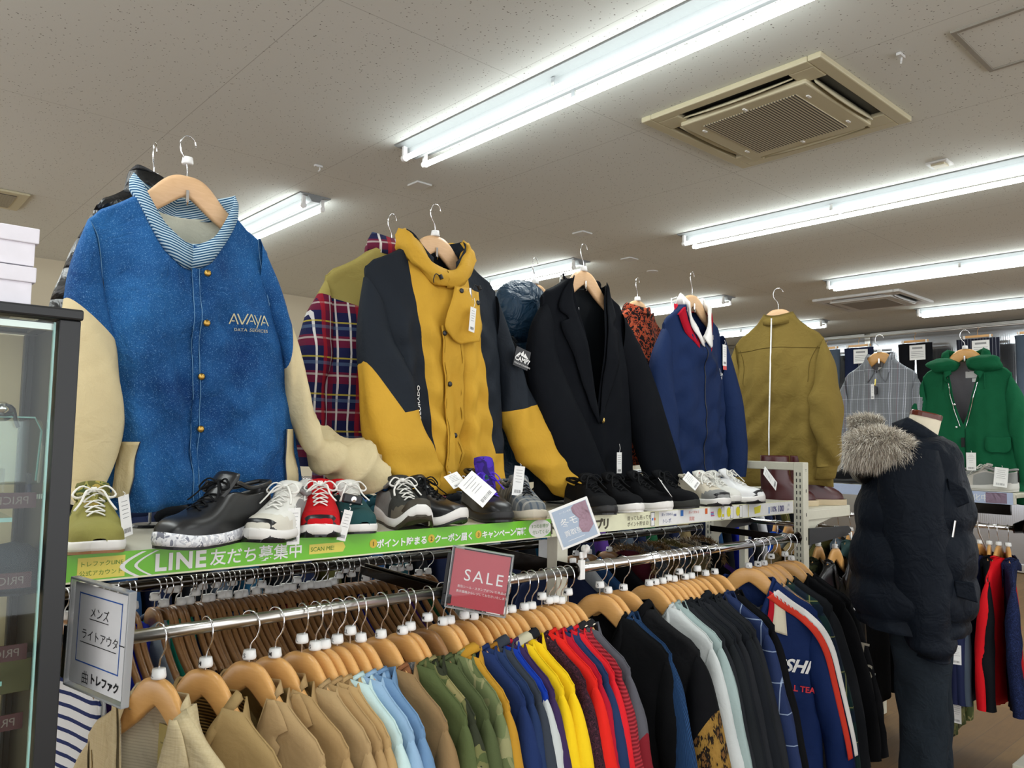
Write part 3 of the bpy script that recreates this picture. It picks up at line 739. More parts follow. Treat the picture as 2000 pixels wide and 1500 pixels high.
G1 = Garment(root, W=.210, WH=.262, L=.80, nw=.112, nd=.160, T=.065, fold=.030, seed=4, sh=.085, drop=.01, zback=-.06)
G1.body(M['denim'], M['lining_grid'], 56, 56)
G1.sleeve(-1, sd(f1, [(172, 428), (135, 520), (118, 620), (112, 740), (112, 860), (125, 950), (140, 985)], -1), sd(f1, [(196, 540), (206, 610), (222, 700), (232, 790), (226, 870), (202, 935), (168, 980)], -1),
          [M['denim'], M['cream_denim']], rd=(.03, .05, .06, .05, .035), yc=(0, -.02, -.04, -.04), n=40, nc=26, matfn=lambda t, a: 0 if t < .27 else 1, cuff=(ribbed('denim_rib', '28578e', 'b9cbd6', 900, 'x'), .05, .7))
G1.sleeve(1, sd(f1, [(505, 466), (532, 545), (560, 640), (585, 740), (612, 845), (690, 868), (716, 915)], 1), sd(f1, [(500, 560), (528, 650), (548, 730), (560, 830), (598, 905), (640, 945), (690, 958)], 1),
          [M['denim'], M['cream_denim']], rd=(.03, .05, .055, .05, .045), yc=(0, -.01, -.02, -.05, -.08), n=64, nc=30, amp=.022, rings=.012, matfn=lambda t, a: 0 if t < .30 else 1, cuff=(M['denim'], .03, .75))
M['rib'] = ribbed('denim_collar_rib', '14406e', 'a9bccb', 2 * pi / .0055, 'x')
t = NT('collar_rib'); xyz = t.sep(); v = t.math('ADD', t.math('MULTIPLY', xyz[2], 1.0), t.math('MULTIPLY', t.math('ABSOLUTE', xyz[0]), -.35))
s_ = t.math('GREATER_THAN', t.math('FRACT', t.math('MULTIPLY', v, 1 / .0062)), .5)
t.base(t.mix(s_, srgb('1f5078'), srgb('b5cbd6')), .9, 0, .2); t.bump(s_, .5, .002); M['rib2'] = t.m
G1.stand(M['rib2'], h=.058, lean=-.004, out=.012, thick=.004, name='rib_collar')
G1.patch([(.0, -.185, .016, -.185), (.02, -.5, .034, -.5), (.035, -.79, .052, -.79)], M['denim'], 'placket', off=.002, nseg=2, thick=.003)
for k in (0, 1): G1.line([(.0 + k * .0165, -.185), (.02 + k * .0155, -.5), (.035 + k * .0165, -.79)], M['denim_seam'], 'stitching', r=.0009, off=.005)
for (px, py) in [(384, 542), (382, 637), (376, 738), (376, 838)]:
    x, z = f1(px, py); G1.button(x, z, M['brass'], .0085, 'snap_button', off=.009, thick=.004)
for (a, b, c_, d) in [((228, 862), (252, 862), (212, 968), (238, 972)), ((546, 838), (560, 838), (542, 955), (572, 950))]:
    p = [f1(*q) for q in (a, b, c_, d)]
    G1.patch([(p[0][0], p[0][1], p[1][0], p[1][1]), (lerp(p[0][0], p[2][0], .5), lerp(p[0][1], p[2][1], .5), lerp(p[1][0], p[3][0], .5), lerp(p[1][1], p[3][1], .5)), (p[2][0], p[2][1], p[3][0], p[3][1])], M['cream_denim'], 'pocket_welt', off=.006, nseg=3, thick=.005)
    for q in (0, 1): G1.line([p[q], p[q + 2]], plain('navy_stitch', '1c2f52'), 'stitching', off=.010)
M['thread'] = cloth('cfc9a4', .7, 900, .2, .1)
mb = MB(); x0, z0 = f1(434, 636)
# AVAYA drawn as strokes (letters without bars on the A's)
def strokes(mb, segs, fn, w=.003):
    for (a, b, c_, d) in segs:
        n = Vector((c_ - a, d - b)); n.normalize(); q = Vector((-n.y, n.x)) * w / 2
        P = [(a + q.x, b + q.y), (a - q.x, b - q.y), (c_ - q.x, d - q.y), (c_ + q.x, d + q.y)]
        mb.add([fn(*p) for p in P], [(0, 1, 2, 3)])
fn = G1.decal_fn(x0, z0, .0045, ang=.03)
H_ = .026; wl = .020; X_ = 0; segs = []
for ch in 'AVAYA':
    if ch == 'A': segs += [(X_, 0, X_ + wl * .5, H_), (X_ + wl * .5, H_, X_ + wl, 0), (X_ + wl * .28, H_ * .30, X_ + wl * .62, H_ * .30)]
    elif ch == 'V': segs += [(X_, H_, X_ + wl * .5, 0), (X_ + wl * .5, 0, X_ + wl, H_)]
    else: segs += [(X_, H_ * .95, X_ + wl * .5, H_ * .05), (X_ + wl * 1.0, H_, X_ + wl * .3, -H_ * .35)]
    X_ += wl * .92
strokes(mb, segs, fn, .0028); mb.build('embroidered_name', M['thread'], root)
x0, z0 = f1(441, 650); mb = MB(); text_into(mb, 'DATA SERVICES', .0108, G1.decal_fn(x0, z0, .0060, ang=.03), spacing=1.08); mb.build('embroidered_words', M['thread'], root)
x0, z0 = f1(358, 512); mb = MB(); mb.box((x0, G1.surf(x0, z0, 1) - .004, z0), (.065, .002, .05)); mb.build('leather_label', cloth('8a6243', .7), root)
rod_stand(A1.x - .015, 2.03, SHZ, A1.z - .0, 'thin white rod stand behind the denim varsity jacket')
# arm-hole seams
G1.line([f1(172, 428), f1(190, 470), f1(196, 560)], M['denim_seam'], r=.001); G1.line([f1(500, 470), f1(505, 520), f1(515, 600)], M['denim_seam'], r=.001)

# ---- 2 black and mustard parka
M['mustard'] = cloth('d0a238', .7, 700, .35, 1.2, .3); M['anthra'] = cloth('1f252d', .7, 700, .3, 1.0, .35); M['dark_lining'] = cloth('14181e', .6, 500, .2)
A2 = at(850, 462, Y=JY); f2_ = plane_fn(A2, Y=JY)
hanger(A2, 0, 'wood_pale', 'M', True, 'pale wooden hanger holding the mustard and charcoal parka', hookrot=radians(190))
root = thing('two_tone_parka', 'mustard and charcoal hooded windbreaker parka with zip pull and sleeve patch', 'jacket', A2)
G2 = Garment(root, W=.245, WH=.235, L=.80, nw=.105, nd=.10, T=.07, fold=.022, seed=11, drop=-.005, sh=.07)
def neg(c): return (-c[0], -c[1], -c[2])
zlow = f2_(950, 885)[1]; lL = line2(f2_(790, 530), f2_(826, 930)); lR = line2(f2_(903, 540), f2_(943, 880))
pk_body = split_mat('parka_body_cloth', 'd0a238', '1f252d', [[neg(lL)], [lR, (0, 1, -zlow)]])
G2.body(pk_body, M['dark_lining'], 60, 60)
lS = line2(f2_(700, 712), f2_(760, 806)); lS2 = line2(f2_(755, 806), f2_(830, 790)); c1, c2_ = line2(f2_(800, 684), f2_(764, 700)), line2(f2_(764, 700), f2_(798, 745))
def below(p, q):
    a, b, c = line2(p, q); return (a, b, c) if (a * lerp(p[0], q[0], .5) + b * (lerp(p[1], q[1], .5) - .1) + c) > 0 else (-a, -b, -c)
sl_l = split_mat('parka_left_sleeve', '1f252d', 'd0a238', [[below(f2_(700, 712), f2_(757, 806))], [below(f2_(750, 808), f2_(830, 792))], [neg(below(f2_(764, 702), f2_(806, 748))), below(f2_(764, 702), f2_(800, 682))]])
G2.sleeve(-1, sd(f2_, [(712, 540), (699, 620), (696, 720), (702, 820), (722, 910), (762, 970), (775, 985)], -1), sd(f2_, [(765, 650), (778, 700), (797, 752), (806, 830), (828, 905), (822, 950), (790, 988)], -1),
          sl_l, rd=(.03, .055, .06, .055, .04), yc=(0, -.02, -.05, -.07), n=60, nc=30, amp=.018, rings=.006)
sl_r = split_mat('parka_right_sleeve', '1f252d', 'd0a238', [[below(f2_(985, 802), f2_(1042, 788))]])
G2.sleeve(1, sd(f2_, [(966, 578), (992, 660), (1016, 740), (1040, 800), (1080, 870), (1112, 930), (1110, 965)], 1), sd(f2_, [(962, 670), (972, 730), (980, 790), (988, 840), (1018, 905), (1050, 950), (1085, 976)], 1),
          sl_r, rd=(.03, .05, .055, .055, .045), yc=(0, -.01, -.04, -.08), n=60, nc=28, amp=.016, rings=.005, closed=True)
# hood lying round the neck
L = G2.loop(48, lo=-1, hi=1); rows = []
for k, p in enumerate(L):
    q = lerp(-1, 1, k / 48); a = abs(q); c_ = Vector((0, .0, p.z)); d = (p - c_); d.z = 0; d.normalize()
    rr = .040 * (1 - .35 * sstep(a, .6, 1)); cen = p + d * .012 + Vector((0, 0, .012 - .01 * a)); row = []
    for i in range(14):
        an = 2 * pi * i / 14; wob = 1 + .16 * sin(5 * an + k * .7) + .1 * sin(k * .9 + an)
        row.append(cen + d * (rr * .62 * cos(an) * wob) + Vector((0, 0, rr * sin(an) * wob)))
    rows.append(row)
mb = MB(); mb.grid(rows, 0, cu=True, matfn=lambda j, i: 1 if (5 <= i <= 8 and 4 < j < 44) else 0); mb.build('rolled_hood', [M['mustard'], M['anthra']], root, smooth=True)
G2.stand(M['anthra'], h=.055, lean=.0, lo=-.85, hi=.85, name='inner_collar')
fp = [f2_(858, 566), f2_(915, 575), f2_(838, 640), f2_(908, 640), f2_(868, 676), f2_(895, 672)]
G2.patch([(fp[0][0], fp[0][1], fp[1][0], fp[1][1]), (fp[2][0], fp[2][1], fp[3][0], fp[3][1]), (fp[4][0], fp[4][1], fp[5][0], fp[5][1])], M['mustard'], 'storm_flap', off=.022, nseg=8, thick=.004)
pl_ = [f2_(*q) for q in [(836, 640), (872, 640), (842, 760), (880, 760), (842, 930), (884, 930)]]
G2.patch([(pl_[0][0], pl_[0][1], pl_[1][0], pl_[1][1]), (pl_[2][0], pl_[2][1], pl_[3][0], pl_[3][1]), (pl_[4][0], pl_[4][1], pl_[5][0], pl_[5][1])], M['mustard'], 'placket', off=.008, nseg=6, thick=.004)
M['mustard_seam'] = cloth('8f6a18', .8)
for q in ([(840, 640), (845, 760), (845, 930)], [(868, 640), (876, 760), (880, 930)]): G2.line([f2_(*p) for p in q], M['mustard_seam'], 'stitching', off=.0125)
for (px, py) in [(868, 575), (840, 655), (852, 752), (861, 850), (909, 596)]:
    x, z = f2_(px, py); G2.button(x, z, M['black_pl'], .008, 'snap_button', off=.028 if py < 600 else .016)
x, z = f2_(886, 570); mb = MB(); y = G2.surf(x, z, -1) - .03; mb.tube([(x, y, z), (x + .002, y - .002, z - .03)], .004, 6); mb.box((x + .002, y - .002, z - .045), (.010, .006, .022)); mb.tube([(x + .003, y, z - .06), (x + .010, y - .004, z - .075), (x + .003, y, z - .09), (x - .004, y - .003, z - .075)], .0016, 6, closed=True); mb.build('zip_pull', M['chrome'], root)
mb = MB(); mb.box((x + .006, y - .003, z - .10), (.018, .012, .045)); mb.build('security_tag', M['black_pl'], root)
for (px, py) in [(826, 548), (912, 566)]:
    x, z = f2_(px, py); y = G2.surf(x, z, -1) - .035; mb = MB(); mb.tube(spline([(x, y, z), (x - .02, y - .006, z + .004), (x - .026, y - .004, z - .012), (x - .022, y, z - .022)], 10), .0016, 6); mb.tube([(x, y, z + .004), (x + .004, y - .004, z - .008)], .006, 8); mb.build('cord_toggle', M['black_pl'], root)
# sleeve patch with mountain and lettering
c0 = f2_(990, 703); cy_ = -.075; ang = radians(-14)
def pf(a, b): return (c0[0] + a * cos(ang) - b * sin(ang), cy_, c0[1] + a * sin(ang) + b * cos(ang))
mb = MB(); vs = [pf(a, b) for a, b in ((-.033, -.032), (.033, -.032), (.033, .032), (-.033, .032))]; vs2 = [(v[0], v[1] + .004, v[2]) for v in vs]
mb.add(vs + vs2, [(0, 1, 2, 3), (4, 7, 6, 5), (0, 4, 5, 1), (1, 5, 6, 2), (2, 6, 7, 3), (3, 7, 4, 0)]); pa = mb.build('sleeve_patch', M['black_pl'], root)
cy_ -= .0012; mb = MB()
for tri in ([(-.028, .002), (-.014, .018), (-.006, .006)], [(-.016, .004), (.0, .026), (.004, .008)], [(.002, .006), (.008, .020), (.028, .004)]): mb.add([pf(*q) for q in tri], [(0, 1, 2)])
text_into(mb, 'CAMP7', .021, lambda x, y: pf(x - .031, y - .012), bold=.0006); text_into(mb, 'POLICHE COLORADO', .0072, lambda x, y: pf(x - .030, y - .024)); mb.build('patch_print', M['white_pl'], pa)
x0, z0 = f2_(789, 832); mb = MB(); text_into(mb, 'COLORADO', .021, G2.decal_fn(x0 + .012, z0, .004, ang=pi / 2), bold=.0003); mb.build('vertical_lettering', M['white_pl'], root)
rod_stand(A2.x - .02, 2.03, SHZ, A2.z, 'thin white rod stand behind the mustard parka')
price_tag(Vector((A2.x + .065, JY - .12, A2.z - .20)), .25, label='white price tag on the zip of the mustard parka', roll=radians(6), w_=.028)

# ---- 3 dark blazer
M['blazer'] = cloth('0d1016', .75, 900, .25, .8, .35); M['blazer_lining'] = cloth('14181c', .4, 300, .2, 1, .5)
A3 = at(1140, 530, Y=JY); f3 = plane_fn(A3, Y=JY)
hanger(A3, 0, 'wood_pale', 'M', True, 'pale wooden hanger holding the dark blazer', hookrot=radians(190))
root = thing('dark_blazer', 'dark navy blazer with notched lapels and one gold button, white inner label', 'jacket', A3)
G3 = Garment(root, W=.215, WH=.26, L=.82, nw=.092, nd=.475, np=1.0, T=.06, fold=.008, seed=23, drop=-.02, sh=.03)
G3.body(M['blazer'], M['blazer_lining'], 48, 48)
G3.sleeve(-1, sd(f3, [(1062, 590), (1034, 640), (1020, 715), (1032, 800), (1055, 890), (1085, 965)], -1), sd(f3, [(1078, 680), (1085, 720), (1105, 780), (1130, 850), (1150, 910), (1165, 958)], -1), M['blazer'], rd=(.03, .05, .055, .05), yc=(0, -.02, -.05, -.07), n=34, nc=22, amp=.004, closed=True)
G3.sleeve(1, sd(f3, [(1212, 612), (1245, 680), (1272, 770), (1294, 860), (1312, 945)], 1), sd(f3, [(1206, 700), (1222, 780), (1232, 850), (1240, 900), (1250, 950)], 1), M['blazer'], rd=(.03, .05, .055, .05), yc=(0, -.01, -.03, -.05), n=34, nc=22, amp=.004, closed=True)
zb = -.055 - .02
for s in (-1, 1):
    # collar + lapel laid over the front edge of the V
    inn = [(s * .088, -.02), (s * .091, -.075), (s * .062, -.22), (s * .030, -.38), (s * .004, -.525)]
    out_ = [(s * .115, -.045), (s * .148, -.17), (s * .118, -.205), (s * .150, -.235), (s * .012, -.53)] if False else None
    rowsL = []
    T_ = [(0, .088, .105), (.12, .092, .140), (.22, .086, .150), (.27, .080, .115), (.30, .076, .150), (.45, .056, .135), (.7, .030, .085), (.9, .010, .035), (1, .0, .006)]
    for k in range(41):
        q = k / 40; z = lerp(-.045, -.55, q); xi = interp([(a, b) for a, b, c_ in T_], q); xo = interp([(a, c_) for a, b, c_ in T_], q) if q > .31 or q < .22 else interp([(a, c_) for a, b, c_ in T_][2:5], q)
        zn = z + .0
        rowsL.append([Vector((s * lerp(xi, xo, i / 5) + G3.shift(z), min(G3.surf(s * lerp(xi, xo, i / 5) + G3.shift(z), z - .002, -1), -.014) - .004 - .005 * sin(pi * i / 5 * .8), z + (.012 * (1 - i / 5) if q < .1 else 0) - .012 * i / 5)) for i in range(6)])
    mb = MB(); mb.grid(rowsL, flip=s < 0); mb.build('lapel', M['blazer'], root, smooth=True, solid=.004)
G3.stand(M['blazer'], h=.035, lo=-.42, hi=.42, lean=-.004, name='collar', thick=.005)
x, z = f3(1149, 821); G3.button(x, z, M['gold'], .011, 'gold_button', off=.008)
x0, z0 = f3(1140, 606); mb = MB(); mb.box((x0, G3.surf(x0, z0, 1) - .004, z0), (.045, .002, .037)); mb.build('inner_label', M['paper'], root)
mb = MB(); text_into(mb, '+', .014, lambda x, y: (x0 + x - .003, G3.surf(x0, z0, 1) - .0056, z0 + y - .004)); mb.build('label_mark', plain('grey_ink', '9a9a9a'), root)
price_tag(Vector((f3(1163, 870)[0] + A3.x, JY - .115, A3.z + f3(1163, 882)[1] + .03)), .2, label='white price tag hanging from the dark blazer cuff')
rod_stand(A3.x - .02, 2.03, SHZ, A3.z, 'thin white rod stand behind the dark blazer')

# ---- 4 navy track jacket
M['navy_track'] = cloth('0f2650', .7, 800, .3, 1.0, .3); M['knit_white'] = cloth('eceae6', .9, 500, .4, .5); M['knit_red'] = cloth('b3132b', .9, 500, .4, .5)
A4 = at(1352, 577, Y=JY); f4 = plane_fn(A4, Y=JY)
hanger(A4, 0, 'wood_pale', None, True, 'pale wooden hanger holding the navy track jacket', hookrot=radians(195))
root = thing('navy_track_jacket', 'navy zip track jacket with white and red knitted stand collar', 'jacket', A4)
G4 = Garment(root, W=.20, WH=.24, L=.80, nw=.085, nd=.16, T=.065, fold=.022, seed=31, drop=0.0, foldtop=.5, sh=.0)
G4.body(M['navy_track'], M['navy_track'], 56, 44)
G4.sleeve(-1, sd(f4, [(1296, 640), (1272, 700), (1264, 790), (1268, 870), (1282, 940)], -1), sd(f4, [(1306, 720), (1306, 780), (1308, 840), (1308, 890), (1310, 940)], -1), M['navy_track'], rd=(.03, .05, .05, .045), yc=(0, -.02, -.03), n=30, nc=20, amp=.008)
G4.sleeve(1, sd(f4, [(1410, 655), (1425, 720), (1436, 790), (1444, 860), (1440, 930)], 1), sd(f4, [(1404, 740), (1408, 790), (1412, 840), (1416, 890), (1416, 930)], 1), M['navy_track'], rd=(.03, .05, .05, .045), yc=(0, -.01, -.02), n=30, nc=20, amp=.008)
G4.fall(M['knit_white'], wid=.052, point=.0, rise=.048, spread=.35, name='white_knit_collar', thick=.005, yoff=.010)
L = G4.loop(44); rr = []
for q in (0, 1):
    rr.append([Vector((p.x * 1.12 + (p.x / .085) * .030 * q, (G4.surf(clamp(p.x * (1 + .26 * q), -.19, .19), p.z - .03 * q, -1) if abs(lerp(-1, 1, k / 44)) > .4 else p.y) - .004, p.z - (.018 + .034 * q if abs(lerp(-1, 1, k / 44)) > .35 else 0.0))) for k, p in enumerate(L)])
mb = MB(); mb.grid(rr); mb.build('red_collar_band', M['knit_red'], root, smooth=True, solid=.003)
G4.line([(.0, -.22), (.002, -.5), (.004, -.79)], M['black_pl'], 'zip', r=.002, off=.002)
mb = MB(); x, z = f4(1377, 656); y = G4.surf(x, z, -1) - .01; mb.tube([(x, y, z), (x, y, z - .02)], .003, 6); mb.build('zip_pull', M['chrome'], root)
x0, z0 = f4(1384, 735); mb = MB(); fn = G4.decal_fn(x0, z0, .004, ang=.12); text_into(mb, 'Callaway', .0185, fn, shear=.3, bold=.0004)
strokes(mb, [(.005, .016, .03, .03), (.03, .016, .005, .03), (.012, -.016, .020, -.004), (.012, -.016, .006, -.006)], fn, .003); mb.build('embroidered_mark', M['white_pl'], root)
price_tag(Vector((A4.x + f4(1376, 668)[0], JY - .10, A4.z + f4(1376, 668)[1])), .1, w_=.034, h=.09, cord=.02, red=True, label='white price tag with red sticker on the navy track jacket zip')
rod_stand(A4.x - .01, 2.03, SHZ, A4.z, 'thin white rod stand behind the navy track jacket')

# ---- 5 olive shirt seen from behind, hanging on the rack end
M['olive'] = cloth('7f6c36', .85, 600, .4, 1.4, .2); M['olive_seam'] = cloth('5d4d20', .85)
A5 = Vector((1.792 * 1.90, 1.90, A4.z + .02)); RZ5 = radians(97)
hanger(A5, RZ5, 'wood_pale', None, False, 'pale wooden hanger holding the olive shirt at the rack end', hookrot=radians(20))
root = thing('olive_shirt', 'olive cotton overshirt seen from the back at the end of the rack', 'shirt', A5, RZ5)
G5 = Garment(root, W=.215, WH=.25, L=.84, nw=.075, nd=.09, T=.07, fold=.02, seed=44, drop=0.015)
G5.body(M['olive'], M['olive'], 48, 48)
G5.sleeve(-1, [(.215, -.16), (.258, -.26), (.285, -.40), (.295, -.55), (.29, -.68), (.28, -.74)], [(.165, -.36), (.165, -.40), (.15, -.46), (.17, -.55), (.19, -.66), (.185, -.75)], M['olive'], rd=(.03, .055, .06, .05), yc=(0, .02, .03, .02), n=40, nc=24, amp=.014, closed=False, cuff=(M['olive'], .06, .95))
G5.sleeve(1, [(.215, -.16), (.25, -.26), (.265, -.40), (.26, -.55), (.25, -.70)], [(.18, -.34), (.18, -.42), (.17, -.52), (.16, -.62), (.155, -.72)], M['olive'], rd=(.03, .05, .05, .045), n=30, nc=20, amp=.01)
G5.fall(M['olive'], wid=.05, point=.02, rise=.018, yoff=.008)
G5.line([(-.20, -.20), (-.1, -.195), (0, -.19), (.1, -.195), (.20, -.20)], M['olive_seam'], 'yoke_seam', side=1, r=.0012)
G5.line([(.19, -.19), (.165, -.26), (.16, -.36)], M['olive_seam'], 'armhole_seam', side=1, r=.001); G5.line([(-.19, -.19), (-.165, -.26), (-.16, -.36)], M['olive_seam'], 'armhole_seam', side=1, r=.001)
s_ = thing('display_stand', 'thin white rod hanging down the back of the olive shirt', 'display stand', (A5.x - .085, A5.y + .005, SHZ - .02))
mb = MB(); mb.tube([(0, 0, 0), (.0, .0, .3), (.03, 0, A5.z - SHZ - .03)], .0035, 8); mb.build('rod', M['white_pl'], s_, smooth=True)

# ---- far row, facing the other aisle
M['puffer'] = cloth('101214', .35, 60, .6, 3, .5); 
def puff_mat(name, c, per, rough=.4):
    t = NT(name); z = t.sep()[2]; s_ = t.math('ABSOLUTE', t.math('SINE', t.math('MULTIPLY', z, pi / per)))
    t.base(srgb(c), rough, 0, .5); t.bump(t.math('ADD', t.math('POWER', s_, .5), t.math('MULTIPLY', t.noise(20, 3, dist=1), .5)), 1.0, .03); return t.m
M['black_puff'] = puff_mat('black_quilted_nylon', '121416', .075); M['teal_puff'] = cloth('1f3a50', .4, 40, .6, 3.0, .5)
FLS = [(0, .11, 0, .035, '6e1a34', .8), (2, .11, .3, .035, '7a1a30', .7), (0, .11, .45, .006, 'e8e4e0', .85), (0, .11, .12, .005, 'e8e4e0', .7), (2, .11, .1, .006, 'd8d0c8', .5), (2, .11, .62, .005, 'c9b640', .7), (0, .11, .72, .012, 'a3202c', .75), (2, .11, .80, .01, '5a7090', .5), (0, .11, .9, .004, 'dcdce0', .6)]
M['flannel'] = stripes_mat('flannel_plaid', '1d2048', FLS); fly = split_mat('flannel_with_khaki_yoke', stripes_col('1d2048', FLS), 'a89a58', [[(.25, 1, .262), (-.25, 1, .262)]], .85)
FY = 2.13
def far(px, py, label, nm, kw, mats, slv, hl, hk=20, cat='jacket', extra=None, yaw=0.0):
    A = at(px, py, Y=FY); hanger(A, pi + yaw, 'wood_pale', 'M' if hk else None, False, hl, hookrot=radians(hk), letterf=False)
    r = thing(nm, label, cat, A, pi + yaw); G = Garment(r, **kw); G.body(mats[0], mats[0], 36, 30, matfn=kw.get('mf')) if not isinstance(mats[0], list) else G.body(mats[0], mats[0][0], 60, 50, matfn=kw.get('mf'))
    for s in (-1, 1): G.sleeve(s, [(kw['W'], -.155), (kw['W'] + .055, -.28), (kw['W'] + .085, -.45), (kw['W'] + .07, -.72)], [(kw['W'] - .03, -.36), (kw['W'] - .02, -.42), (kw['W'] + .0, -.52), (kw['W'] - .01, -.72)], slv, rd=(.03, .055, .06, .05), n=26, nc=18, amp=.01)
    return G
g_ = far(300, 352, 'black quilted puffer jacket hanging behind the denim varsity jacket', 'black_puffer_jacket', dict(W=.23, WH=.26, L=.7, T=.10, seed=5, fold=.01), [M['black_puff']], M['black_puff'], 'pale wooden hanger leaning behind the denim varsity jacket hanger', yaw=.75); g_.stand(M['black_puff'], h=.05)
M['khaki_yoke'] = cloth('a89a58', .7, 500, .3, 1)
yk = lambda x, z, s_: 1 if z > (-.245 + .35 * max(0, -abs(x) + .14)  - .1 * max(0, .14 - abs(x))) - .03 * (abs(x) > .18) else 0
g_ = far(765, 478, 'navy and red plaid hooded shirt jacket with khaki shoulder yoke, behind the parka', 'plaid_shirt_jacket', dict(W=.235, WH=.25, L=.78, T=.08, seed=9, fold=.012), [fly], fly, 'pale wooden hanger holding the plaid shirt jacket behind the parka'); g_.fall(M['flannel'], wid=.06, point=.01, rise=.055)
g_ = far(1045, 555, 'dark teal down jacket with hood and black fur trim behind the blazer', 'teal_down_jacket', dict(W=.22, WH=.25, L=.75, T=.11, seed=15, fold=.01), [M['teal_puff']], M['teal_puff'], 'pale wooden hanger holding the teal down jacket')
TEALG = g_
M['boucle'] = camo_mat('orange_leopard_boucle', ['1a1012', 'a8482c', '1c1214', 'b5583a'], 45)
g_ = far(1245, 588, 'orange and black leopard boucle jacket peeking out between the blazer and track jacket', 'leopard_boucle_jacket', dict(W=.20, WH=.23, L=.7, T=.07, seed=19, fold=.008), [M['boucle']], M['boucle'], 'pale wooden hanger holding the orange leopard jacket'); g_.stand(M['boucle'], h=.03)
# hood of the teal jacket: draped lump with dark fur below
def blob(name, mat, parent, c, r, seed=1, amp=.15, n=20, m=14, fr=3):
    rr = random.Random(seed); ph = [rr.uniform(0, 6) for _ in range(6)]; rows = []
    for j in range(m + 1):
        th = pi * j / m; row = []
        for i in range(n):
            a = 2 * pi * i / n; k = 1 + amp * (sin(fr * a + ph[0] + 2 * th) + .6 * sin((fr + 2) * a + ph[1] - 3 * th) + .5 * sin(5 * th + ph[2])) * sin(th)
            row.append((c[0] + r[0] * sin(th) * cos(a) * k, c[1] + r[1] * sin(th) * sin(a) * k, c[2] + r[2] * cos(th) * k))
        rows.append(row)
    mb = MB(); mb.grid(rows, 0, cu=True, flip=True); return mb.build(name, mat, parent, smooth=True)
def fur_mesh(name, parent, base_pts, cols, length=.03, count=3000, seed=1, wid=.0012, droop=.4, label=None):
    """strands standing off a list of (point, normal)"""
    rr = random.Random(seed); mb = MB()
    for k in range(count):
        p, n = rr.choice(base_pts); p = Vector(p) + Vector((rr.uniform(-1, 1), rr.uniform(-1, 1), rr.uniform(-1, 1))) * .008; n = Vector(n).normalized()
        d = (n + Vector((rr.uniform(-1, 1), rr.uniform(-1, 1), rr.uniform(-1, 1))) * .55).normalized(); L_ = length * rr.uniform(.6, 1.2)
        s_ = d.cross(Vector((rr.uniform(-1, 1), rr.uniform(-1, 1), rr.uniform(-1, 1)))).normalized() * wid
        m_ = p + d * L_ * .5; e = p + d * L_ + Vector((0, 0, -L_ * droop))
        mb.add([p - s_, p + s_, m_ + s_ * .7, m_ - s_ * .7, e], [(0, 1, 2, 3), (3, 2, 4)], rr.randrange(len(cols)))
    o = mb.build(name, cols, parent); o['kind'] = 'stuff'; return o
blob('hood', M['teal_puff'], TEALG.root, (.11, .055, -.13), (.14, .07, .12), 3, .06)
M['fur_dark'] = [plain('fur_black', '15171b', .7), plain('fur_charcoal', '2b2e33', .7)]
fur_mesh('fur_trim', TEALG.root, [(((.02 + .2 * k / 20), .085 + .01 * sin(k), -.235 - .05 * sin(pi * k / 20)), (0, .7, -.5)) for k in range(21)], M['fur_dark'], .045, 1500, 3, .0012)
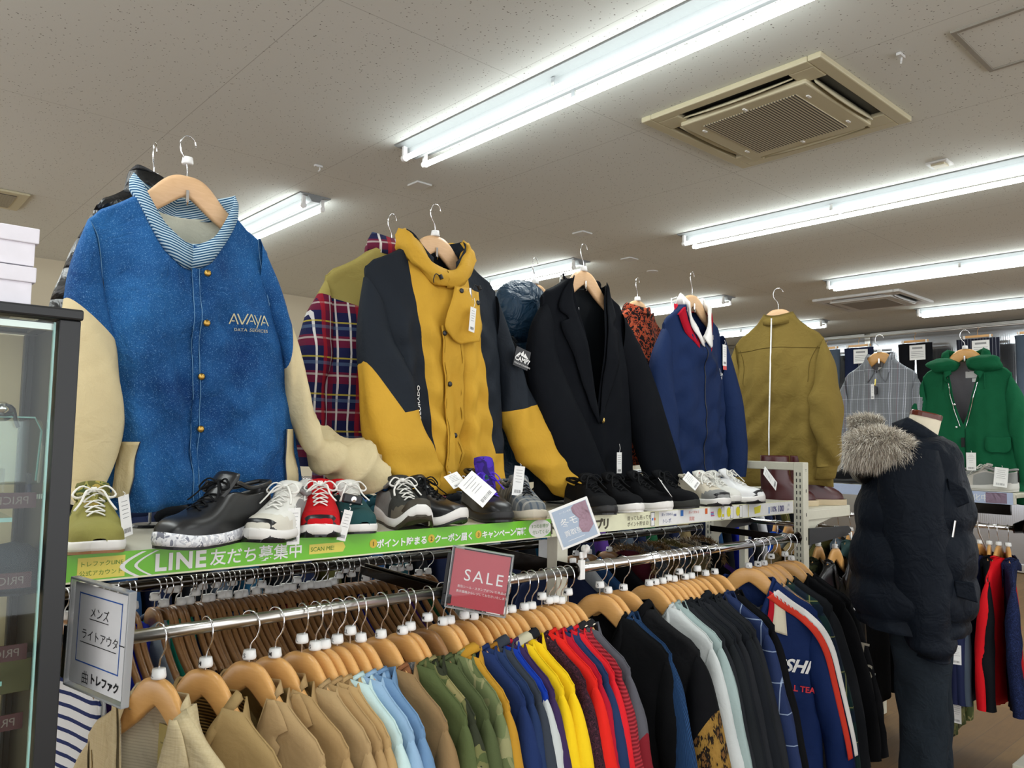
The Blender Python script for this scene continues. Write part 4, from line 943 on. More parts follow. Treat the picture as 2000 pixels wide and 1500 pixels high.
# ================================================================ RACK GARMENTS
def barx(px): 
    py = 1250 - .152 * (px - 235) if px < 1120 else 1110 - .146 * (px - 1130)
    return at(px, py, Y=BAR_Y).x
def rack_item(loc, rz, nm, label, cat, group, mat, lining=None, col='shirt', cm=None, W=.215, WH=.225, L=.72, T=.024, nd=.09, np_=2.0, nw=.088, seed=1, sm=None, rd=.030, extra=None, res=(22, 22), wood='wood', cap='M', cuff=None, far_sleeve=True, hlabel=None, hgroup=None, hookrot=0, roll=0, capz=0, amp=.006, mf=None, smf=None, shw=0.0, nx=0.0):
    hanger(loc, rz, wood, cap, False, hlabel or ('wooden hanger holding the ' + ' '.join(label.split(',')[0].split()[:12])), group=hgroup or 'hangers on the front rail', hookrot=hookrot, roll=roll, capz=capz)
    root = thing(nm, label, cat, loc, rz, group)
    if roll: root.rotation_euler = (0, roll, rz)
    G = Garment(root, W=W, WH=WH, L=L, nw=nw, nd=nd, np=np_, T=T, fold=.010, seed=seed, drop=shw, nx=nx)
    G.body(mat, lining or (mat[0] if isinstance(mat, list) else mat), res[0], res[1], matfn=mf)
    o_ = [(W - .004, -.150 - shw), (W + .030, -.21 - shw), (W + .070, -.36), (W + .105, -.53), (W + .12, -L + .02)]; i_ = [(W - .045, -.33), (W - .035, -.38), (W - .015, -.46), (W + .01, -.57), (W + .03, -L + .01)]
    for s in ((1, -1) if far_sleeve else (1,)):
        G.sleeve(s, o_, i_, sm or mat, rd=(rd * .5, rd, rd, rd * .8), n=20, nc=14, amp=amp, yc=(0, -.006, -.008, 0), matfn=smf, cuff=cuff)
    cm = cm or (mat[0] if isinstance(mat, list) else mat)
    if col == 'shirt': G.fall(cm, wid=.052, point=.02, rise=.005, n=30)
    elif col == 'stand': G.stand(cm, h=.020, hf=.034, n=28, out=.008, thick=.004)
    elif col == 'rib': G.stand(cm, h=.014, hf=.024, n=28, out=.006, thick=.004, name='rib_collar')
    elif col == 'lapel':
        for s in (-1, 1):
            rows = []
            for k in range(23):
                q = k / 22; z = lerp(-.05, -.05 - nd, q); xi = nw * (1 - q) * 1.0 + .004; wd = interp([(0, .012), (.18, .052), (.24, .062), (.30, .036), (.34, .058), (.6, .055), (1, .006)], q)
                rows.append([Vector((s * (xi + wd * i / 4), min(G.surf(s * (xi + wd * i / 4), z - .003, -1), -.010) - .004 - .004 * sin(pi * i / 4), z)) for i in range(5)])
            mb = MB(); mb.grid(rows, flip=s < 0); mb.build('lapel', cm, root, smooth=True, solid=.003)
        G.stand(cm, h=.026, lo=-.45, hi=.45, n=20, thick=.004)
    elif col == 'hood':
        G.stand(cm, h=.014, hf=.035, n=28, out=.012, thick=.006, name='hood')
        blob('hood_fabric', cm, root, (.06, .012, -.120), (.055, .022, .040), seed, .08, 16, 10)
    if extra: extra(G)
    return G
def blob(name, mat, parent, c, r, seed=1, amp=.15, n=20, m=14, fr=3):
    rr = random.Random(seed); ph = [rr.uniform(0, 6) for _ in range(6)]; rows = []
    for j in range(m + 1):
        th = pi * j / m; row = []
        for i in range(n):
            a = 2 * pi * i / n; k = 1 + amp * (sin(fr * a + ph[0] + 2 * th) + .6 * sin((fr + 2) * a + ph[1] - 3 * th) + .5 * sin(5 * th + ph[2])) * sin(th)
            row.append((c[0] + r[0] * sin(th) * cos(a) * k, c[1] + r[1] * sin(th) * sin(a) * k, c[2] + r[2] * cos(th) * k))
        rows.append(row)
    mb = MB(); mb.grid(rows, 0, cu=True, flip=True); return mb.build(name, mat, parent, smooth=True)
HZ = BAR_Z - .088
# --- materials
K = {}
def ck(name, hexc, **k): K[name] = cloth(hexc, **k); return K[name]
t = NT('beige_linen'); n = t.noise(3, 3, .6, vec=t.mapv(scale=(90, 90, 4))); n2 = t.noise(3, 3, .6, vec=t.mapv(scale=(6, 6, 120)))
t.base(t.mix(t.math('MULTIPLY', t.math('ADD', n, n2), .5), srgb('a8946c'), srgb('d6c8a4')), .9, 0, .2); t.bump(t.math('ADD', t.math('MULTIPLY', n2, .3), t.math('MULTIPLY', t.noise(14, 3, .6, dist=.8), 2)), .4, .008); K['linen'] = t.m
K['linen_stripe'] = stripes_mat('beige_pinstripe', 'ddd2b8', [(2, .006, 0, .002, 'c0b294', .5)])
K['mesh_lining'] = ribbed('brown_mesh_lining', '3a2a14', 'a88346', 2 * pi / .006, 'z')
for n_, c_ in dict(khaki='a3895c', khaki2='8d7548', tan='b0946a', tan2='a88a5e', tan3='b89868', tan4='ab8c60', mint='c3dcdb', sky='93b2cf', chambray='6d8fb3', brownj='8f7450', olive='55603a', olive2='4f5938', mustard='b98a2c', navy='1d2f5c', navy2='22345a', greynavy='363c46', purple='3b2a52', cream='c9c4a8',
                  yellow='f0c91c', darkgrey='202327', red='e0261c', crimson='b0142c', red2='d8202a', maroon='7a1c26', greyk='55555c', silver='c4c9c8', sage='7b8a8a', char1='1d2023', char2='181b20', char3='222428', black='0b0c0f', greym='66676e', royal='1238a0', rust='7d4a25', brown='5e4a35').items(): ck(n_, c_)
K['cord'] = cloth('8a5a3a', .9, 500, .4); K['knitgrey'] = camo_mat('salt_pepper_knit', ['5a5e60', '8b9092', '3a3e40', 'a9adaf'], 160)
K['camo'] = camo_mat('green_camouflage', ['4c5732', '6b6b42', '2f3324', '8d8458'], 16); K['camo2'] = camo_mat('pale_green_camouflage', ['66704a', '7d8058', '59633e', '8c8a62'], 13)
K['suede'] = cloth('9a6a22', .95, 300, .4); K['tweed'] = camo_mat('maroon_tweed', ['2a1620', '3b1c28', '1d1018', '4a2634'], 120)
K['raw_denim'] = ribbed('indigo_denim', '0f2747', '24466e', 2 * pi / .0022, 'x'); K['leopard'] = None
t = NT('leopard_fleece'); vo = t.n.new('ShaderNodeTexVoronoi'); vo.inputs['Scale'].default_value = 28; vo.inputs['Randomness'].default_value = .9
no = t.n.new('ShaderNodeTexNoise'); no.inputs['Scale'].default_value = 30; ad = t.n.new('ShaderNodeVectorMath'); ad.operation = 'MULTIPLY_ADD'; ad.inputs[1].default_value = (.03, .03, .03)
t.l.new(no.outputs['Color'], ad.inputs[0]); t.l.new(t.co(), ad.inputs[2]); t.l.new(ad.outputs[0], vo.inputs['Vector'])
c = t.ramp(vo.outputs['Distance'], [(0, srgb('6a4a28')), (.26, srgb('6a4a28')), (.30, srgb('1e1814')), (.46, srgb('1e1814')), (.52, srgb('84652f')), (1, srgb('957339'))])
t.base(c, .95, 0, .1); t.bump(t.noise(120, 2), .6, .004); K['leopard'] = t.m
def leo(t):
    vo = t.n.new('ShaderNodeTexVoronoi'); vo.inputs['Scale'].default_value = 28; t.l.new(t.co(), vo.inputs['Vector'])
    return t.ramp(vo.outputs['Distance'], [(0, srgb('6a4a28')), (.26, srgb('6a4a28')), (.30, srgb('1e1814')), (.46, srgb('1e1814')), (.52, srgb('84652f')), (1, srgb('957339'))])
K['leopardbody'] = split_mat('fleece_with_leopard_hem', '0b0c0f', leo, [[(-.48, -1, -.40)]])
K['red_knit'] = ribbed('ribbed_red_knit', '6e141e', 'a8303a', 2 * pi / .009, 'z'); K['bw_rib'] = stripes_mat('black_cream_rib', '17171a', [(0, .05, .1, .022, 'e4dcc6', 1)])
K['navycheck'] = stripes_mat('navy_windowpane', '16264c', [(0, .07, .1, .003, '9fb0c8', .6), (2, .09, .3, .003, '9fb0c8', .6)])
K['greenplaid'] = stripes_mat('dark_green_plaid', '12302f', [(0, .12, .1, .04, '0e1c34', .8), (2, .12, .4, .04, '0e1c34', .8), (0, .12, .7, .004, 'a9ae6a', .6), (2, .12, .0, .004, 'a9ae6a', .5)])
K['navy_team'] = cloth('142a5c', .7); K['satin'] = cloth('93a6a4', .35, 900, .2, 1.2, .6); K['wool'] = cloth('0e0f11', .95, 400, .4, .6)
M['grey_btn'] = plain('grey_button', '6b6e72', .5)

# ---- A: nearest front rail (beige jackets turning gradually edge-on)
def label_patch(x0, z0, w_, h_, c, txt=None):
    def f(G):
        mb = MB(); y = G.surf(x0, z0, 1) - .010; mb.box((x0, y, z0), (w_, .001, h_)); p = mb.build('inner_label', cloth(c, .7), G.root)
        if txt:
            mb = MB()
            for (s_, sz, dx, dz, sh) in txt: text_into(mb, s_, sz, lambda a, b: (x0 + dx + a, y - .0012, z0 + dz + b), shear=sh)
            mb.build('label_print', M['ink'], p)
    return f
def ex_blazer(G):
    label_patch(.005, -.135, .075, .075, 'c9b878', [('nest Robe', .020, -.033, -.028, .4), ('natural fabric comfort', .006, -.03, .002, .1), ('@', .016, -.006, .014, 0)])(G)
    G.line([(-.19, -.17), (-.165, -.26), (-.16, -.38)], K['khaki2'], r=.001)
A_ = [  # hook px, phi, name, mat, opts
 (314, 16, 'linen_blazer', 'beige striped linen blazer with notched lapels and cloth label, nearest on the front rail', 'blazer', K['linen'], dict(col='lapel', nd=.34, np_=1.0, nw=.082, cm=K['linen'], lining=K['linen_stripe'], T=.04, extra=ex_blazer, res=(36, 36), W=.215)),
 (405, 19, 'khaki_jacket', 'khaki zip jacket with ribbed brown lining, second from the left on the front rail', 'jacket', K['khaki'], dict(col='stand', nd=.18, np_=1.2, nw=.088, lining=K['mesh_lining'], T=.035)),
 (490, 18, 'trench_coat', 'khaki trench coat with wide folded collar, third on the front rail', 'coat', K['tan'], dict(col='lapel', nd=.24, np_=1.0, nw=.088, T=.035, lining=K['khaki2'])),
 (540, 17, 'trench_coat', 'tan coat with upturned collar, fourth on the front rail', 'coat', K['tan2'], dict(col='lapel', nd=.25, np_=1.1, nw=.086, T=.032, lining=K['khaki2'])),
 (592, 13, 'coach_jacket', 'plain tan coach jacket with shoulder stitching, fifth on the front rail', 'jacket', K['tan'], dict(T=.030, nd=.12)),
 (618, 11, 'coach_jacket', 'tan raglan jacket with double stitched seam, sixth on the front rail', 'jacket', K['tan4'], dict(T=.026)),
 (637, 10, 'work_jacket', 'warm tan jacket with orange-tinted edges, left of the mint shirt', 'jacket', K['tan3'], dict(T=.024)),
 (661, 9, 'mint_shirt', 'pale mint blue shirt jacket between the tan jackets and the sky blue one', 'shirt', K['mint'], dict(T=.022, cap='L')),
 (686, 8, 'sky_shirt', 'sky blue shirt jacket right of the mint one', 'shirt', K['sky'], dict(T=.022, cap='LL')),
 (707, 8, 'chambray_shirt', 'mid-blue chambray shirt behind the sky blue shirt jacket', 'shirt', K['chambray'], dict(T=.020, cap='L')),
 (746, 10, 'hunting_jacket', 'brown work jacket with knitted and corduroy collar', 'jacket', K['brownj'], dict(T=.030, cm=K['cord'], lining=K['knitgrey'])),
 (788, 8, 'olive_jacket', 'dark olive field jacket left of the camouflage one', 'jacket', K['olive'], dict(T=.026)),
 (803, 7, 'camouflage_jacket', 'green camouflage jacket with fringed dark collar edge on the front rail', 'jacket', K['camo'], dict(T=.026, W=.22)),
 (836, 5, 'olive_jacket', 'plain olive jacket right of the camouflage jacket', 'jacket', K['olive2'], dict(T=.022, wood='wood_brown')),
]
B_ = [
 (866, 3, 'camouflage_jacket', 'washed light green camouflage jacket below the SALE sign', 'jacket', K['camo2'], dict(T=.022)),
 (880, 3, 'hooded_jacket', 'mustard yellow hooded jacket with bunched hood below the SALE sign', 'jacket', K['mustard'], dict(T=.026, col='hood')),
 (908, 4, 'navy_jacket', 'navy jacket with open pointed collar right of the mustard hooded one', 'jacket', K['navy'], dict(T=.024)),
 (926, 3, 'suede_collar_jacket', 'blue jacket with brown suede collar below the SALE sign', 'jacket', K['navy2'], dict(T=.022, cm=K['suede'])),
 (943, 2, 'piped_track_jacket', 'dark grey track jacket with white double piping on the collar', 'jacket', K['greynavy'], dict(T=.022, col='stand')),
 (955, 2, 'striped_track_jacket', 'royal blue track jacket with red stripe and white sleeves', 'jacket', K['royal'], dict(T=.024, sm=K['silver'], cm=K['crimson'])),
 (968, 2, 'purple_jacket', 'dark purple jacket between the royal blue and yellow ones', 'jacket', K['purple'], dict(T=.020)),
 (984, 3, 'yellow_jacket', 'bright yellow jacket with cream hood lining, left of the two', 'jacket', K['yellow'], dict(T=.020, cm=K['cream'], col='hood')),
 (1000, 4, 'yellow_jacket', 'bright yellow jacket with dark grey collar, right of the two', 'jacket', K['yellow'], dict(T=.026, cm=K['darkgrey'], col='stand', W=.22)),
 (1025, 4, 'tweed_jacket', 'dark maroon tweed jacket between the yellow and orange-red ones', 'jacket', K['tweed'], dict(T=.022)),
 (1039, 5, 'red_windbreaker', 'glossy orange-red windbreaker on the front rail', 'jacket', K['red'], dict(T=.030, cap='S', W=.225)),
 (1059, 2, 'crimson_jacket', 'crimson collared jacket behind the orange-red windbreaker', 'jacket', K['crimson'], dict(T=.018, cap='M')),
 (1072, 2, 'navy_jacket', 'very dark navy jacket between crimson and red ones', 'jacket', K['navy2'], dict(T=.020, cap='LL')),
 (1084, 2, 'red_jacket', 'bright red jacket with checkered trim right of the dark navy one', 'jacket', K['red2'], dict(T=.018)),
 (1096, 3, 'ribbed_red_knit', 'ribbed dark red knit cardigan near the rail end', 'cardigan', K['red_knit'], dict(T=.020, cm=K['bw_rib'], col='rib')),
 (1110, 5, 'block_sweatshirt', 'grey and dark red sweatshirt with black and cream striped collar', 'sweatshirt', K['greyk'], dict(T=.024, cm=K['bw_rib'], col='rib', sm=[K['greyk'], K['maroon']], smf=lambda t, a: 1 if t > .35 else 0)),
]
def ex_snap(G):
    for x_, z_ in [(.01, -.20), (.012, -.27)]: G.button(x_, z_, M['grey_btn'], .009, 'snap_button', off=.008)
def ex_team(G):
    x0 = -.02; mb = MB(); fn = G.decal_fn(.055, -.340, .008, ang=-.06); text_into(mb, 'MiSHIYO', .060, fn, bold=.002, shear=.35); mb.build('team_name', M['white_pl'], G.root)
    mb = MB(); text_into(mb, 'BASEBALL TEAM', .028, G.decal_fn(.04, -.405, .008, ang=-.06), bold=.0008); strokes(mb, [(.06, -.355, .25, -.368)], lambda a, b: (a, G.surf(a, b, -1) - .004, b), .004); mb.build('team_word', plain('team_red', 'd22a3a', .6), G.root)
    for c, a, b, w_ in ((M['knit_white'], .10, .03, 0), (M['knit_red'], .075, .02, 0)): pass
    G.patch([(.085, -.070, .118, -.090), (.085, -.13, .125, -.15), (.075, -.21, .13, -.225)], cloth('e8dfc6', .8), 'cream_stripe', off=.006, nseg=3)
    G.patch([(.070, -.070, .086, -.080), (.068, -.13, .086, -.14), (.055, -.20, .076, -.21)], cloth('c01a2c', .8), 'red_stripe', off=.0065, nseg=2)
    o = [(.10, -.066), (.15, -.104), (.20, -.136), (.250, -.180), (.285, -.25), (.310, -.36), (.345, -.53), (.355, -.6)]
    for mt, dw, nm_ in ((M['knit_white'], .0, 'white_sleeve_stripe'), (cloth('d8402e', .8), .022, 'red_sleeve_stripe')):
        rows = []
        P = spline(o, 30)
        for k, (x, z) in enumerate(P):
            q = k / 30; row = []
            w0 = lerp(.030, .014, q) if dw == 0 else lerp(.030, .02, q)
            for i in range(4):
                d = dw + w0 * i / 3; xx = x - d * .75; zz = z - d * .55
                y = min(G.surf(clamp(xx, -G.halfw(zz) * .98, G.halfw(zz) * .98), zz, -1), -.046 * sstep(q, .2, .45)) - .008
                row.append(Vector((xx, y, zz)))
            rows.append(row)
        mb = MB(); mb.grid(rows, flip=True); mb.build(nm_, mt, G.root, smooth=True, solid=.002)
    for z in (-.24, -.33): G.button(.0, z, plain('navy_button', '1b2d58', .3), .009, 'snap_button', off=.007)
def ex_ts(G):
    x0 = .13; mb = MB()
    for k, ch in enumerate('TS'): text_into(mb, ch, .075, lambda a, b, k=k: (.225 + .022 * k + a * .95 + b * .1, -.046, -.33 - .08 * k + b - a * .15), bold=.001)
    mb.build('outline_letters', cloth('b5ae9c', .8), G.root)
C_ = [
 (1172, 16, 'black_wool_jacket', 'black wool jacket with turned collar at the left end of the right bay', 'jacket', K['wool'], dict(T=.030, nd=.12)),
 (1188, 8, 'denim_jacket', 'dark indigo denim jacket beside the black leopard fleece', 'jacket', K['raw_denim'], dict(T=.026, nd=.14)),
 (1218, 13, 'leopard_fleece', 'black fleece jacket with leopard print sleeves and snap collar', 'jacket', K['leopardbody'], dict(T=.06, W=.245, WH=.26, col='stand', cm=K['black'], sm=[K['black'], K['leopard']], smf=lambda t, a: 1 if t > .36 else 0, extra=ex_snap, rd=.06, res=(34, 34))),
 (1268, 9, 'silver_jacket', 'silver grey satin jacket with raised collar behind the leopard fleece', 'jacket', K['silver'], dict(T=.018)),
 (1280, 9, 'satin_jacket', 'grey-green satin jacket right of the leopard fleece', 'jacket', K['satin'], dict(T=.024, W=.225)),
 (1294, 8, 'grey_shirt', 'dark grey shirt jacket right of the grey-green satin one', 'shirt', K['char3'], dict(T=.020)),
 (1305, 8, 'charcoal_jacket', 'charcoal jacket, second of the dark run right of the satin one', 'jacket', K['char1'], dict(T=.022, W=.225)),
 (1316, 8, 'charcoal_blazer', 'charcoal blazer, third of the dark run right of the satin one', 'blazer', K['char2'], dict(T=.022)),
 (1327, 8, 'slate_jacket', 'slate jacket, fourth of the dark run in the right bay', 'jacket', K['char3'], dict(T=.020)),
 (1338, 7, 'quilted_jacket', 'blue-black quilted jacket, fifth of the dark run in the right bay', 'jacket', K['char2'], dict(T=.024, col='stand', W=.225)),
 (1350, 5, 'charcoal_coat', 'charcoal twill jacket with chest pocket flap in the right bay', 'jacket', K['char1'], dict(T=.026)),
 (1362, 3, 'dark_jacket', 'black-green jacket left of the navy checked one', 'jacket', K['char3'], dict(T=.018)),
 (1378, 5, 'checked_jacket', 'navy jacket with fine light window check', 'jacket', K['navycheck'], dict(T=.026, W=.225)),
 (1396, 6, 'black_jacket', 'plain black jacket left of the baseball team jacket', 'jacket', K['black'], dict(T=.024)),
 (1462, 32, 'team_jacket', 'navy baseball team jacket with white and red shoulder stripes and white lettering', 'jacket', K['navy_team'], dict(T=.045, W=.235, WH=.25, nd=.20, np_=1.3, nw=.09, col='rib', cm=K['navy_team'], extra=ex_team, rd=.045, res=(36, 36))),
 (1480, 31, 'grey_jacket', 'mid grey jacket behind the baseball team jacket shoulder', 'jacket', K['greym'], dict(T=.018, W=.19)),
 (1492, 30, 'green_plaid_shirt', 'dark green plaid shirt right of the grey jacket', 'shirt', K['greenplaid'], dict(T=.02, W=.205)),
 (1506, 30, 'slate_coat', 'slate coat right of the green plaid shirt', 'coat', K['char3'], dict(T=.02)),
 (1533, 29, 'black_shirt', 'black shirt second from the right end of the front rail', 'shirt', K['black'], dict(T=.02)),
 (1545, 29, 'letter_jacket', 'black jacket with outlined letters TS on the sleeve side, at the rail end', 'jacket', K['black'], dict(T=.03, extra=ex_ts)),
]
for grp, lst, hz_ in (('jackets on the left front rail', A_, BZ['A'] - .084), ('jackets on the short middle rail', B_, BZ['B'] - .086), ('jackets on the right front rail', C_, BZ['C'] - .086)):
    for k, (px, phi, nm, lb, cat, mat, kw) in enumerate(lst):
        x = barx(px); rr = random.Random(px)
        kw = dict(kw); capz = kw.pop('capz', 0)
        rack_item(Vector((x, BAR_Y, hz_)), radians(phi - 90), nm, lb, cat, grp, mat, seed=px, hlabel='wooden hanger of the ' + lb[:60].rsplit(' ', 1)[0] if False else None, hgroup='hangers on the front rails', hookrot=radians(rr.uniform(-12, 12)), capz=rr.choice([0, 0, 0, .006, .02]), cap=kw.pop('cap', rr.choice(['M', 'L', 'M', 'S'])), **kw)
# ================================================================ SNEAKERS
def shoe_w(s): return interp([(0, .012), (.03, .027), (.08, .038), (.17, .047), (.30, .0505), (.45, .046), (.60, .038), (.75, .0345), (.90, .033), (.97, .024), (1, .010)], s)
def sneaker(loc, rz, label, up, toe=None, side=None, sole=None, out=None, lace=None, tongue=None, L=.29, high=0.0, flat=False, bumper=False, wave_=True, nm='sneaker', swoosh=None, bow=True, tongue_txt=None, txtm=None, lin=None, tongue_h=0.0, group='sneakers on the top shelf', spring=.005, wk=1.0):
    """shoe on the shelf, toe pointing to local -y"""
    toe = toe or up; side = side or up; sole = sole or M['white_pl']; out = out or M['black_pl']; lace = lace or M['lace_white']; tongue = tongue or up; lin = lin or plain('shoe_lining', '2a2a2c', .9)
    t = thing(nm, label, 'shoe', loc, rz, group)
    sc = L / .29
    def Y(s): return (-.145 + .29 * s) * sc
    def sole_top(s): return ((.024 if flat else interp([(0, .030), (.15, .026), (.5, .026), (.8, .038), (1, .045)], s)) + spring * max(0, 1 - s / .22) ** 2) * sc
    def sole_bot(s): return spring * sc * max(0, 1 - s / .22) ** 2 + (.004 * sc * max(0, (s - .93) / .07) if not flat else 0)
    n = 30; SS = [.5 - .5 * cos(pi * k / n) for k in range(n + 1)]
    def ring(s, z, f):
        return shoe_w(s) * sc * f * wk
    # midsole
    rows = []
    prof = [(.80, 0), (1.0, .06), (1.07 if not flat else 1.03, .35), (1.05 if not flat else 1.03, .8), (1.0, 1.0), (.85, 1.02)]
    for f, q in prof:
        left = [(-ring(s, 0, f), Y(s) + (f - 1) * .02 * (s * 2 - 1) * (1 if s > .9 or s < .1 else 0), lerp(sole_bot(s) + .004, sole_top(s), q)) for s in SS]
        right = [(ring(s, 0, f), p[1], p[2]) for s, p in zip(SS, left)][::-1]
        rows.append(left + right[1:-1])
    mb = MB(); mb.grid(rows, cu=True, flip=False); mb.build('midsole', sole, t, smooth=True)
    rows = [[(x * .98, y, max(0, sole_bot(SS[0] if False else clamp((y / sc + .145) / .29)) - (.000 if q == 0 else 0)) + q * .006) for (x, y, z) in rows[1]] for q in (0, 1)]
    mb = MB(); mb.grid(rows, cu=True); nn = len(rows[0]); mb.f.append(tuple(range(nn))); mb.m.append(0); mb.build('outsole', out, t)
    # upper
    def hu(s): return (interp([(0, .034), (.04, .050), (.12, .060), (.25, .066), (.38, .084), (.50, .104 + high * .3), (.58, .108 + high), (.72, .096 + high), (.88, .100 + high), (1, .106 + high)], s)) * sc
    m_ = 18; rows = []
    for s in SS:
        row = []; w_ = shoe_w(s) * sc * .97 * wk; z0 = sole_top(s) - .004; h = hu(s)
        for i in range(m_ + 1):
            a = pi * i / m_; c_, q = cos(a), sin(a)
            nar = lerp(1.0, .78, sstep(s, .35, .6)) if True else 1
            x = -w_ * (abs(c_) ** .75) * (1 if c_ > 0 else -1) * (1 - (1 - nar) * q); z = z0 + (h - z0) * (q ** .62)
            if s > .53 and q > .80:
                z = lerp(z, z0 + .02, sstep((q - .80) / .12) * sstep(s, .53, .60) * (1 - sstep(s, .955, 1.0) * .9))
            row.append((x, Y(s) + (.004 * (1 - q) if s > .9 else 0), z))
        rows.append(row)
    def mf(j, i):
        s = (SS[j] + SS[j + 1]) / 2; q = sin(pi * (i + .5) / m_)
        if s > .56 and q > .86: return 3
        if s < .16 + .16 * (1 - q): return 1
        if .42 < s and q < .62: return 2
        return 0
    mb = MB(); mb.grid(rows, matfn=mf, flip=True); mb.build('upper', [up, toe, side, lin], t, smooth=True, sub=1)
    # collar padding
    pts = []
    for k in range(22):
        s = lerp(.56, .985, .5 - .5 * cos(pi * k / 21)); pts.append((-shoe_w(s) * sc * .66 * wk, Y(s), hu(s) * .985))
    pts2 = [(-x, y, z) for x, y, z in pts[::-1]]
    mb = MB(); mb.tube(pts + pts2, .0055, 8, closed=False); mb.build('collar_padding', side, t, smooth=True)
    if bumper:
        rows = []
        for q in (0, .35, .7, 1):
            row = []
            for k in range(15):
                a = -1 + 2 * k / 14; s = .02 + .16 * abs(a) ** 1.6; w_ = shoe_w(s) * sc * 1.04 * wk; hgt = lerp(sole_bot(s), (sole_top(s) + .022 * sc * (1 - abs(a) ** 2)), q)
                row.append((w_ * (1 if a > 0 else -1) * (1 if abs(a) > .2 else abs(a) / .2) * (1 - .1 * q), Y(s) - .006 + .010 * q, hgt))
            rows.append(row)
        mb = MB(); mb.grid(rows, flip=False); mb.build('toe_bumper', out, t, smooth=True, solid=.004)
    # tongue
    rows = []
    for k in range(9):
        q = k / 8; y = lerp(Y(.40), Y(.57), q) ; z = lerp(hu(.40) - .004, (.125 + high * 1.05 + tongue_h) * sc, q ** 1.2); w_ = lerp(.020, .030, q) * sc * (1 - .15 * (q > .9))
        rows.append([(w_ * u, y + .010 * u * u - .0, z - .006 * u * u) for u in (-1, -.6, -.2, .2, .6, 1)])
    mb = MB(); mb.grid(rows, flip=True); tg = mb.build('tongue', tongue, t, smooth=True, solid=.007)
    if tongue_txt:
        mb = MB(); yy = rows[6][2][1] - .0105; text_into(mb, tongue_txt, .017, lambda a, b: (a - .018, yy + b * .25, rows[6][2][2] + b), bold=.0004); mb.build('tongue_print', txtm or M['white_pl'], tg)
    # laces
    mb = MB(); r_ = .0030
    def top(s, x): 
        w_ = shoe_w(s) * sc * .97; return sole_top(s) + (hu(s) - sole_top(s)) * (max(0, 1 - (x / w_) ** 2) ** .35) + .003
    for k in range(5):
        s0 = .27 + .058 * k; s1 = s0 + .05; hw = (.016 + .0012 * k) * sc
        for sg in (-1, 1):
            P = []
            for q in range(7):
                f = q / 6; s = lerp(s0, s1, f); x = sg * lerp(-hw, hw, f); z = top(min(s, .50), x); P.append((x, Y(s), z + (.004 if sg > 0 else .002) * sin(pi * f) + max(0, s - .46) * .12))
            mb.tube(P, r_, 6, ry=.5)
    mb.build('laces', lace, t, smooth=True)
    if bow:
        c = Vector((0, Y(.50), hu(.50) + .010)); rr = random.Random(int(loc[0] * 977)); mb = MB()
        for sg in (-1, 1):
            P = spline([tuple(c), tuple(c + Vector((sg * .022, -.006, .010))), tuple(c + Vector((sg * .038, -.014, -.006))), tuple(c + Vector((sg * .026, -.020, -.012))), tuple(c + Vector((sg * .004, -.006, .002)))], 14); mb.tube(P, r_, 6, ry=.6)
            P = spline([tuple(c), tuple(c + Vector((sg * .014, -.018, .002))), tuple(c + Vector((sg * rr.uniform(.02, .035), -.034, -.018))), tuple(c + Vector((sg * .036, -.05, -.034)))], 12); mb.tube(P, r_ * .9, 6, ry=.6)
        mb.tube([tuple(c + Vector((-.005, -.002, .002))), tuple(c + Vector((.005, -.002, .002)))], .006, 8); mb.build('lace_bow', lace, t, smooth=True)
    if swoosh:
        for sg in (-1, 1):
            mb = MB(); P = []
            for k in range(13):
                q = k / 12; s = lerp(.36, .88, q); thick = .016 * (1 - q) ** .7 * sstep(q, 0, .18) + .0015; zc = lerp(.052, .086, q ** 1.6) - .010 * sin(pi * min(1, q * 1.6)) * (q < .6)
                x = sg * (shoe_w(s) * sc * 1.0 * wk * (1 - .18 * sstep(s, .35, .6) * ((zc - .04) / .06)) + .0025)
                P.append([(x, Y(s), zc * sc - thick * .5), (x * .985, Y(s), zc * sc + thick * .5)])
            mb.grid([[p[0] for p in P], [p[1] for p in P]], flip=sg > 0); mb.build('side_stripe', swoosh, t, smooth=True, solid=.0015)
    return t
S = {}
def sk(n, c, **k): S[n] = cloth(c, **k)
for n_, c_ in dict(olive='8f8a4a', black='1a1b1d', white='e4e3dc', offwhite='d9d5c8', red='c8141c', dgreen='20484a', grey='8b8c8a', mesh='3a3b38', taupe='6e675a', black2='101114', purple='4b2c9a', lt='cfc6b4', dkgreen='1e3a34', tan='a99878').items(): sk(n_, c_, rough=.75, spec=.3)
S['leather_b'] = plain('black_leather', '191a1c', .35); S['leather_w'] = plain('white_leather', 'ecedee', .4); S['suede_red'] = cloth('c4161e', .95, 300, .3, .5)
S['white_sole'] = plain('white_rubber', 'eceae6', .5); S['gum'] = plain('gum_rubber', '9a6a44', .6); S['grey_sole'] = plain('grey_foam', 'c9c7c2', .5); S['black_sole'] = plain('black_rubber', '161618', .5)
S['camo'] = camo_mat('shoe_camouflage', ['5c5b2c', '8f8a4a', '3a4a28', 'a38f4a'], 40); S['plaid'] = stripes_mat('grey_plaid_wool', '6d7072', [(0, .02, 0, .006, '3a4a5a', .7), (1, .03, 0, .008, 'b5b2a8', .5)])
S['purplelace'] = cloth('5a3bd0', .9); S['speckle'] = camo_mat('speckled_foam', ['c9cbd2', 'eceef2', '8a8d9a', 'f4f4f6'], 60)
SY = D - .052
def shoe_at(px, depth=0.0, ang=0, **k):
    """toe tip at photograph column px on the shelf front"""
    p = at(px, 1085 - .078 * (px - 130), Y=SY + depth); L = k.get('L', .29); a = radians(ang)
    c = Vector((p.x + sin(a) * 0 , SY + depth, SHZ + .0005)); d = Vector((-sin(a), cos(a), 0)); return c + d * (L / 2)
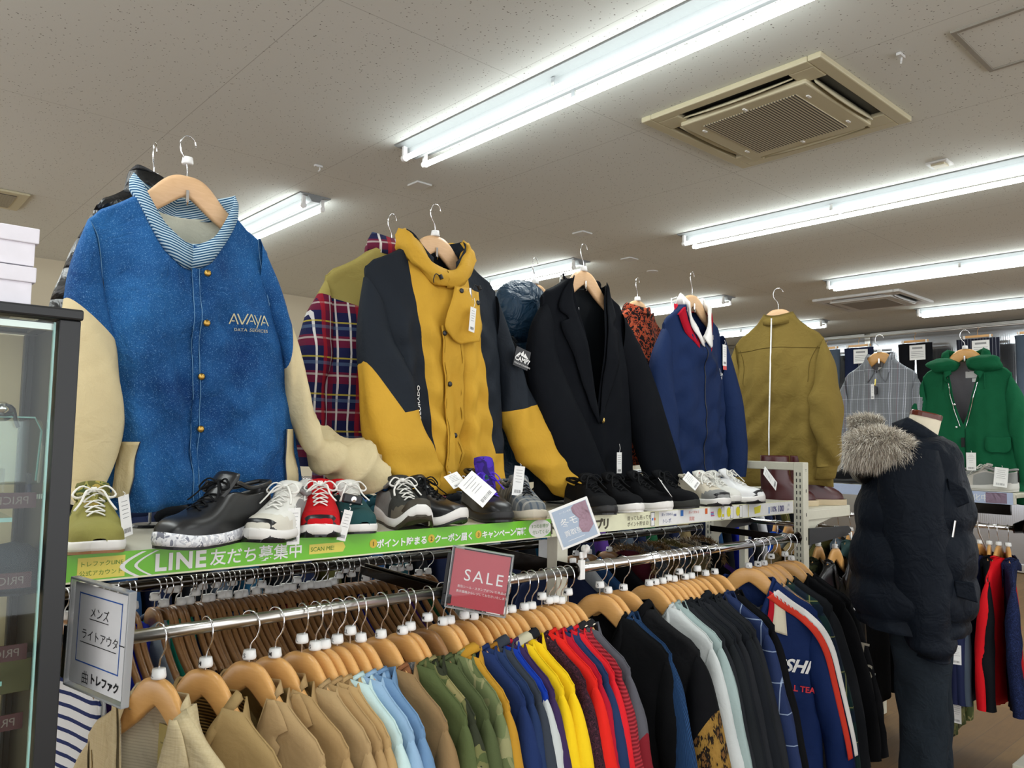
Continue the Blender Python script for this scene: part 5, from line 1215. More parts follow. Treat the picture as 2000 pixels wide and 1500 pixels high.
def sh(px, ang, label, up, depth=.0, **k):
    k.setdefault('L', .28); loc = shoe_at(px, depth, ang, L=k['L']); return sneaker(loc, radians(ang), label, up, **k)
sh(193, -8, 'olive canvas low shoe with thick white sole and camouflage tongue, left end of the shelf', S['olive'], side=S['camo'], tongue=S['camo'], sole=S['white_sole'], out=S['gum'], flat=True, spring=.006, tongue_h=.005, wk=1.08)
sh(312, -62, 'black leather running shoe with marbled white midsole and security tag', S['leather_b'], sole=S['speckle'], out=S['black_sole'], lace=S['black'], depth=.0, L=.31, high=.01)
sh(497, -50, 'white and silver running shoe with black toe bumper', S['white'], toe=S['offwhite'], side=S['grey'], sole=S['white_sole'], bumper=True, tongue=S['white'])
sh(625, -27, 'red suede running shoe with white stripes and dark toe bumper', S['red'], toe=S['suede_red'], side=S['red'], sole=S['white_sole'], bumper=True, tongue=S['red'], tongue_txt='REX', swoosh=S['leather_w'])
sh(712, -14, 'dark green low canvas shoe with white sole', S['dgreen'], side=S['dgreen'], sole=S['white_sole'], flat=True, tongue=S['white'], L=.27)
sh(822, -14, 'grey olive running shoe with brown sole showing under its toe', S['mesh'], toe=S['taupe'], side=S['grey'], sole=S['white_sole'], out=plain('brown_rubber', '3b3427', .6), bumper=True, spring=.035, tongue=S['mesh'], L=.29)
sh(905, 10, 'black leather running shoe with white mudguard stripe and large paper tag', S['leather_b'], toe=S['leather_b'], side=S['leather_b'], sole=S['white_sole'], out=S['black_sole'], lace=S['black'], spring=.022, L=.29, depth=-.005)
sh(985, -18, 'black high basketball shoe with purple laces and green purple tongue', S['leather_b'], lace=S['purplelace'], tongue=camo_mat('purple_green_tongue', ['3b2486', '4a2ea8', '1f5a3c', '2a1c60'], 18), sole=S['black_sole'], high=.035, depth=.02, tongue_h=.02)
sh(1050, -22, 'grey plaid shoe with tan midsole behind the winter price card', S['plaid'], toe=S['plaid'], sole=S['lt'], out=S['tan'], lace=S['black'], depth=.01, bow=False)
sh(1192, -20, 'black knitted running shoe with glossy toe cap', S['black2'], toe=S['black'], sole=S['black_sole'], lace=S['black'], L=.28)
sh(1248, -12, 'black running shoe with white toe sole, first of two', S['black2'], sole=S['white_sole'], out=S['white_sole'], lace=S['black'], L=.28, depth=.01)
sh(1308, -4, 'black running shoe with white toe sole and crumpled tag, second of two', S['black2'], sole=S['white_sole'], out=S['white_sole'], lace=S['black'], L=.29)
sh(1362, 2, 'black running shoe with grey black sole, left of the cream runner', S['black2'], sole=S['mesh'], out=S['black_sole'], lace=S['black'], L=.29)
sh(1418, -20, 'cream and grey running shoe with black toe bumper and red tongue mark', S['lt'], toe=S['grey'], side=S['lt'], sole=S['white_sole'], bumper=True, tongue=S['white'], tongue_txt='*', txtm=S['red'], L=.28)
sh(1440, -20, 'white running shoe tucked behind the cream runner', S['white'], sole=S['white_sole'], depth=.06, L=.27)
sh(1492, 6, 'white leather running shoe with black side mark and paper tag, right end of the shelf', S['leather_w'], toe=S['leather_w'], sole=S['white_sole'], bumper=True, swoosh=S['leather_b'], L=.29)
# second shoes of the pairs, half hidden behind
sh(560, -45, 'second white and silver running shoe, hidden behind its pair', S['white'], side=S['grey'], sole=S['white_sole'], depth=.10, L=.27, bow=False)
sh(668, -25, 'second red running shoe behind the green low shoe', S['red'], sole=S['white_sole'], depth=.13, L=.26, bow=False)
# brown boots on the end shelf
M['boot'] = plain('oxblood_leather', '4a1c1e', .32); 
def boot(loc, rz, label):
    t = thing('leather_boot', label, 'boot', loc, rz, 'oxblood boots on the end shelf')
    rows = []
    for q, f in ((0, 1.0), (.5, 1.05), (1, 1.0)):
        a = [(-shoe_w(s) * f, -.14 + .28 * s, .026 * q) for s in [.5 - .5 * cos(pi * k / 20) for k in range(21)]]; rows.append(a + [(-x, y, z) for x, y, z in a[::-1]][1:-1])
    mb = MB(); mb.grid(rows, cu=True); mb.build('sole', plain('cream_crepe_sole', 'cdbb9a', .7), t, smooth=True)
    secs = [(.022, 1.0, 0, 1.0), (.05, .98, .02, .96), (.075, .80, .18, .9), (.10, .62, .42, .86), (.14, .56, .50, .85), (.18, .58, .50, .9), (.225, .60, .50, .92)]
    rows = []
    for z, f, y0, wf in secs:
        row = []
        for k in range(24):
            a = 2 * pi * k / 24; s = .5 - .5 * cos(a / 1) if False else (.5 + .5 * sin(a)); sidex = cos(a)
            yy = lerp(lerp(y0, 0, 0), 1, s); w_ = shoe_w(clamp(lerp(y0, 1, s), .02, .98)) if y0 < .3 else .042
            row.append((sidex * w_ * wf, -.14 + .28 * yy * .985 + .002, z))
        rows.append(row)
    mb = MB(); mb.grid(rows, cu=True, flip=False); mb.build('shaft', M['boot'], t, smooth=True, solid=.003, sub=1); return t
boot(Vector((3.27, 1.78, ez)), radians(60), 'oxblood leather boot left of the cream upright'); boot(Vector((3.46, 1.74, ez)), radians(60), 'oxblood leather boot right of the cream upright')
# price tags on shoes
for (px, py, dy, rz, w_, h_, tl, rl, lb) in [(420, 975, .12, .3, .04, .085, -.2, .25, 'narrow white price tag beside the black leather shoe'), (903, 930, .02, .2, .068, .085, -.7, -.6, 'large white price tag lying across the black shoe with white stripe'), (876, 922, .06, .0, .045, .045, -.8, -.3, 'folded white price tag behind the large one'),
      (1016, 905, .10, -.2, .035, .085, 0, .1, 'hanging white price tag beside the purple-laced shoe'), (1290, 938, .05, .1, .05, .06, -.8, .6, 'crumpled white tag on the black shoe with white sole'), (1335, 925, .10, .2, .055, .06, -.7, -.5, 'white price tag on the black shoe left of the cream runner'),
      (1490, 915, .02, .4, .055, .085, -.5, -.55, 'white price tag with blue mark on the white leather shoe'), (575, 985, .03, .0, .03, .08, 0, 0, 'white tag standing left of the red shoe'), (683, 990, .02, -.1, .022, .07, 0, .25, 'pink white tag at the dark green low shoe'), (240, 960, .04, .5, .025, .08, 0, -.2, 'narrow white tag on the olive canvas shoe')]:
    p = at(px, py, Y=SY + dy); price_tag(p, rz, w_, h_, tl, rl, lb, cord=.008)
st = thing('security_tag', 'black plastic security tag clipped on the black leather shoe', 'security tag', at(420, 955, Y=SY + .10)); mb = MB(); mb.box((0, 0, 0), (.05, .012, .026), M=Matrix.Rotation(.35, 4, 'Y')); mb.build('tag_body', M['black_pl'], st, bevel=.004)
mb = MB(); mb.lathe([(0, .008), (.008, .007), (.008, 0)], 12, 0, Matrix.Rotation(pi / 2, 4, 'X')); mb.build('tag_lock', M['chrome'], st)
st = thing('security_tag', 'black plastic security tag between the red and dark green shoes', 'security tag', at(688, 975, Y=SY + .05)); mb = MB(); mb.box((0, 0, 0), (.05, .014, .022), M=Matrix.Rotation(.2, 4, 'Y')); mb.build('tag_body', M['black_pl'], st, bevel=.004)
mb = MB(); mb.lathe([(0, .009), (.007, .008), (.007, 0)], 12, 0, Matrix.Rotation(pi / 2, 4, 'X')); mb.build('tag_lock', M['chrome'], st)

# ================================================================ SHELF EDGE SIGNS
def flat(mb, x0, z0, w_, h_, y, mi=0): mb.add([(x0, y, z0), (x0 + w_, y, z0), (x0 + w_, y, z0 + h_), (x0, y, z0 + h_)], [(0, 1, 2, 3)], mi)
sg = thing('shelf_banner', 'long green shelf-edge banner with white Japanese lettering and yellow box', 'banner', (0, D - .004, SHZ - .0525))
x_of = lambda px: at(px, 1100 - .085 * (px - 130), Y=D).x
BH = .0525; x0, x1 = .135, x_of(1073)
t = NT('banner_green'); t.base(srgb('6cc01c'), .3); M['bgreen'] = t.m; M['byellow'] = plain('banner_yellow', 'eadb5c', .4); M['bpale'] = plain('banner_pale', 'e8e8c8', .4)
def fx(a, b, z, y=-.0028): return lambda x, yy: (a + x, y, z + yy)
mb = MB(); mb.box(((x0 + x1) / 2, 0, BH / 2), (x1 - x0, .003, BH)); mb.build('banner_strip', M['bgreen'], sg)
mb = MB(); flat(mb, x0, 0, x1 - x0, .0035, -.002); mb.build('cream_border', M['bpale'], sg)
xa, xb = x_of(150), x_of(243); mb = MB(); flat(mb, xa, .006, xb - xa, .040, -.0021); mb.build('yellow_box', M['byellow'], sg)
mb = MB(); text_into(mb, 'トレファクLINE', .0108, fx(xa + .003, 0, .030)); text_into(mb, '公式アカウント', .0108, fx(xa + .003, 0, .013)); mb.build('green_lettering', plain('banner_dark_green', '4c8a1c', .5), sg)
mb = MB()
for dx in (0, .026):
    for k in range(12):
        q0, q1 = k / 12, (k + 1) / 12
        def cv(q): return (x_of(232) + dx + .034 * (2 * abs(q - .45)) ** 1.5, .003 + q * .047)
        (a, b), (c, d) = cv(q0), cv(q1); w_ = .009 if dx == 0 else .006; mb.add([(a, -.0026, b), (a + w_, -.0026, b), (c + w_, -.0026, d), (c, -.0026, d)], [(0, 1, 2, 3)])
mb.build('white_brackets', M['white_pl'], sg)
mb = MB(); text_into(mb, 'LINE', .046, fx(x_of(300), 0, .010), bold=.0016, spacing=1.12); text_into(mb, '友だち募集中', .0345, fx(x_of(408), 0, .013), bold=.0005, spacing=1.0); mb.build('white_lettering', M['white_pl'], sg)
xa, xb = x_of(602), x_of(668); mb = MB(); mb.add([(xa, -.0021, .014), (xb, -.0021, .014), (xb + .006, -.0021, .025), (xb, -.0021, .036), (xa, -.0021, .036)], [(0, 1, 2, 3, 4)]); mb.build('yellow_flag', M['byellow'], sg)
mb = MB(); text_into(mb, 'SCAN ME!', .0135, fx(xa + .003, 0, .020)); mb.build('flag_lettering', plain('banner_dark_green', '4c8a1c', .5), sg)
for q, tx in ((725, 'ポイント貯まる'), (838, 'クーポン届く'), (930, 'キャンペーン情報')):
    mb = MB(); text_into(mb, tx, .0215, fx(x_of(q + 8), 0, .016), bold=.0007, spacing=.98 if q < 900 else .88); mb.build('benefit_lettering', M['white_pl'], sg)
mb = MB()
for q in (727, 840, 932): mb.lathe([(0, 0), (.0105, 0)], 18, 0, Matrix.Translation((x_of(q), -.0022, .026)) @ Matrix.Rotation(pi / 2, 4, 'X'))
cb = mb.build('number_dots', plain('dot_yellow', 'd8b83a', .5), sg); mb = MB()
for q, n_ in ((727, '1'), (840, '2'), (932, '3')): text_into(mb, n_, .015, fx(x_of(q) - .004, 0, .0205, -.0032))
mb.build('dot_numbers', M['ink'], cb)
xa = x_of(1030); mb = MB(); mb.lathe([(0, 0), (.045, 0)], 28, 0, Matrix.Translation((xa + .045, -.0021, .0275)) @ Matrix.Scale(.56, 4, (0, 0, 1)) @ Matrix.Rotation(pi / 2, 4, 'X')); mb.build('white_oval', M['white_pl'], sg)
mb = MB(); text_into(mb, '3つのお得が', .0125, fx(xa + .010, 0, .030)); text_into(mb, '付いてくる!', .0125, fx(xa + .014, 0, .013)); mb.build('oval_lettering', plain('banner_dark_green', '4c8a1c', .5), sg)
# cream banner
sg = thing('shelf_banner', 'cream and white shelf-edge banner with app lettering and 100 yen coupon', 'banner', (0, D - .004, SHZ - .0525))
x0, x1 = x1 + .004, x_of(1547); mb = MB(); mb.box(((x0 + x1) / 2, 0, BH / 2), (x1 - x0, .003, BH)); mb.build('banner_strip', M['bpale'], sg)
mb = MB(); text_into(mb, 'トレファクアプリ', .036, fx(x_of(1068), 0, .011), bold=.0016, spacing=.86); mb.build('title_lettering', plain('soft_black_ink', '4a4434', .6), sg)
mb = MB(); text_into(mb, '買っても売っても', .0155, fx(x_of(1222), 0, .029)); text_into(mb, 'ポイント貯まる!', .0155, fx(x_of(1222), 0, .010)); mb.build('slogan_lettering', plain('soft_black_ink', '4a4434', .6), sg)
xa = x_of(1284); mb = MB(); flat(mb, xa, .003, x1 - xa - .004, .046, -.0021); mb.build('white_panel', M['paper'], sg)
def phone(mb1, mb2, xx, w_=.021): flat(mb1, xx, .003, w_, .046, -.0026); flat(mb2, xx + .0016, .0046, w_ - .0032, .0428, -.0029)
m1, m2 = MB(), MB()
for q in (1268, 1405, 1423, 1441): phone(m1, m2, x_of(q))
m1.build('phone_drawing', M['ink'], sg); m2.build('phone_screens', M['paper'], sg)
mb = MB()
for a, b, c, d, mi in [(x_of(1270), .022, .007, .008, 0), (x_of(1274), .022, .008, .008, 1), (x_of(1326), .028, .016, .020, 0), (x_of(1374), .028, .014, .020, 1), (x_of(1385), .030, .018, .004, 2), (x_of(1385), .024, .018, .004, 0), (x_of(1385), .018, .022, .004, 2), (x_of(1407), .012, .012, .010, 3), (x_of(1498), .008, .007, .026, 0)]: flat(mb, a, b, c, d, -.0033, mi)
mb.build('colour_blocks', [plain('print_blue', '3f7ac8', .5), plain('print_orange', 'e0682c', .5), plain('print_pink', 'c8508c', .5), plain('print_yellow', 'e8dc2c', .5)], sg)
mb = MB()
for q in (1402, 1420, 1438): mb.lathe([(0, 0), (.013, 0)], 18, 0, Matrix.Translation((x_of(q), -.0036, .028)) @ Matrix.Scale(1.35, 4, (0, 0, 1)) @ Matrix.Rotation(pi / 2, 4, 'X'))
flat(mb, x_of(1458), .004, .003, .044, -.0034); xq = x_of(1470); mb.add([(xq + .003, -.0034, .012), (xq + .042, -.0034, .016), (xq + .048, -.0034, .044), (xq - .002, -.0034, .036)], [(0, 1, 2, 3)])
mb.build('yellow_shapes', plain('print_yellow', 'e8dc2c', .5), sg)
mb = MB(); text_into(mb, '買って貯める', .0105, fx(x_of(1289), 0, .034)); text_into(mb, 'トレポ', .017, fx(x_of(1290), 0, .010)); text_into(mb, '100', .011, fx(x_of(1312), 0, .030), bold=.0003); mb.build('blue_lettering', plain('print_navy', '3a4a8c', .5), sg)
mb = MB(); text_into(mb, '売って貯める', .0105, fx(x_of(1342), 0, .034)); text_into(mb, '買取', .016, fx(x_of(1343), 0, .010)); mb.build('red_lettering', plain('print_red', 'd8604a', .5), sg)
mb = MB(); text_into(mb, '10%', .030, fx(x_of(1500) + .004, 0, .014), bold=.0006); text_into(mb, '100', .032, fx(x_of(1516), 0, .013), bold=.0012); text_into(mb, '円', .012, fx(x_of(1536), 0, .030)); text_into(mb, 'OFF', .010, fx(x_of(1534), 0, .014)); mb.build('coupon_lettering', plain('coupon_violet', '3c3a7c', .5), sg)
# ================================================================ HANGING SIGN HOLDERS
def rot_frame(loc, yaw, pitch=0, roll=0): return loc, (pitch, roll, yaw)
def acrylic(name, label, loc, rot, w_, h_, face, edge=.006, th=.010):
    t = thing(name, label, 'sign', loc); t.rotation_euler = rot
    mb = MB(); mb.box((0, 0, 0), (w_, th, h_)); mb.build('acrylic_case', M['acrylic'], t, bevel=.003)
    mb = MB()
    for s in (-1, 1): mb.box((s * (w_ / 2 - .001), 0, 0), (.003, th + .002, h_)); mb.box((0, 0, s * (h_ / 2 - .001)), (w_, th + .002, .003))
    mb.build('acrylic_rim', M['rim'], t, bevel=.001)
    mb = MB(); mb.box((0, 0, 0), (w_ - 2 * edge, .0012, h_ - 2 * edge)); mb.build('printed_card', face, t); return t
t = NT('acrylic_rim'); t.base(srgb('d8dcdf'), .1, 0, .8); t.b.inputs['Transmission Weight'].default_value = .6; M['rim'] = t.m
M['salered'] = plain('sale_red', 'c0404c', .35)
# SALE
c = at(936, 1135, Y=1.47); t = acrylic('sale_sign', 'red SALE sign in a clear acrylic holder clipped to the front rail', c, (0, radians(7), radians(-52)), .152, .150, M['salered'])
def tf(x, z, y=-.0012): return lambda a, b: (x + a, y, z + b)
mb = MB(); text_into(mb, 'SALE', .040, tf(-.040, -.004, -.0055 + .0045), spacing=1.25); text_into(mb, '割引シール・スタンプがついた商品は', .0072, tf(-.052, -.022)); text_into(mb, '表示価格からレジにてお引きいたします', .0072, tf(-.054, -.034)); mb.build('sale_lettering', M['white_pl'], t)
mb = MB(); mb.box((-.074, .004, -.055), (.022, .014, .022)); mb.box((-.084, .012, -.01), (.010, .016, .13)); mb.build('clip_holder', M['black_pl'], t, bevel=.002)
# category sign at the left
c = at(193, 1249, Y=1.27); t = acrylic('category_sign', 'white category sign with blue frame in a clear acrylic holder at the left rail end', c, (0, radians(2), radians(-75)), .142, .142, M['paper'])
mb = MB(); 
for (a, b, c_, d) in [(-.052, .052, .104, .0016), (-.052, -.036, .104, .0016), (-.052, -.036, .0016, .09), (.050, -.036, .0016, .09)]: flat(mb, a, b, c_, d, -.0012)
mb.build('blue_frame', plain('frame_blue', '2f62b8', .5), t)
mb = MB(); text_into(mb, 'メンズ', .0155, tf(-.024, .026)); text_into(mb, 'ライトアウター', .0150, tf(-.042, -.004)); flat(mb, -.024, .022, .046, .001, -.0012); flat(mb, -.044, -.010, .088, .001, -.0012); text_into(mb, 'トレファク', .014, tf(-.014, -.057), bold=.0006)
text_into(mb, '曲', .018, tf(-.034, -.060)); mb.build('sign_lettering', M['ink'], t); t.scale = (1.12, 1, 1.14)
mb = MB(); mb.box((-.078, .004, -.03), (.012, .016, .07)); mb.build('clip_holder', M['black_pl'], t, bevel=.002)
# winter purchase card
c = at(1122, 1022, Y=1.50); t = thing('winter_card_sign', 'small white-framed light blue winter purchase card tilted on a white clip stand', 'sign', c); t.rotation_euler = (0, radians(-21), radians(-32))
mb = MB(); mb.box((0, 0, 0), (.118, .006, .116)); mb.build('card_frame', M['white_pl'], t, bevel=.002)
mb = MB(); mb.box((0, -.0035, 0), (.104, .001, .102)); mb.build('card_print', plain('card_blue', 'a8b8cc', .4), t)
mb = MB(); poly = [(.004, .044), (.014, .050), (.050, .050), (.050, -.02), (.030, -.036), (.012, -.030), (.008, -.012), (.016, .008), (.004, .03)]; mb.prism(poly, -.0046, -.0041); mb.build('coat_picture', cloth('a68a98', .7, 200, .8, 2), t)
mb = MB(); text_into(mb, '冬モ', .026, tf(-.040, .002, -.0045)); text_into(mb, '買取強', .018, tf(-.038, -.026, -.0045)); text_into(mb, 'シーズン先取り', .006, tf(-.034, .038, -.0045)); flat(mb, -.034, -.040, .05, .0012, -.0045); mb.build('card_lettering', M['white_pl'], t)
ck_ = thing('clip_stand', 'white plastic clip stand gripping the front rail under the winter card', 'clip', (at(1127, 1108, Y=1.55).x + .01, BAR_Y - .0, BAR_Z)); mb = MB()
mb.box((0, -.018, .002), (.020, .012, .055)); mb.box((0, .016, .008), (.020, .010, .045)); mb.tube([(0, -.018, .03), (0, -.03, .05), (0, -.04, .075)], .005, 8); mb.box((0, -.024, .045), (.028, .006, .018)); mb.build('clip_body', M['white_pl'], ck_, bevel=.002)
mb = MB(); mb.lathe([(0, .01), (.011, .008), (.011, -.008), (0, -.01)], 14, 0, Matrix.Translation((.006, -.028, .062)) @ Matrix.Rotation(pi / 2, 4, 'X')); mb.build('pivot_knob', M['white_pl'], ck_, smooth=True)
# ================================================================ REAR RAIL (facing the other aisle)
def rearx(px): return at(px, 1155 - .095 * (px - 130), Y=RBY).x
RHZ = RBZ - .060
proto = None
def simple_shirt(name, mat):
    r = thing(name, 'x', 'shirt'); G = Garment(r, W=.21, WH=.225, L=.66, nw=.06, nd=.07, T=.016, fold=.006, seed=71)
    G.body(mat, mat, 14, 14); o_ = [(.206, -.15), (.235, -.22), (.265, -.36), (.285, -.52), (.29, -.62)]; i_ = [(.165, -.33), (.175, -.38), (.195, -.46), (.21, -.57), (.225, -.62)]
    for s in (1, -1): G.sleeve(s, o_, i_, mat, rd=(.010, .016, .018, .016), n=12, nc=10, amp=.004)
    G.fall(mat, wid=.045, point=.015, rise=.012, n=20); return r
def recolor(root, mat):
    for o in [root] + list(root.children_recursive):
        if o.type == 'MESH':
            for sl in o.material_slots: sl.link = 'OBJECT'; sl.material = mat
RC = dict(purple=('5b3a8c', 'purple'), teal=('1c4f6c', 'deep-teal'), royal=('1c2ca8', 'royal-blue'), grey=('8d99a3', 'light-grey'), green=('1f5a3a', 'forest-green'), seagreen=('1f8a72', 'sea-green'), navy=('1a2340', 'navy'), dteal=('163c44', 'dark-teal'), brown=('6c5636', 'brown'), tan=('94825c', 'tan'), blue=('2b4f7c', 'denim-blue'), maroon=('541a26', 'maroon'), red=('8a1a24', 'dark-red'), lime=('7f9a20', 'lime-green'), orange=('a8642a', 'orange'), taupe=('8a7a68', 'taupe'), slate=('4c5866', 'slate'), black=('15171b', 'black'), olive=('4c4a24', 'olive'), white=('c9ccd0', 'white'))
RM = {k: cloth(v[0], .85, 700) for k, v in RC.items()}
strp = stripes_mat('navy_white_stripe', 'd9dbde', [(2, .028, 0, .009, '1c2a5c', 1)])
RC['striped'] = ('ffffff', 'navy-striped'); RM['striped'] = strp
seq = [(128, 'striped'), (141, 'white'), (196, 'purple'), (206, 'teal'), (232, 'royal'), (250, 'royal'), (262, 'royal'), (304, 'grey'), (322, 'seagreen'), (332, 'green'), (344, 'seagreen'), (354, 'seagreen'), (371, 'navy'), (383, 'navy'), (395, 'dteal'), (404, 'brown'), (413, 'dteal'), (423, 'tan'), (434, 'black'), (445, 'blue'), (455, 'blue'), (466, 'teal'), (478, 'green'), (490, 'olive'), (501, 'teal'), (512, 'teal'),
       (524, 'maroon'), (536, 'maroon'), (548, 'red'), (559, 'red'), (570, 'black'), (582, 'lime'), (594, 'orange'), (606, 'taupe'), (617, 'taupe'), (629, 'slate'), (640, 'slate'), (652, 'teal'), (664, 'navy'), (676, 'navy'), (688, 'royal'), (701, 'navy'), (714, 'dteal'), (727, 'black'), (740, 'olive'), (753, 'navy'), (768, 'slate'), (783, 'purple'), (800, 'navy'), (818, 'green'), (836, 'teal')]
hp = None; cnt = {}
for k, (px, c) in enumerate(seq):
    x = rearx(px); rr = random.Random(px); phi = radians((2 if px > 180 else 8) + rr.uniform(-1.5, 2.5) - 90); loc = Vector((x, RBY + rr.uniform(-.004, .004), RHZ))
    if hp is None:
        hp = hanger(loc, phi, 'wood_brown', 'M', False, 'varnished brown wooden hanger packed on the rear rail behind the front rail', group='brown hangers on the rear rail', letterf=True); h = hp
        [setattr(q, 'scale', (1, 1, .72)) for q in hp.children if q.name.startswith('hook')]
        pp = simple_shirt('folded_shirt', RM['white']); g_ = pp
    else:
        h = copy_tree(hp); g_ = copy_tree(pp)
    h.location = loc; h.rotation_euler = (0, 0, phi); 
    for ch in h.children:
        if ch.name.startswith('size_cap'): ch.location.z = rr.choice([0, 0, .004, .02, .035])
        if ch.name.startswith('hook'): ch.rotation_euler = (0, 0, radians(rr.uniform(-25, 25)))
    g_.location = loc - Vector((0, 0, .017)); g_.rotation_euler = (0, 0, phi); g_.name = 'hung_shirt'; recolor(g_, RM[c]); cn = RC[c][1]
    lf = RC[seq[k - 1][1]][1] if k else 'display case'; rt = RC[seq[k + 1][1]][1] if k < len(seq) - 1 else 'rail end'
    part_ = 'far left' if px < 170 else ('left' if px < 400 else ('middle' if px < 640 else ('right' if px < 745 else 'far right')))
    tag(g_, '%s shirt between %s and %s on the rear rail, %s part' % (cn, lf, rt, part_), 'shirt', 'shirts on the rear rail')
    h['label'] = 'brown hanger of the %s shirt between %s and %s, rear rail %s' % (cn, lf, rt, part_)
# rear rail, right bay: coats with fur collars
M['fur_brown'] = [plain('fur_brown_a', '6b4f30', .8), plain('fur_brown_b', '8a6b42', .8), plain('fur_tan', 'a88c60', .8)]
M['fur_olive'] = [plain('fur_olive_a', '5a5228', .8), plain('fur_olive_b', '7a7038', .8)]; M['fur_cream'] = [plain('fur_cream_a', 'b8aa90', .8), plain('fur_cream_b', 'd8ceb8', .8), plain('fur_dark_b', '5c4c3c', .8)]
M['fur_greyb'] = [plain('fur_grey_a', '5d6064', .8), plain('fur_grey_b', '84878a', .8)]
r2 = [(1095, 'navy', None), (1125, 'white', None), (1150, 'blue', None), (1190, 'black', None), (1215, 'maroon', 'fur_brown'), (1236, 'slate', 'fur_greyb'), (1262, 'brown', 'fur_brown'), (1290, 'slate', 'fur_olive'), (1322, 'tan', 'fur_cream'), (1352, 'black', 'fur_brown'), (1425, 'brown', None), (1440, 'olive', None), (1470, 'tan', None), (1498, 'teal', None), (1520, 'purple', None)]
for (px, c, fur) in r2:
    r_ = at(px, 1062 - .1 * (px - 1095), Y=RBY); x = min(r_.x, 3.06); loc = Vector((x, RBY, RHZ)); phi = radians(-84)
    h = copy_tree(hp); h.location = loc; h.rotation_euler = (0, 0, phi); h['group'] = 'brown hangers on the rear rail, right bay'
    g_ = copy_tree(pp); g_.location = loc; g_.rotation_euler = (0, 0, phi); g_.name = 'winter_coat'; recolor(g_, RM[c])
    tag(g_, '%s coat%s on the rear rail under the cream banner' % (RC[c][1], ' with ' + {'fur_brown': 'curly brown', 'fur_greyb': 'grey', 'fur_olive': 'shaggy olive', 'fur_cream': 'long cream'}[fur] + ' fur hood trim' if fur else ''), 'coat', 'coats on the rear rail, right bay')
    h['label'] = 'brown hanger of the ' + g_['label'].replace(' on the rear rail', '')
    if fur:
        b_ = blob('hood', RM[c], g_, (.06, -.02, -.06), (.11, .035, .065), px, .08, 16, 10)
        pts = []
        for k in range(26):
            a = pi * 1.1 * k / 25 - .1; pts.append(((.06 + .11 * cos(a), -.03, -.06 + .075 * sin(a)), (cos(a) * .6, -.6, sin(a))))
        fur_mesh('fur_trim', g_, pts, M[fur], .030, 700, px, .0016, .3)
# white cable ties / spare price card behind
mb = MB(); mb.box((0, 0, 0), (.05, .002, .11)); o = mb.build('paper_card', M['paper'], None, loc=tuple(at(1062, 1085, Y=2.0))); tag(o, 'white paper tag with dark logo hanging behind the rear hangers left of the winter card', 'card')

# ================================================================ DISPLAY CASE at the left edge
CX, CY = .273, 1.25; CT = CAMZ + .177
cs = thing('display_case', 'black-framed glass display case at the left edge of the photo', 'display case', (-.25, 1.38, 0)); ox, oy = -.25, 1.38
def cb_(nm, x0, x1, y0, y1, z0, z1, m, bev=.0015, par=None):
    mb = MB(); mb.box(((x0 + x1) / 2 - ox, (y0 + y1) / 2 - oy, (z0 + z1) / 2), (x1 - x0, y1 - y0, z1 - z0)); return mb.build(nm, m, par or cs, bevel=bev)
M['casedark'] = plain('dark_grey_frame', '1b1d1f', .4); M['casewood'] = plain('pale_beech_board', 'e8cfa2', .5)
cb_('top_rim', -.80, CX + .002, CY - .006, CY + .03, CT - .016, CT, M['casedark'], .003); cb_('top_rim', -.80, CX + .002, 1.48, 1.51, CT - .016, CT, M['casedark'], .003); cb_('top_rim', CX - .03, CX + .002, CY + .03, 1.48, CT - .016, CT, M['casedark'], .003); cb_('top_rim', -.80, -.77, CY + .03, 1.48, CT - .016, CT, M['casedark'], .003)
cb_('top_glass', -.77, CX - .03, CY + .03, 1.48, CT - .006, CT - .001, M['glass'], 0)
for x0 in (-.80, CX - .027):
    for y0 in (CY, 1.475): cb_('corner_post', x0, x0 + .027, y0, y0 + .027, 0, CT - .016, M['casedark'])
cb_('base_cabinet', -.773, CX - .027, CY + .002, 1.50, .05, .45, M['casedark'])
cb_('back_board', -.773, CX - .03, 1.485, 1.490, .45, CT - .02, M['casewood'], 0)
cb_('front_glass', -.773, CX - .030, CY + .012, CY + .016, .45, CT - .02, M['glass'], 0)
cb_('side_panel', CX - .018, CX - .014, CY + .027, 1.475, .45, CT - .02, M['casedark'], 0); cb_('side_strip', CX - .024, CX - .018, CY + .030, CY + .055, .45, CT - .02, M['casewood'], 0)
t = NT('case_led'); t.b.inputs['Emission Color'].default_value = (.85, .95, 1, 1); t.b.inputs['Emission Strength'].default_value = 5.0; M['led'] = t.m
cb_('case_light', -.72, .10, 1.440, 1.455, CT - .036, CT - .026, M['led'], 0)
M['glassedge'] = plain('green_glass_edge', '9fd0c8', .15)
cb_('glass_edge', CX - .0325, CX - .030, CY + .010, CY + .018, .45, CT - .02, M['glassedge'], 0)
cb_('door_rail', -.773, CX - .03, CY + .018, CY + .026, CT - .032, CT - .02, M['steel'])
cb_('shelf_track', CX - .034, CX - .028, 1.46, 1.475, .45, CT - .02, M['casedark'])
for z in (1.42, 1.19, .96, .72):
    cb_('glass_shelf', -.77, CX - .06, CY + .065, 1.475, z, z + .006, M['glass'], 0)
    cb_('shelf_front_edge', -.77, CX - .06, CY + .062, CY + .065, z, z + .006, M['glassedge'], 0)
pd = plain('price_down_red', '43121a', .4)
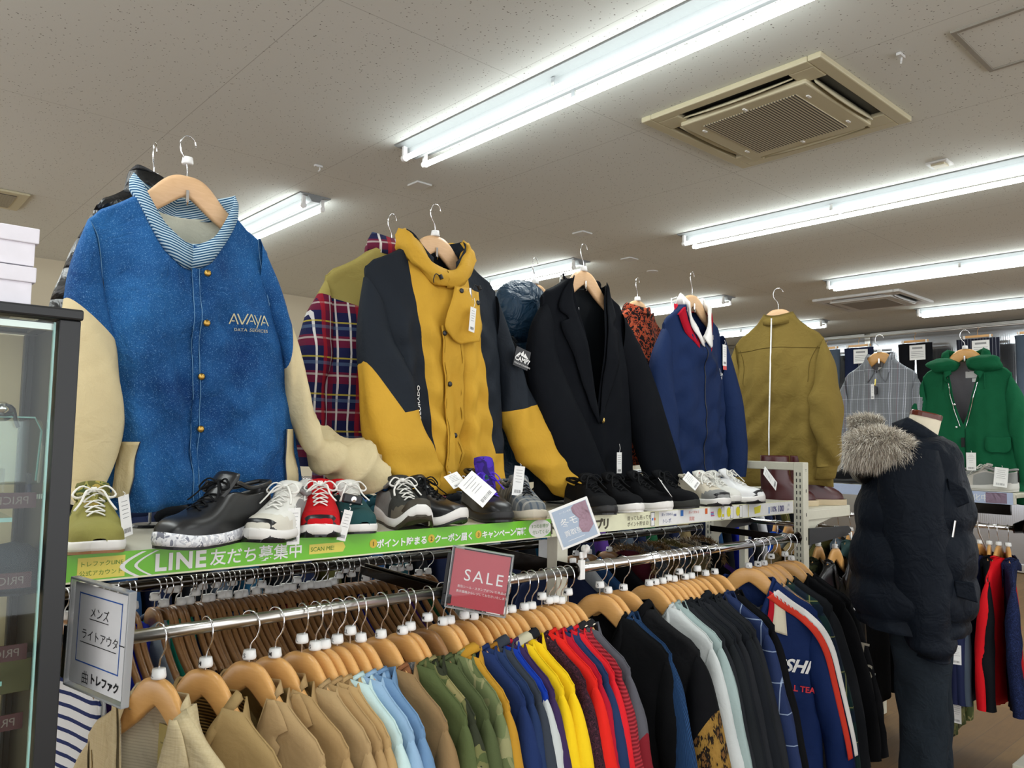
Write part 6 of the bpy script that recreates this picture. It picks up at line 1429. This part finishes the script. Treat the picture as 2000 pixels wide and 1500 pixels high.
for k, z in enumerate((1.452, 1.340, 1.240, 1.145, 1.025)):
    s_ = thing('price_strip', ['topmost', 'second highest', 'middle', 'second lowest', 'lowest'][k] + ' dark red PRICE DOWN strip inside the glass case, lettering mirrored', 'sign strip', (-.008, 1.288, z))
    mb = MB(); mb.box((0, 0, 0), (.49, .002, .022)); mb.build('strip', pd, s_)
    mb = MB()
    for x in (.236, .115, -.005, -.125): text_into(mb, 'PRICE DOWN', .0155, lambda a, b, x=x: (x - a, -.0016, b - .005))
    mb.build('lettering', plain('dull_cream_print', '7a6c66', .5), s_)
def case_item(nm, label, cat, px, py, Y_, build):
    t = thing(nm, label, cat, at(px, py, Y=Y_)); build(t); return t
def bag(t):
    mb = MB(); pts = [(-.035, -.05), (.035, -.05), (.038, .03), (.030, .048), (-.030, .048), (-.038, .03)]; mb.prism(pts, -.012, .012); mb.build('bag_body', M['vinyl'], t, bevel=.004)
    mb = MB(); mb.tube([(-.03, 0, -.045), (-.034, 0, .03), (-.024, 0, .05), (.024, 0, .05), (.034, 0, .03), (.03, 0, -.045)], .0014, 6); mb.build('seam_piping', M['glassedge'], t)
case_item('vinyl_bag', 'clear greenish vinyl pouch hanging in the glass case', 'bag', 28, 880, 1.36, bag)
def lampi(t):
    mb = MB(); mb.lathe([(0, .014), (.010, .012), (.016, .0), (.014, -.006), (0, -.006)], 16, 0, Matrix.Rotation(-.7, 4, 'X')); mb.build('headpiece', M['chrome'], t, smooth=True)
    mb = MB(); mb.tube(spline([(-.01, 0, .01), (.012, 0, .008), (.018, 0, -.012), (.022, 0, -.022)], 10), .003, 7); mb.build('band', M['black_pl'], t)
case_item('headphone', 'chrome and black headpiece hanging above the vinyl pouch in the case', 'headphones', 4, 805, 1.36, lampi)
def stand_(t):
    mb = MB(); mb.box((0, 0, 0), (.085, .06, .006)); mb.box((-.02, 0, .02), (.003, .05, .04)); mb.build('tray', M['acrylic'], t)
    mb = MB(); mb.box((0, -.031, 0), (.085, .001, .007)); mb.build('ridged_edge', ribbed('ridged_acrylic', '7d8f86', 'dfe8e4', 2 * pi / .003, 'x'), t)
case_item('acrylic_riser', 'clear acrylic riser with ridged edge on the glass shelf in the case', 'stand', 30, 968, 1.33, stand_)
def cap_(t):
    mb = MB(); mb.lathe([(.045, -.02), (.047, -.0), (.040, .025), (.022, .042), (0, .047)], 20); mb.build('crown', cloth('3a4048', .9), t, smooth=True)
    mb = MB(); mb.prism([(-.04, .0), (.04, .0), (.035, -.055), (0, -.07), (-.035, -.055)], -.022, -.019, axis='z'); mb.build('brim', cloth('2a2e34', .9), t, smooth=False)
case_item('cap', 'dark cap on the lower glass shelf of the display case', 'cap', 20, 1120, 1.37, cap_)
def bx_(t):
    mb = MB(); mb.box((0, 0, 0), (.10, .06, .05)); mb.build('carton', plain('olive_carton', '5e5a38', .6), t, bevel=.001); mb = MB(); mb.box((0, 0, .027), (.104, .064, .008)); mb.build('lid', plain('dark_carton', '2c2e2c', .6), t, bevel=.001)
case_item('small_box', 'small olive box inside the lower part of the display case', 'box', 20, 1310, 1.38, bx_)
def pk(t):
    mb = MB(); mb.box((0, 0, 0), (.03, .02, .035)); mb.build('packet', plain('navy_packet', '26304e', .3), t, bevel=.004); mb = MB(); mb.box((.004, -.0105, .003), (.018, .001, .010)); mb.build('packet_label', plain('pack_red', 'a82a34', .4), t)
case_item('plastic_packet', 'navy and red wrapped packet beside the post inside the case', 'packet', 72, 945, 1.44, pk)
# shoeboxes on the case
M['boxpaper'] = plain('white_lilac_card', 'e9e6ee', .55)
for k, (z0, lb) in enumerate([(CT, 'lower white shoebox standing on the black display case'), (CT + .056, 'upper white shoebox, stacked on the lower one')]):
    hh = .052; t = thing('shoebox', lb, 'box', (.215 - .15 - (.0 if k == 0 else -.001), 1.262 + .09, z0), radians(0), 'white shoeboxes on the display case')
    mb = MB(); mb.box((0, 0, hh / 2 - .004), (.292, .176, hh - .010)); mb.build('box_tray', M['boxpaper'], t, bevel=.001)
    mb = MB(); mb.box((0, 0, hh - .008), (.300, .184, .022)); mb.build('lid', M['boxpaper'], t, bevel=.0015)

# ================================================================ RIGHT WALL RACK (runs along Y)
RXX = 4.25; RZ_ = CAMZ - .375
rk = thing('wall_rack', 'cream steel wall rack with a shelf of sneakers, on the right', 'display rack', (4.5, 1.7, 0))
def rp(x, y, z): return (x - 4.5, y - 1.7, z)
for y in (.55, 1.14, 2.0, 2.9, 3.8):
    mb = MB(); mb.box(rp(4.72, y, 1.0), (.045, .045, 2.0)); mb.build('upright', M['cream_metal'], rk, bevel=.003)
    mb = MB(); mb.box(rp(4.42, y, .10), (.62, .05, .06)); ft = mb.build('foot', M['cream_metal'], rk, bevel=.004)
    mb = MB(); mb.lathe([(0, -.012), (.03, -.012), (.03, .012), (0, .012)], 16, 0, Matrix.Translation(rp(4.14, y, .032)) @ Matrix.Rotation(pi / 2, 4, 'X')); mb.build('caster', M['black_pl'], ft, smooth=False)
shz = CAMZ - .212
for y0, y1 in ((.57, 1.12), (1.16, 1.98), (2.02, 2.88)):
    mb = MB(); mb.box(rp(4.48, (y0 + y1) / 2, shz - .012), (.45, y1 - y0, .022)); mb.box(rp(4.262, (y0 + y1) / 2, shz - .03), (.012, y1 - y0, .045)); mb.build('shelf_board', M['cream_metal'], rk, bevel=.002)
for y0, y1, lb in ((.60, 1.12, 'chrome clothes rail at the very right edge'), (1.17, 2.9, 'long chrome clothes rail behind the mannequin')):
    hr = thing('hanging_rail', lb, 'clothes rail', (RXX, y0, RZ_)); rail('rail_tube', (0, 0, 0), (0, y1 - y0, 0), .012, M['chrome'], '', hr)
    for yy in (-.004, y1 - y0 + .004): mb = MB(); mb.prism([(-.01, .022), (.44, .05), (.44, -.05), (-.01, -.022), (-.025, 0)], yy - .003, yy + .003); mb.build('rail_arm', M['arm'], hr)
mb = MB(); mb.box((0, 0, 0), (.02, .30, .075)); o = mb.build('hook_box', M['arm'], None, loc=(4.36, 1.36, 1.265)); tag(o, 'dark mirror-finish bracket box under the shelf of the right rack', 'bracket')
def xsign(y0, y1, label, words, pic):
    t = thing('shelf_banner', label, 'banner', (4.252, y0, shz - .055)); L_ = y0 - y1
    mb = MB(); mb.box((0, -L_ / 2, .03), (.003, L_, .056)); mb.build('banner_strip', plain('banner_pale_blue', 'b4c2de', .4), t)
    mb = MB(); text_into(mb, words, .036, lambda a, b: (-.0024, -.02 - a, .015 + b)); mb.build('banner_lettering', M['white_pl'], t)
    if pic: mb = MB(); mb.box((-.0022, -L_ + .07, .03), (.001, .09, .05)); mb.build('coat_picture', cloth('8d7a8c', .7, 200, .8, 2), t)
xsign(1.40, 1.17, 'pale blue banner with white Japanese lettering and coat picture on the right rack shelf', '強化中', True)
xsign(2.30, 1.78, 'pale blue banner with white lettering between the olive shirt and the mannequin', '冬モノ買取', False)
# sneakers on the right rack
M['rshoe'] = cloth('b5b0a8', .7, 500, .3)
sneaker(Vector((4.40, 1.335, shz + .001)), radians(172), 'pale grey running shoe with price tag on the right rack shelf, nearer one', M['rshoe'], toe=S['offwhite'], side=S['grey'], sole=S['grey_sole'], out=S['grey_sole'], lace=S['white'], L=.31, group='pale grey sneakers on the right rack', spring=.01)
sneaker(Vector((4.52, 1.56, shz + .001)), radians(176), 'pale grey running shoe on the right rack shelf, half behind the parka', M['rshoe'], toe=S['offwhite'], side=S['grey'], sole=S['grey_sole'], out=S['grey_sole'], lace=S['white'], L=.31, group='pale grey sneakers on the right rack', spring=.01)
sneaker(Vector((4.42, 2.02, shz + .001)), radians(176), 'dark shoe on the shelf between the olive shirt and the mannequin', S['black2'], sole=S['black_sole'], lace=S['black'], L=.28, group='shoes on the right rack')
price_tag(Vector((4.33, 1.235, shz + .13)), -pi / 2, .06, .095, 0, .1, 'white price tag hanging on the pale grey running shoe', cord=.01)
price_tag(Vector((4.36, 1.38, shz + .20)), -pi / 2, .045, .09, 0, 0, 'white price tag hanging from the zip of the green coat', cord=.01)
# garments on the right rail: front faces +Y side, near edge towards the camera
RG = [(.66, 'white_jacket', 'white jacket at the right edge of the photo', RM['white'], {}), (.80, 'brown_jacket', 'brown jacket at the right edge rail', RM['brown'], {}),
 (1.195, 'sherpa_jacket', 'dark navy sherpa fleece on the right rail', camo_mat('navy_sherpa', ['141d3a', '1c2850', '0e1430', '26325c'], 150), {}), (1.235, 'red_track_jacket', 'bright red jacket with white lining on the right rail', cloth('d8121f', .7), dict(lining=RM['white'])),
 (1.275, 'black_coat', 'black coat left of the red jacket on the right rail', RM['black'], {}), (1.315, 'track_jacket', 'navy track jacket with white piping left of the black coat', cloth('1c2244', .7), dict(pipe=1)), (1.355, 'track_jacket', 'second navy track jacket with white piping, nearer the parka', cloth('20284a', .7), dict(pipe=1)),
 (1.40, 'grey_jacket', 'dark grey jacket on the right rail beside the parka', RM['slate'], {}), (1.47, 'camouflage_trousers', 'camouflage garment low behind the parka', K['camo'], dict(L=.95)), (1.56, 'olive_coat', 'long olive coat hidden behind the parka', RM['olive'], dict(L=.95)),
 (1.86, 'black_hoodie', 'black garment on the right rail left of the mannequin', RM['black'], dict(L=.9)), (1.95, 'teal_sweater', 'dusty dark teal sweatshirt visible left of the mannequin legs', cloth('3c5656', .85), dict(L=.78)), (2.02, 'bluegrey_coat', 'blue-grey coat between the olive shirt and the mannequin', cloth('5c6a76', .85), dict(L=.75)),
 (2.10, 'olive_jacket', 'olive jacket hanging left of the blue-grey coat', RM['olive'], {}), (2.17, 'white_knit', 'white knit between the olive and beige coats', RM['white'], {}), (2.23, 'beige_coat', 'beige coat behind the cream upright', RM['tan'], {}), (2.32, 'silver_puffer', 'light grey puffer behind the cream upright', RM['grey'], {}), (2.40, 'blue_jacket', 'bright blue jacket glimpsed behind the cream upright', cloth('1550c0', .6), {})]
for k, (y, nm, lb, mt, kw) in enumerate(RG):
    kw = dict(kw); pipe = kw.pop('pipe', 0)
    def ex(G, pipe=pipe):
        if pipe: G.sl = [G.line([(.10, -.085), (.16, -.125), (.20, -.16), (.218, -.24), (.225, -.45), (.23, -.66)], M['white_pl'], 'white_piping', r=.003, off=.022)]
    rack_item(Vector((RXX, y, RZ_ - .088)), pi + radians(8 + 6 * ((k * 37) % 5 - 2)), nm, lb, 'jacket', 'clothes on the right rail', mt, seed=200 + k, T=.02, hlabel='pale wooden hanger of the ' + ' '.join(lb.split(',')[0].split()[:7]), hgroup='hangers on the right rail', extra=ex, res=(16, 16), capz=.0, **kw)
# green coat and checked shirt above the right rack
def wallpiece(y, z, label, nm, cat, mats, kw, hl, XX=4.55, hr=200):
    A = Vector((XX, y, z)); hanger(A, -pi / 2, 'wood', 'M', True, hl, hookrot=radians(hr), letterf=False); r = thing(nm, label, cat, A, -pi / 2); return A, Garment(r, **kw)
M['green'] = cloth('0d5c3a', .8, 700, .3, 1.2, .3); M['green_lin'] = cloth('77767a', .8); 
A, G = wallpiece(1.456, CAMZ + .53, 'emerald green hooded coat hanging open above the right rack shelf', 'green_hooded_coat', 'coat', None, dict(W=.215, WH=.27, L=.80, nw=.09, nd=.36, np=1.15, T=.06, fold=.016, seed=61), 'wooden hanger holding the emerald green coat')
G.body(M['green'], M['green_lin'], 44, 44)
for s in (-1, 1): G.sleeve(s, [(.212, -.15), (.27, -.28), (.31, -.45), (.34, -.68)], [(.18, -.33), (.19, -.40), (.21, -.52), (.24, -.70)], M['green'], rd=(.03, .05, .055, .05), n=30, nc=20, amp=.008)
G.stand(M['green'], h=.05, lo=-.6, hi=.6, out=.03, thick=.006, name='hood'); blob('hood_fabric', M['green'], G.root, (.10, -.03, -.085), (.085, .04, .045), 7, .1); blob('hood_fabric', M['green'], G.root, (-.10, -.03, -.085), (.08, .04, .04), 9, .1)
for s in (-1, 1):
    G.line([(s * .088, -.09), (s * .075, -.16), (s * .05, -.28), (s * .012, -.42)], M['chrome'], 'zip_edge', r=.0022, off=.004)
    G.line([(s * .10, -.14), (s * .105, -.22)], M['green'], 'drawcord', r=.003, off=.012)
    G.patch([(s * .16 - .055, -.47, s * .16 + .055, -.47), (s * .16 - .055, -.53, s * .16 + .055, -.53), (s * .16 - .035, -.55, s * .16 + .035, -.55)], M['green'], 'pocket_flap', off=.010, thick=.006)
G.line([(.008, -.43), (.006, -.6), (.004, -.78)], cloth('0a4028', .8), 'front_seam', r=.002, off=.002)
for z in (-.36, -.24): G.button(-.045 - z * .05, z - .06, M['chrome'], .006, 'snap_button', off=.012)
mb = MB(); y_ = G.surf(.01, -.14, 1) - .004; mb.box((.02, y_, -.135), (.07, .002, .035)); mb.box((.03, y_ - .002, -.165), (.025, .002, .02)); mb.build('inner_label', M['paper'], G.root)
mb = MB(); mb.box((.004, -.075, -.50), (.016, .012, .05)); mb.build('security_tag', M['black_pl'], G.root)
M['glen'] = stripes_mat('grey_glen_check', '7f8388', [(0, .075, 0, .003, 'd8dce4', .8), (0, .075, .12, .003, 'c8ccdc', .7), (0, .075, .5, .004, 'b0b4c4', .6), (0, .012, 0, .004, '6a6e74', .5), (2, .085, .2, .002, 'd8dce4', .7), (2, .009, 0, .004, '72767c', .4), (0, .15, .3, .002, '8c5a6a', .6)])
A, G = wallpiece(1.905, CAMZ + .545, 'grey checked short-sleeved shirt jacket above the right rack shelf', 'checked_shirt', 'shirt', None, dict(W=.205, WH=.235, L=.72, nw=.075, nd=.09, T=.055, fold=.012, seed=66), 'wooden hanger holding the grey checked shirt')
G.body(M['glen'], M['glen'], 30, 30)
for s in (-1, 1): G.sleeve(s, [(.202, -.15), (.245, -.25), (.27, -.40), (.275, -.5)], [(.17, -.32), (.175, -.38), (.18, -.44), (.185, -.52)], M['glen'], rd=(.03, .045, .05, .045), n=22, nc=18, amp=.006)
G.fall(M['glen'], wid=.055, point=.03, rise=.03)
mb = MB(); y_ = G.surf(0, -.10, 1) - .004; mb.box((0, y_, -.10), (.06, .002, .035)); mb.build('inner_label', M['paper'], G.root)
mb = MB(); mb.tube([(0, -.06, -.16), (0, -.068, -.20)], .004, 6); mb.build('zip_pull', M['gold'], G.root); mb = MB(); mb.box((.0, -.07, -.225), (.024, .014, .045)); mb.build('security_tag', M['black_pl'], G.root)
price_tag(Vector((4.47, 1.915, CAMZ + .36)), -pi / 2, .018, .085, 0, 0, 'narrow white tag on the grey checked shirt', cord=.005)
# far: trousers and jackets high on the window wall
wr = thing('hanging_rail', 'thin rail high on the window wall carrying trousers and suits', 'clothes rail', (11.0, 1.5, 3.10)); rail('rail_tube', (0, 0, 0), (0, 5.5, 0), .01, M['steel'], '', wr)
def trousers(y, label, mat, w_=.40, L_=.62, card=True, suit=False):
    t = thing('hung_trousers' if not suit else 'hung_suit', label, 'trousers' if not suit else 'suit', (10.96, y, 2.98), -pi / 2, 'clothes high on the window wall')
    mb = MB(); mb.box((0, 0, .0), (.34, .02, .03)); mb.tube([(0, 0, .01), (0, 0, .08), (.02, 0, .10), (.0, 0, .12)], .003, 6); mb.build('clip_hanger', M['wood'], t, bevel=.003)
    mb = MB()
    for s in (-1, 1): mb.box((s * .15, -.012, -.01), (.02, .02, .05))
    mb.build('hanger_clips', M['white_pl'], t)
    for s in (-1, 1):
        rows = []
        for j in range(9):
            q = j / 8; z = -.03 - L_ * q; row = []
            for i in range(14):
                a = 2 * pi * i / 14; row.append((s * (w_ * .25 + .01 * q) + (w_ * .25 - .03 * q + .006 * sin(3 * a + 5 * q)) * cos(a), .035 * sin(a) * (1 + .3 * q), z))
            rows.append(row)
        mb = MB(); mb.grid(rows, cu=True, flip=True); mb.build('trouser_leg' if not suit else 'suit_panel', mat, t, smooth=True)
    if card:
        mb = MB(); mb.box((.05, -.055, -.16), (.20, .002, .20)); c = mb.build('price_card', M['paper'], t); mb = MB(); mb.box((.05, -.057, -.10), (.13, .001, .025))
        for k in range(4): mb.box((.05, -.057, -.15 - .024 * k), (.16, .001, .006))
        mb.build('card_print', plain('grey_ink', '9a9a9a', .6), c)
trousers(4.88, 'dark navy trousers with white price card high on the window wall', RM['navy'], .42, .60); trousers(4.12, 'black trousers with white price card and star keyring high on the window wall', RM['black'], .44, 1.0)
trousers(3.36, 'navy pinstripe suit with white price card high on the window wall', stripes_mat('pinstripe', '1c2030', [(0, .035, 0, .003, 'c0c4d0', .6)]), .50, .75, True, True); trousers(5.35, 'grey jacket high on the window wall behind the olive shirt', RM['slate'], .40, .9, False, True)
trousers(2.75, 'dark suit at the right edge high on the window wall', RM['slate'], .4, .9, False, True)

# ================================================================ MANNEQUIN with parka, seen from its side
v = ray(1780, 1000); v.z = 0; v.normalize(); MC = v * 3.0 ; MC.z = 0
mang = math.atan2(-v.x, v.y)      # local +x = image right
RGT = Vector((v.y, -v.x, 0)); mrz = math.atan2(RGT.y, RGT.x)
def mp(px, py):
    r = ray(px, py); t = MC.dot(v) / (r.x * v.x + r.y * v.y); p = Vector((r.x * t, r.y * t, CAMZ + r.z * t)) - MC; return (p.dot(RGT), p.z)
mn = thing('mannequin', 'dressed mannequin with cream neck and brown neck cap, seen from its side', 'mannequin', MC, mrz)
mb = MB(); x, z = mp(1806, 822); Mx = Matrix.Translation((x, 0, z)) @ Matrix.Rotation(radians(14), 4, 'Y')
mb.lathe([(.056, -.16), (.050, -.05), (.049, .012)], 24, 0, Mx); mb.build('neck', plain('cream_fabric_neck', 'e0d5bc', .7), mn, smooth=True)
mb = MB(); mb.lathe([(.0505, .012), (.0505, .026), (.046, .030), (0, .030)], 24, 0, Mx); mb.build('neck_cap', plain('brown_varnished_cap', '5a2818', .25), mn)
mb = MB(); mb.lathe([(0, .012), (.17, .010), (.18, 0)], 28); mb.build('base_plate', M['chrome'], mn, smooth=True); mb = MB(); mb.tube([(0, 0, .01), (0, 0, .8)], .012, 10); mb.build('support_pole', M['chrome'], mn)
je = thing('dark_jeans', 'washed black jeans on the mannequin', 'trousers', MC, mrz); M['blackjean'] = cloth('1d242b', .85, 500, .5, 2.0)
for (dy, pl2, nm_) in [(-.07, [(1728, 1180, 1850, 1180), (1742, 1260, 1853, 1260), (1752, 1340, 1853, 1340), (1756, 1420, 1850, 1420), (1758, 1500, 1846, 1500), (1762, 1620, 1838, 1620), (1766, 1780, 1832, 1780)], 'trouser_leg'), (.08, [(1745, 1180, 1860, 1180), (1760, 1260, 1862, 1260), (1772, 1340, 1864, 1340), (1776, 1420, 1862, 1420), (1780, 1500, 1862, 1500), (1784, 1620, 1856, 1620), (1786, 1780, 1850, 1780)], 'trouser_leg')]:
    rows = []
    for k, (a, b, c, d) in enumerate(spline(pl2, 30)):
        (xa, za), (xb, zb_) = mp(a, b), mp(c, d); row = []
        for i in range(22):
            an = 2 * pi * i / 22; f = .004 * sin(5 * an + k * .5) + .003 * sin(3 * an - k * .8); row.append(((xa + xb) / 2 + ((xb - xa) / 2 + f) * cos(an), dy + (.085 - .0008 * k + f) * sin(an), za))
        rows.append(row)
    mb = MB(); mb.grid(rows, cu=True, flip=True); mb.build(nm_, M['blackjean'], je, smooth=True)
pk_ = thing('fur_hood_parka', 'black navy down parka with grey fur hood trim worn by the mannequin', 'parka', MC, mrz)
M['parka'] = cloth('10161f', .5, 300, .35, 2.2, .45)
sil = [(1776, 850, 1838, 852), (1745, 862, 1862, 866), (1712, 890, 1880, 888), (1690, 930, 1888, 935), (1682, 980, 1893, 985), (1675, 1035, 1896, 1040), (1671, 1090, 1898, 1095), (1669, 1140, 1900, 1150), (1674, 1180, 1896, 1200), (1690, 1205, 1880, 1232)]
rows = []; SP = spline(sil, 54)
for k, (a, b, c, d) in enumerate(SP):
    (xa, za), (xb, zb_) = mp(a, b), mp(c, d); row = []; q = k / 54; dep = interp([(0, .07), (.12, .15), (.3, .185), (.7, .20), (1, .19)], q)
    puff = .020 * abs(sin(q * pi * 5.5)) ** .6 * sstep(q, .3, .5)
    for i in range(40):
        an = 2 * pi * i / 40; ca, sa = cos(an), sin(an); f = puff + .004 * sin(6 * an + q * 20) + .003 * sin(11 * an - q * 30)
        row.append(((xa + xb) / 2 + ((xb - xa) / 2 + f) * (abs(ca) ** .85) * (1 if ca > 0 else -1), (dep + f) * (abs(sa) ** .85) * (1 if sa > 0 else -1), lerp(za, zb_, (1 + ca) / 2)))
    rows.append(row)
mb = MB(); mb.grid(rows, cu=True, flip=True); mb.build('body', M['parka'], pk_, smooth=True)
slv = [(1752, 868, 1830, 880), (1722, 915, 1842, 920), (1716, 965, 1848, 975), (1722, 1030, 1853, 1040), (1735, 1100, 1858, 1105), (1752, 1170, 1861, 1170), (1765, 1225, 1860, 1228), (1788, 1252, 1856, 1262), (1796, 1262, 1852, 1274)]
for sgn in (-1, 1):
    rows = []
    for k, (a, b, c, d) in enumerate(spline(slv, 44)):
        (xa, za), (xb, zb_) = mp(a, b), mp(c, d); row = []; q = k / 44; dep = interp([(0, .04), (.2, .075), (.6, .085), (.85, .075), (1, .05)], q)
        for i in range(26):
            an = 2 * pi * i / 26; ca, sa = cos(an), sin(an); f = .005 * sin(3 * an + q * 18) * sstep(q, .2, .5) + .006 * sin(q * 34 + sa) * sstep(q, .6, .8)
            row.append(((xa + xb) / 2 + ((xb - xa) / 2 + f) * ca, sgn * (.165 - .03 * q) + (dep + f) * sa, lerp(za, zb_, (1 + ca) / 2)))
        rows.append(row)
    mb = MB(); mb.grid(rows, cu=True, flip=True); mb.f.append(tuple(range(len(mb.v) - 26, len(mb.v)))); mb.m.append(0); mb.build('sleeve', M['parka'], pk_, smooth=True)
def mpatch(nm, pts, yo, mat, thick=.012):
    P = [mp(*p) for p in pts]; mb = MB(); mb.prism(P, yo, yo + thick); return mb.build(nm, mat, pk_, bevel=.004)
mpatch('pocket_flap', [(1858, 1118), (1895, 1122), (1903, 1160), (1862, 1148)], -.175, M['parka']); mpatch('chest_flap', [(1846, 930), (1880, 950), (1888, 975), (1852, 990)], -.172, M['parka'])
mb = MB(); a, b = mp(1860, 1008), mp(1855, 1038); mb.tube([(a[0], -.178, a[1]), (b[0], -.182, b[1])], .0035, 6); mb.build('zip_pull', M['steel'], pk_)
# collar + hood
hx = [(1746, 838), (1768, 834), (1792, 846), (1824, 862), (1856, 880), (1870, 898)]
mb = MB(); mb.tube([(mp(*q)[0], -.055, mp(*q)[1] - .01) for q in hx], [.03, .045, .04, .032, .026, .018], 14); mb.tube([(mp(*q)[0], .075, mp(*q)[1] - .01) for q in hx], [.03, .045, .04, .032, .026, .018], 14); mb.build('collar', M['parka'], pk_, smooth=True)
hc = mp(1718, 885); blob('hood', M['parka'], pk_, (hc[0] + .01, 0, hc[1] - .005), (.105, .16, .095), 4, .05, 28, 18); hc2 = mp(1692, 915); blob('hood_lining', M['black_puff'], pk_, (hc2[0], -.02, hc2[1]), (.055, .14, .055), 8, .05)
M['fur'] = [plain('fur_taupe', 'b3a898', .8), plain('fur_pale', 'e0d8c8', .8), plain('fur_smoke', '8d8478', .8), plain('fur_white', 'f0ebe0', .8), plain('fur_mid', 'cabfae', .8)]
pts = []
for k in range(60):
    q = k / 59; px = lerp(1662, 1782, q); py = 880 - 10 * sin(q * pi) + 6 * q; c_ = mp(px, py); r0 = .050 * (sin(pi * (q * .9 + .06)) ** .35)
    for j in range(22):
        a = 2 * pi * j / 22; pts.append(((c_[0], -.165 + r0 * .9 * cos(a) * -1, c_[1] + r0 * sin(a)), ((q - .5) * .9, -cos(a), sin(a) - .25)))
for k in range(40):
    q = k / 39; px = lerp(1655, 1722, q); py = 838 - 8 * sin(q * pi); c_ = mp(px, py); r0 = .026
    for j in range(14):
        a = 2 * pi * j / 14; pts.append(((c_[0], .10 - r0 * cos(a), c_[1] + r0 * sin(a)), (-.1, -cos(a), sin(a) - .1)))
mb = MB()
mb.tube([(mp(lerp(1664, 1780, q), 880)[0], -.165, mp(1720, 882)[1]) for q in (0, .2, .5, .8, 1)], [.03, .045, .048, .044, .02], 12); mb.tube([(mp(lerp(1655, 1722, q), 838)[0], .10, mp(1700, 838)[1]) for q in (0, .5, 1)], .022, 10); mb.build('fur_backing', M['fur'][0], pk_, smooth=True)
f_ = fur_mesh('fur_trim', pk_, pts, M['fur'], .036, 15000, 5, .0009, .3)
ck2 = thing('white_cable', 'thin white security cord hanging from the parka to the rack', 'cable', (0, 0, 0)); P = [at(1872, 925, X=3.2), at(1900, 985, X=3.35), at(1912, 1040, X=3.6), at(1925, 1070, X=4.1)]; o0 = P[0].copy(); ck2.location = o0
mb = MB(); mb.tube([tuple(p - o0) for p in P], .003, 6); mb.build('cord', M['white_pl'], ck2, smooth=True)
price_tag(at(1867, 1255, Y=1.15), mrz, .035, .075, 0, 0, 'white tag with print hanging below the parka pocket', cord=.01); price_tag(at(1868, 1330, X=3.98), -pi / 2, .035, .09, 0, 0, 'white tag dangling low on a string right of the jeans', cord=.10)
price_tag(at(1704, 1310, X=4.0), -pi / 2, .028, .11, 0, 0, 'white tag on the dusty teal sweatshirt', cord=.01)
# end rail clothes + cable
for k, (y, nm, lb, mt) in enumerate([(1.68, 'leather_jacket', 'black leather jacket on the end rail below the boots', plain('black_hide', '141416', .3)), (1.76, 'camouflage_parka', 'dark camouflage parka on the end rail', camo_mat('dark_camouflage', ['20241a', '2e3320', '14170f', '3d4028'], 14)), (1.86, 'olive_parka', 'long olive parka on the end rail', RM['olive']), (1.97, 'beige_parka', 'beige coat on the end rail below the boots', RM['tan'])]):
    rack_item(Vector((3.50, y, 1.17 - .088)), radians(4 + 5 * k), nm, lb, 'jacket', 'clothes on the end rail', mt, seed=300 + k, T=.02, hlabel='wooden hanger of the ' + lb.split(' on ')[0], hgroup='hangers on the end rail', res=(16, 16))
cb2 = thing('white_cable', 'white looped cable hanging from the black arm at the rack end', 'cable', (3.47, 1.60, 1.16)); mb = MB(); mb.tube(spline([(0, 0, .0), (.02, -.01, -.06), (-.01, -.015, -.10), (-.02, -.02, -.03), (.0, -.01, .0), (.01, -.015, -.12), (.015, -.02, -.22), (-.02, -.02, -.38)], 50), .003, 6); mb.build('cable', M['white_pl'], cb2, smooth=True)

# ================================================================ NEXT RACK, seen through the gaps under the shelf
fr = thing('hanging_rail', 'clothes rail of the next rack seen through the gap under the shelf', 'clothes rail', (.5, 3.2, 1.36)); rail('rail_tube', (0, 0, 0), (5.2, 0, 0), .013, M['chrome'], '', fr)
for x in (0, 2.6, 5.2): mb = MB(); mb.box((x, 0, -.68), (.03, .03, 1.36)); mb.build('rail_post', M['cream_metal'], fr)
pal = ['navy', 'black', 'blue', 'navy', 'black', 'slate', 'teal', 'black', 'navy', 'olive', 'black', 'blue', 'dteal', 'black', 'navy', 'maroon', 'black', 'grey', 'navy', 'black', 'teal', 'brown', 'black', 'navy', 'purple', 'black', 'slate', 'navy', 'green', 'black', 'navy', 'tan', 'black', 'navy', 'blue', 'black', 'royal', 'navy', 'black', 'white', 'navy', 'black', 'olive', 'black']
for k, c in enumerate(pal):
    x = .58 + k * .115; g_ = copy_tree(pp); g_.location = (x, 3.2, 1.36 - .07); g_.rotation_euler = (0, 0, radians(-80 + (k * 7 % 5))); g_.scale = (1, 2.2, 1.25); g_.name = 'hung_jacket'; recolor(g_, RM[c])
    tag(g_, '%s jacket on the next rack, between %s and %s ones' % (RC[c][1], RC[pal[k - 1]][1] if k else 'no', RC[pal[(k + 1) % len(pal)]][1]), 'jacket', 'jackets on the next rack behind')
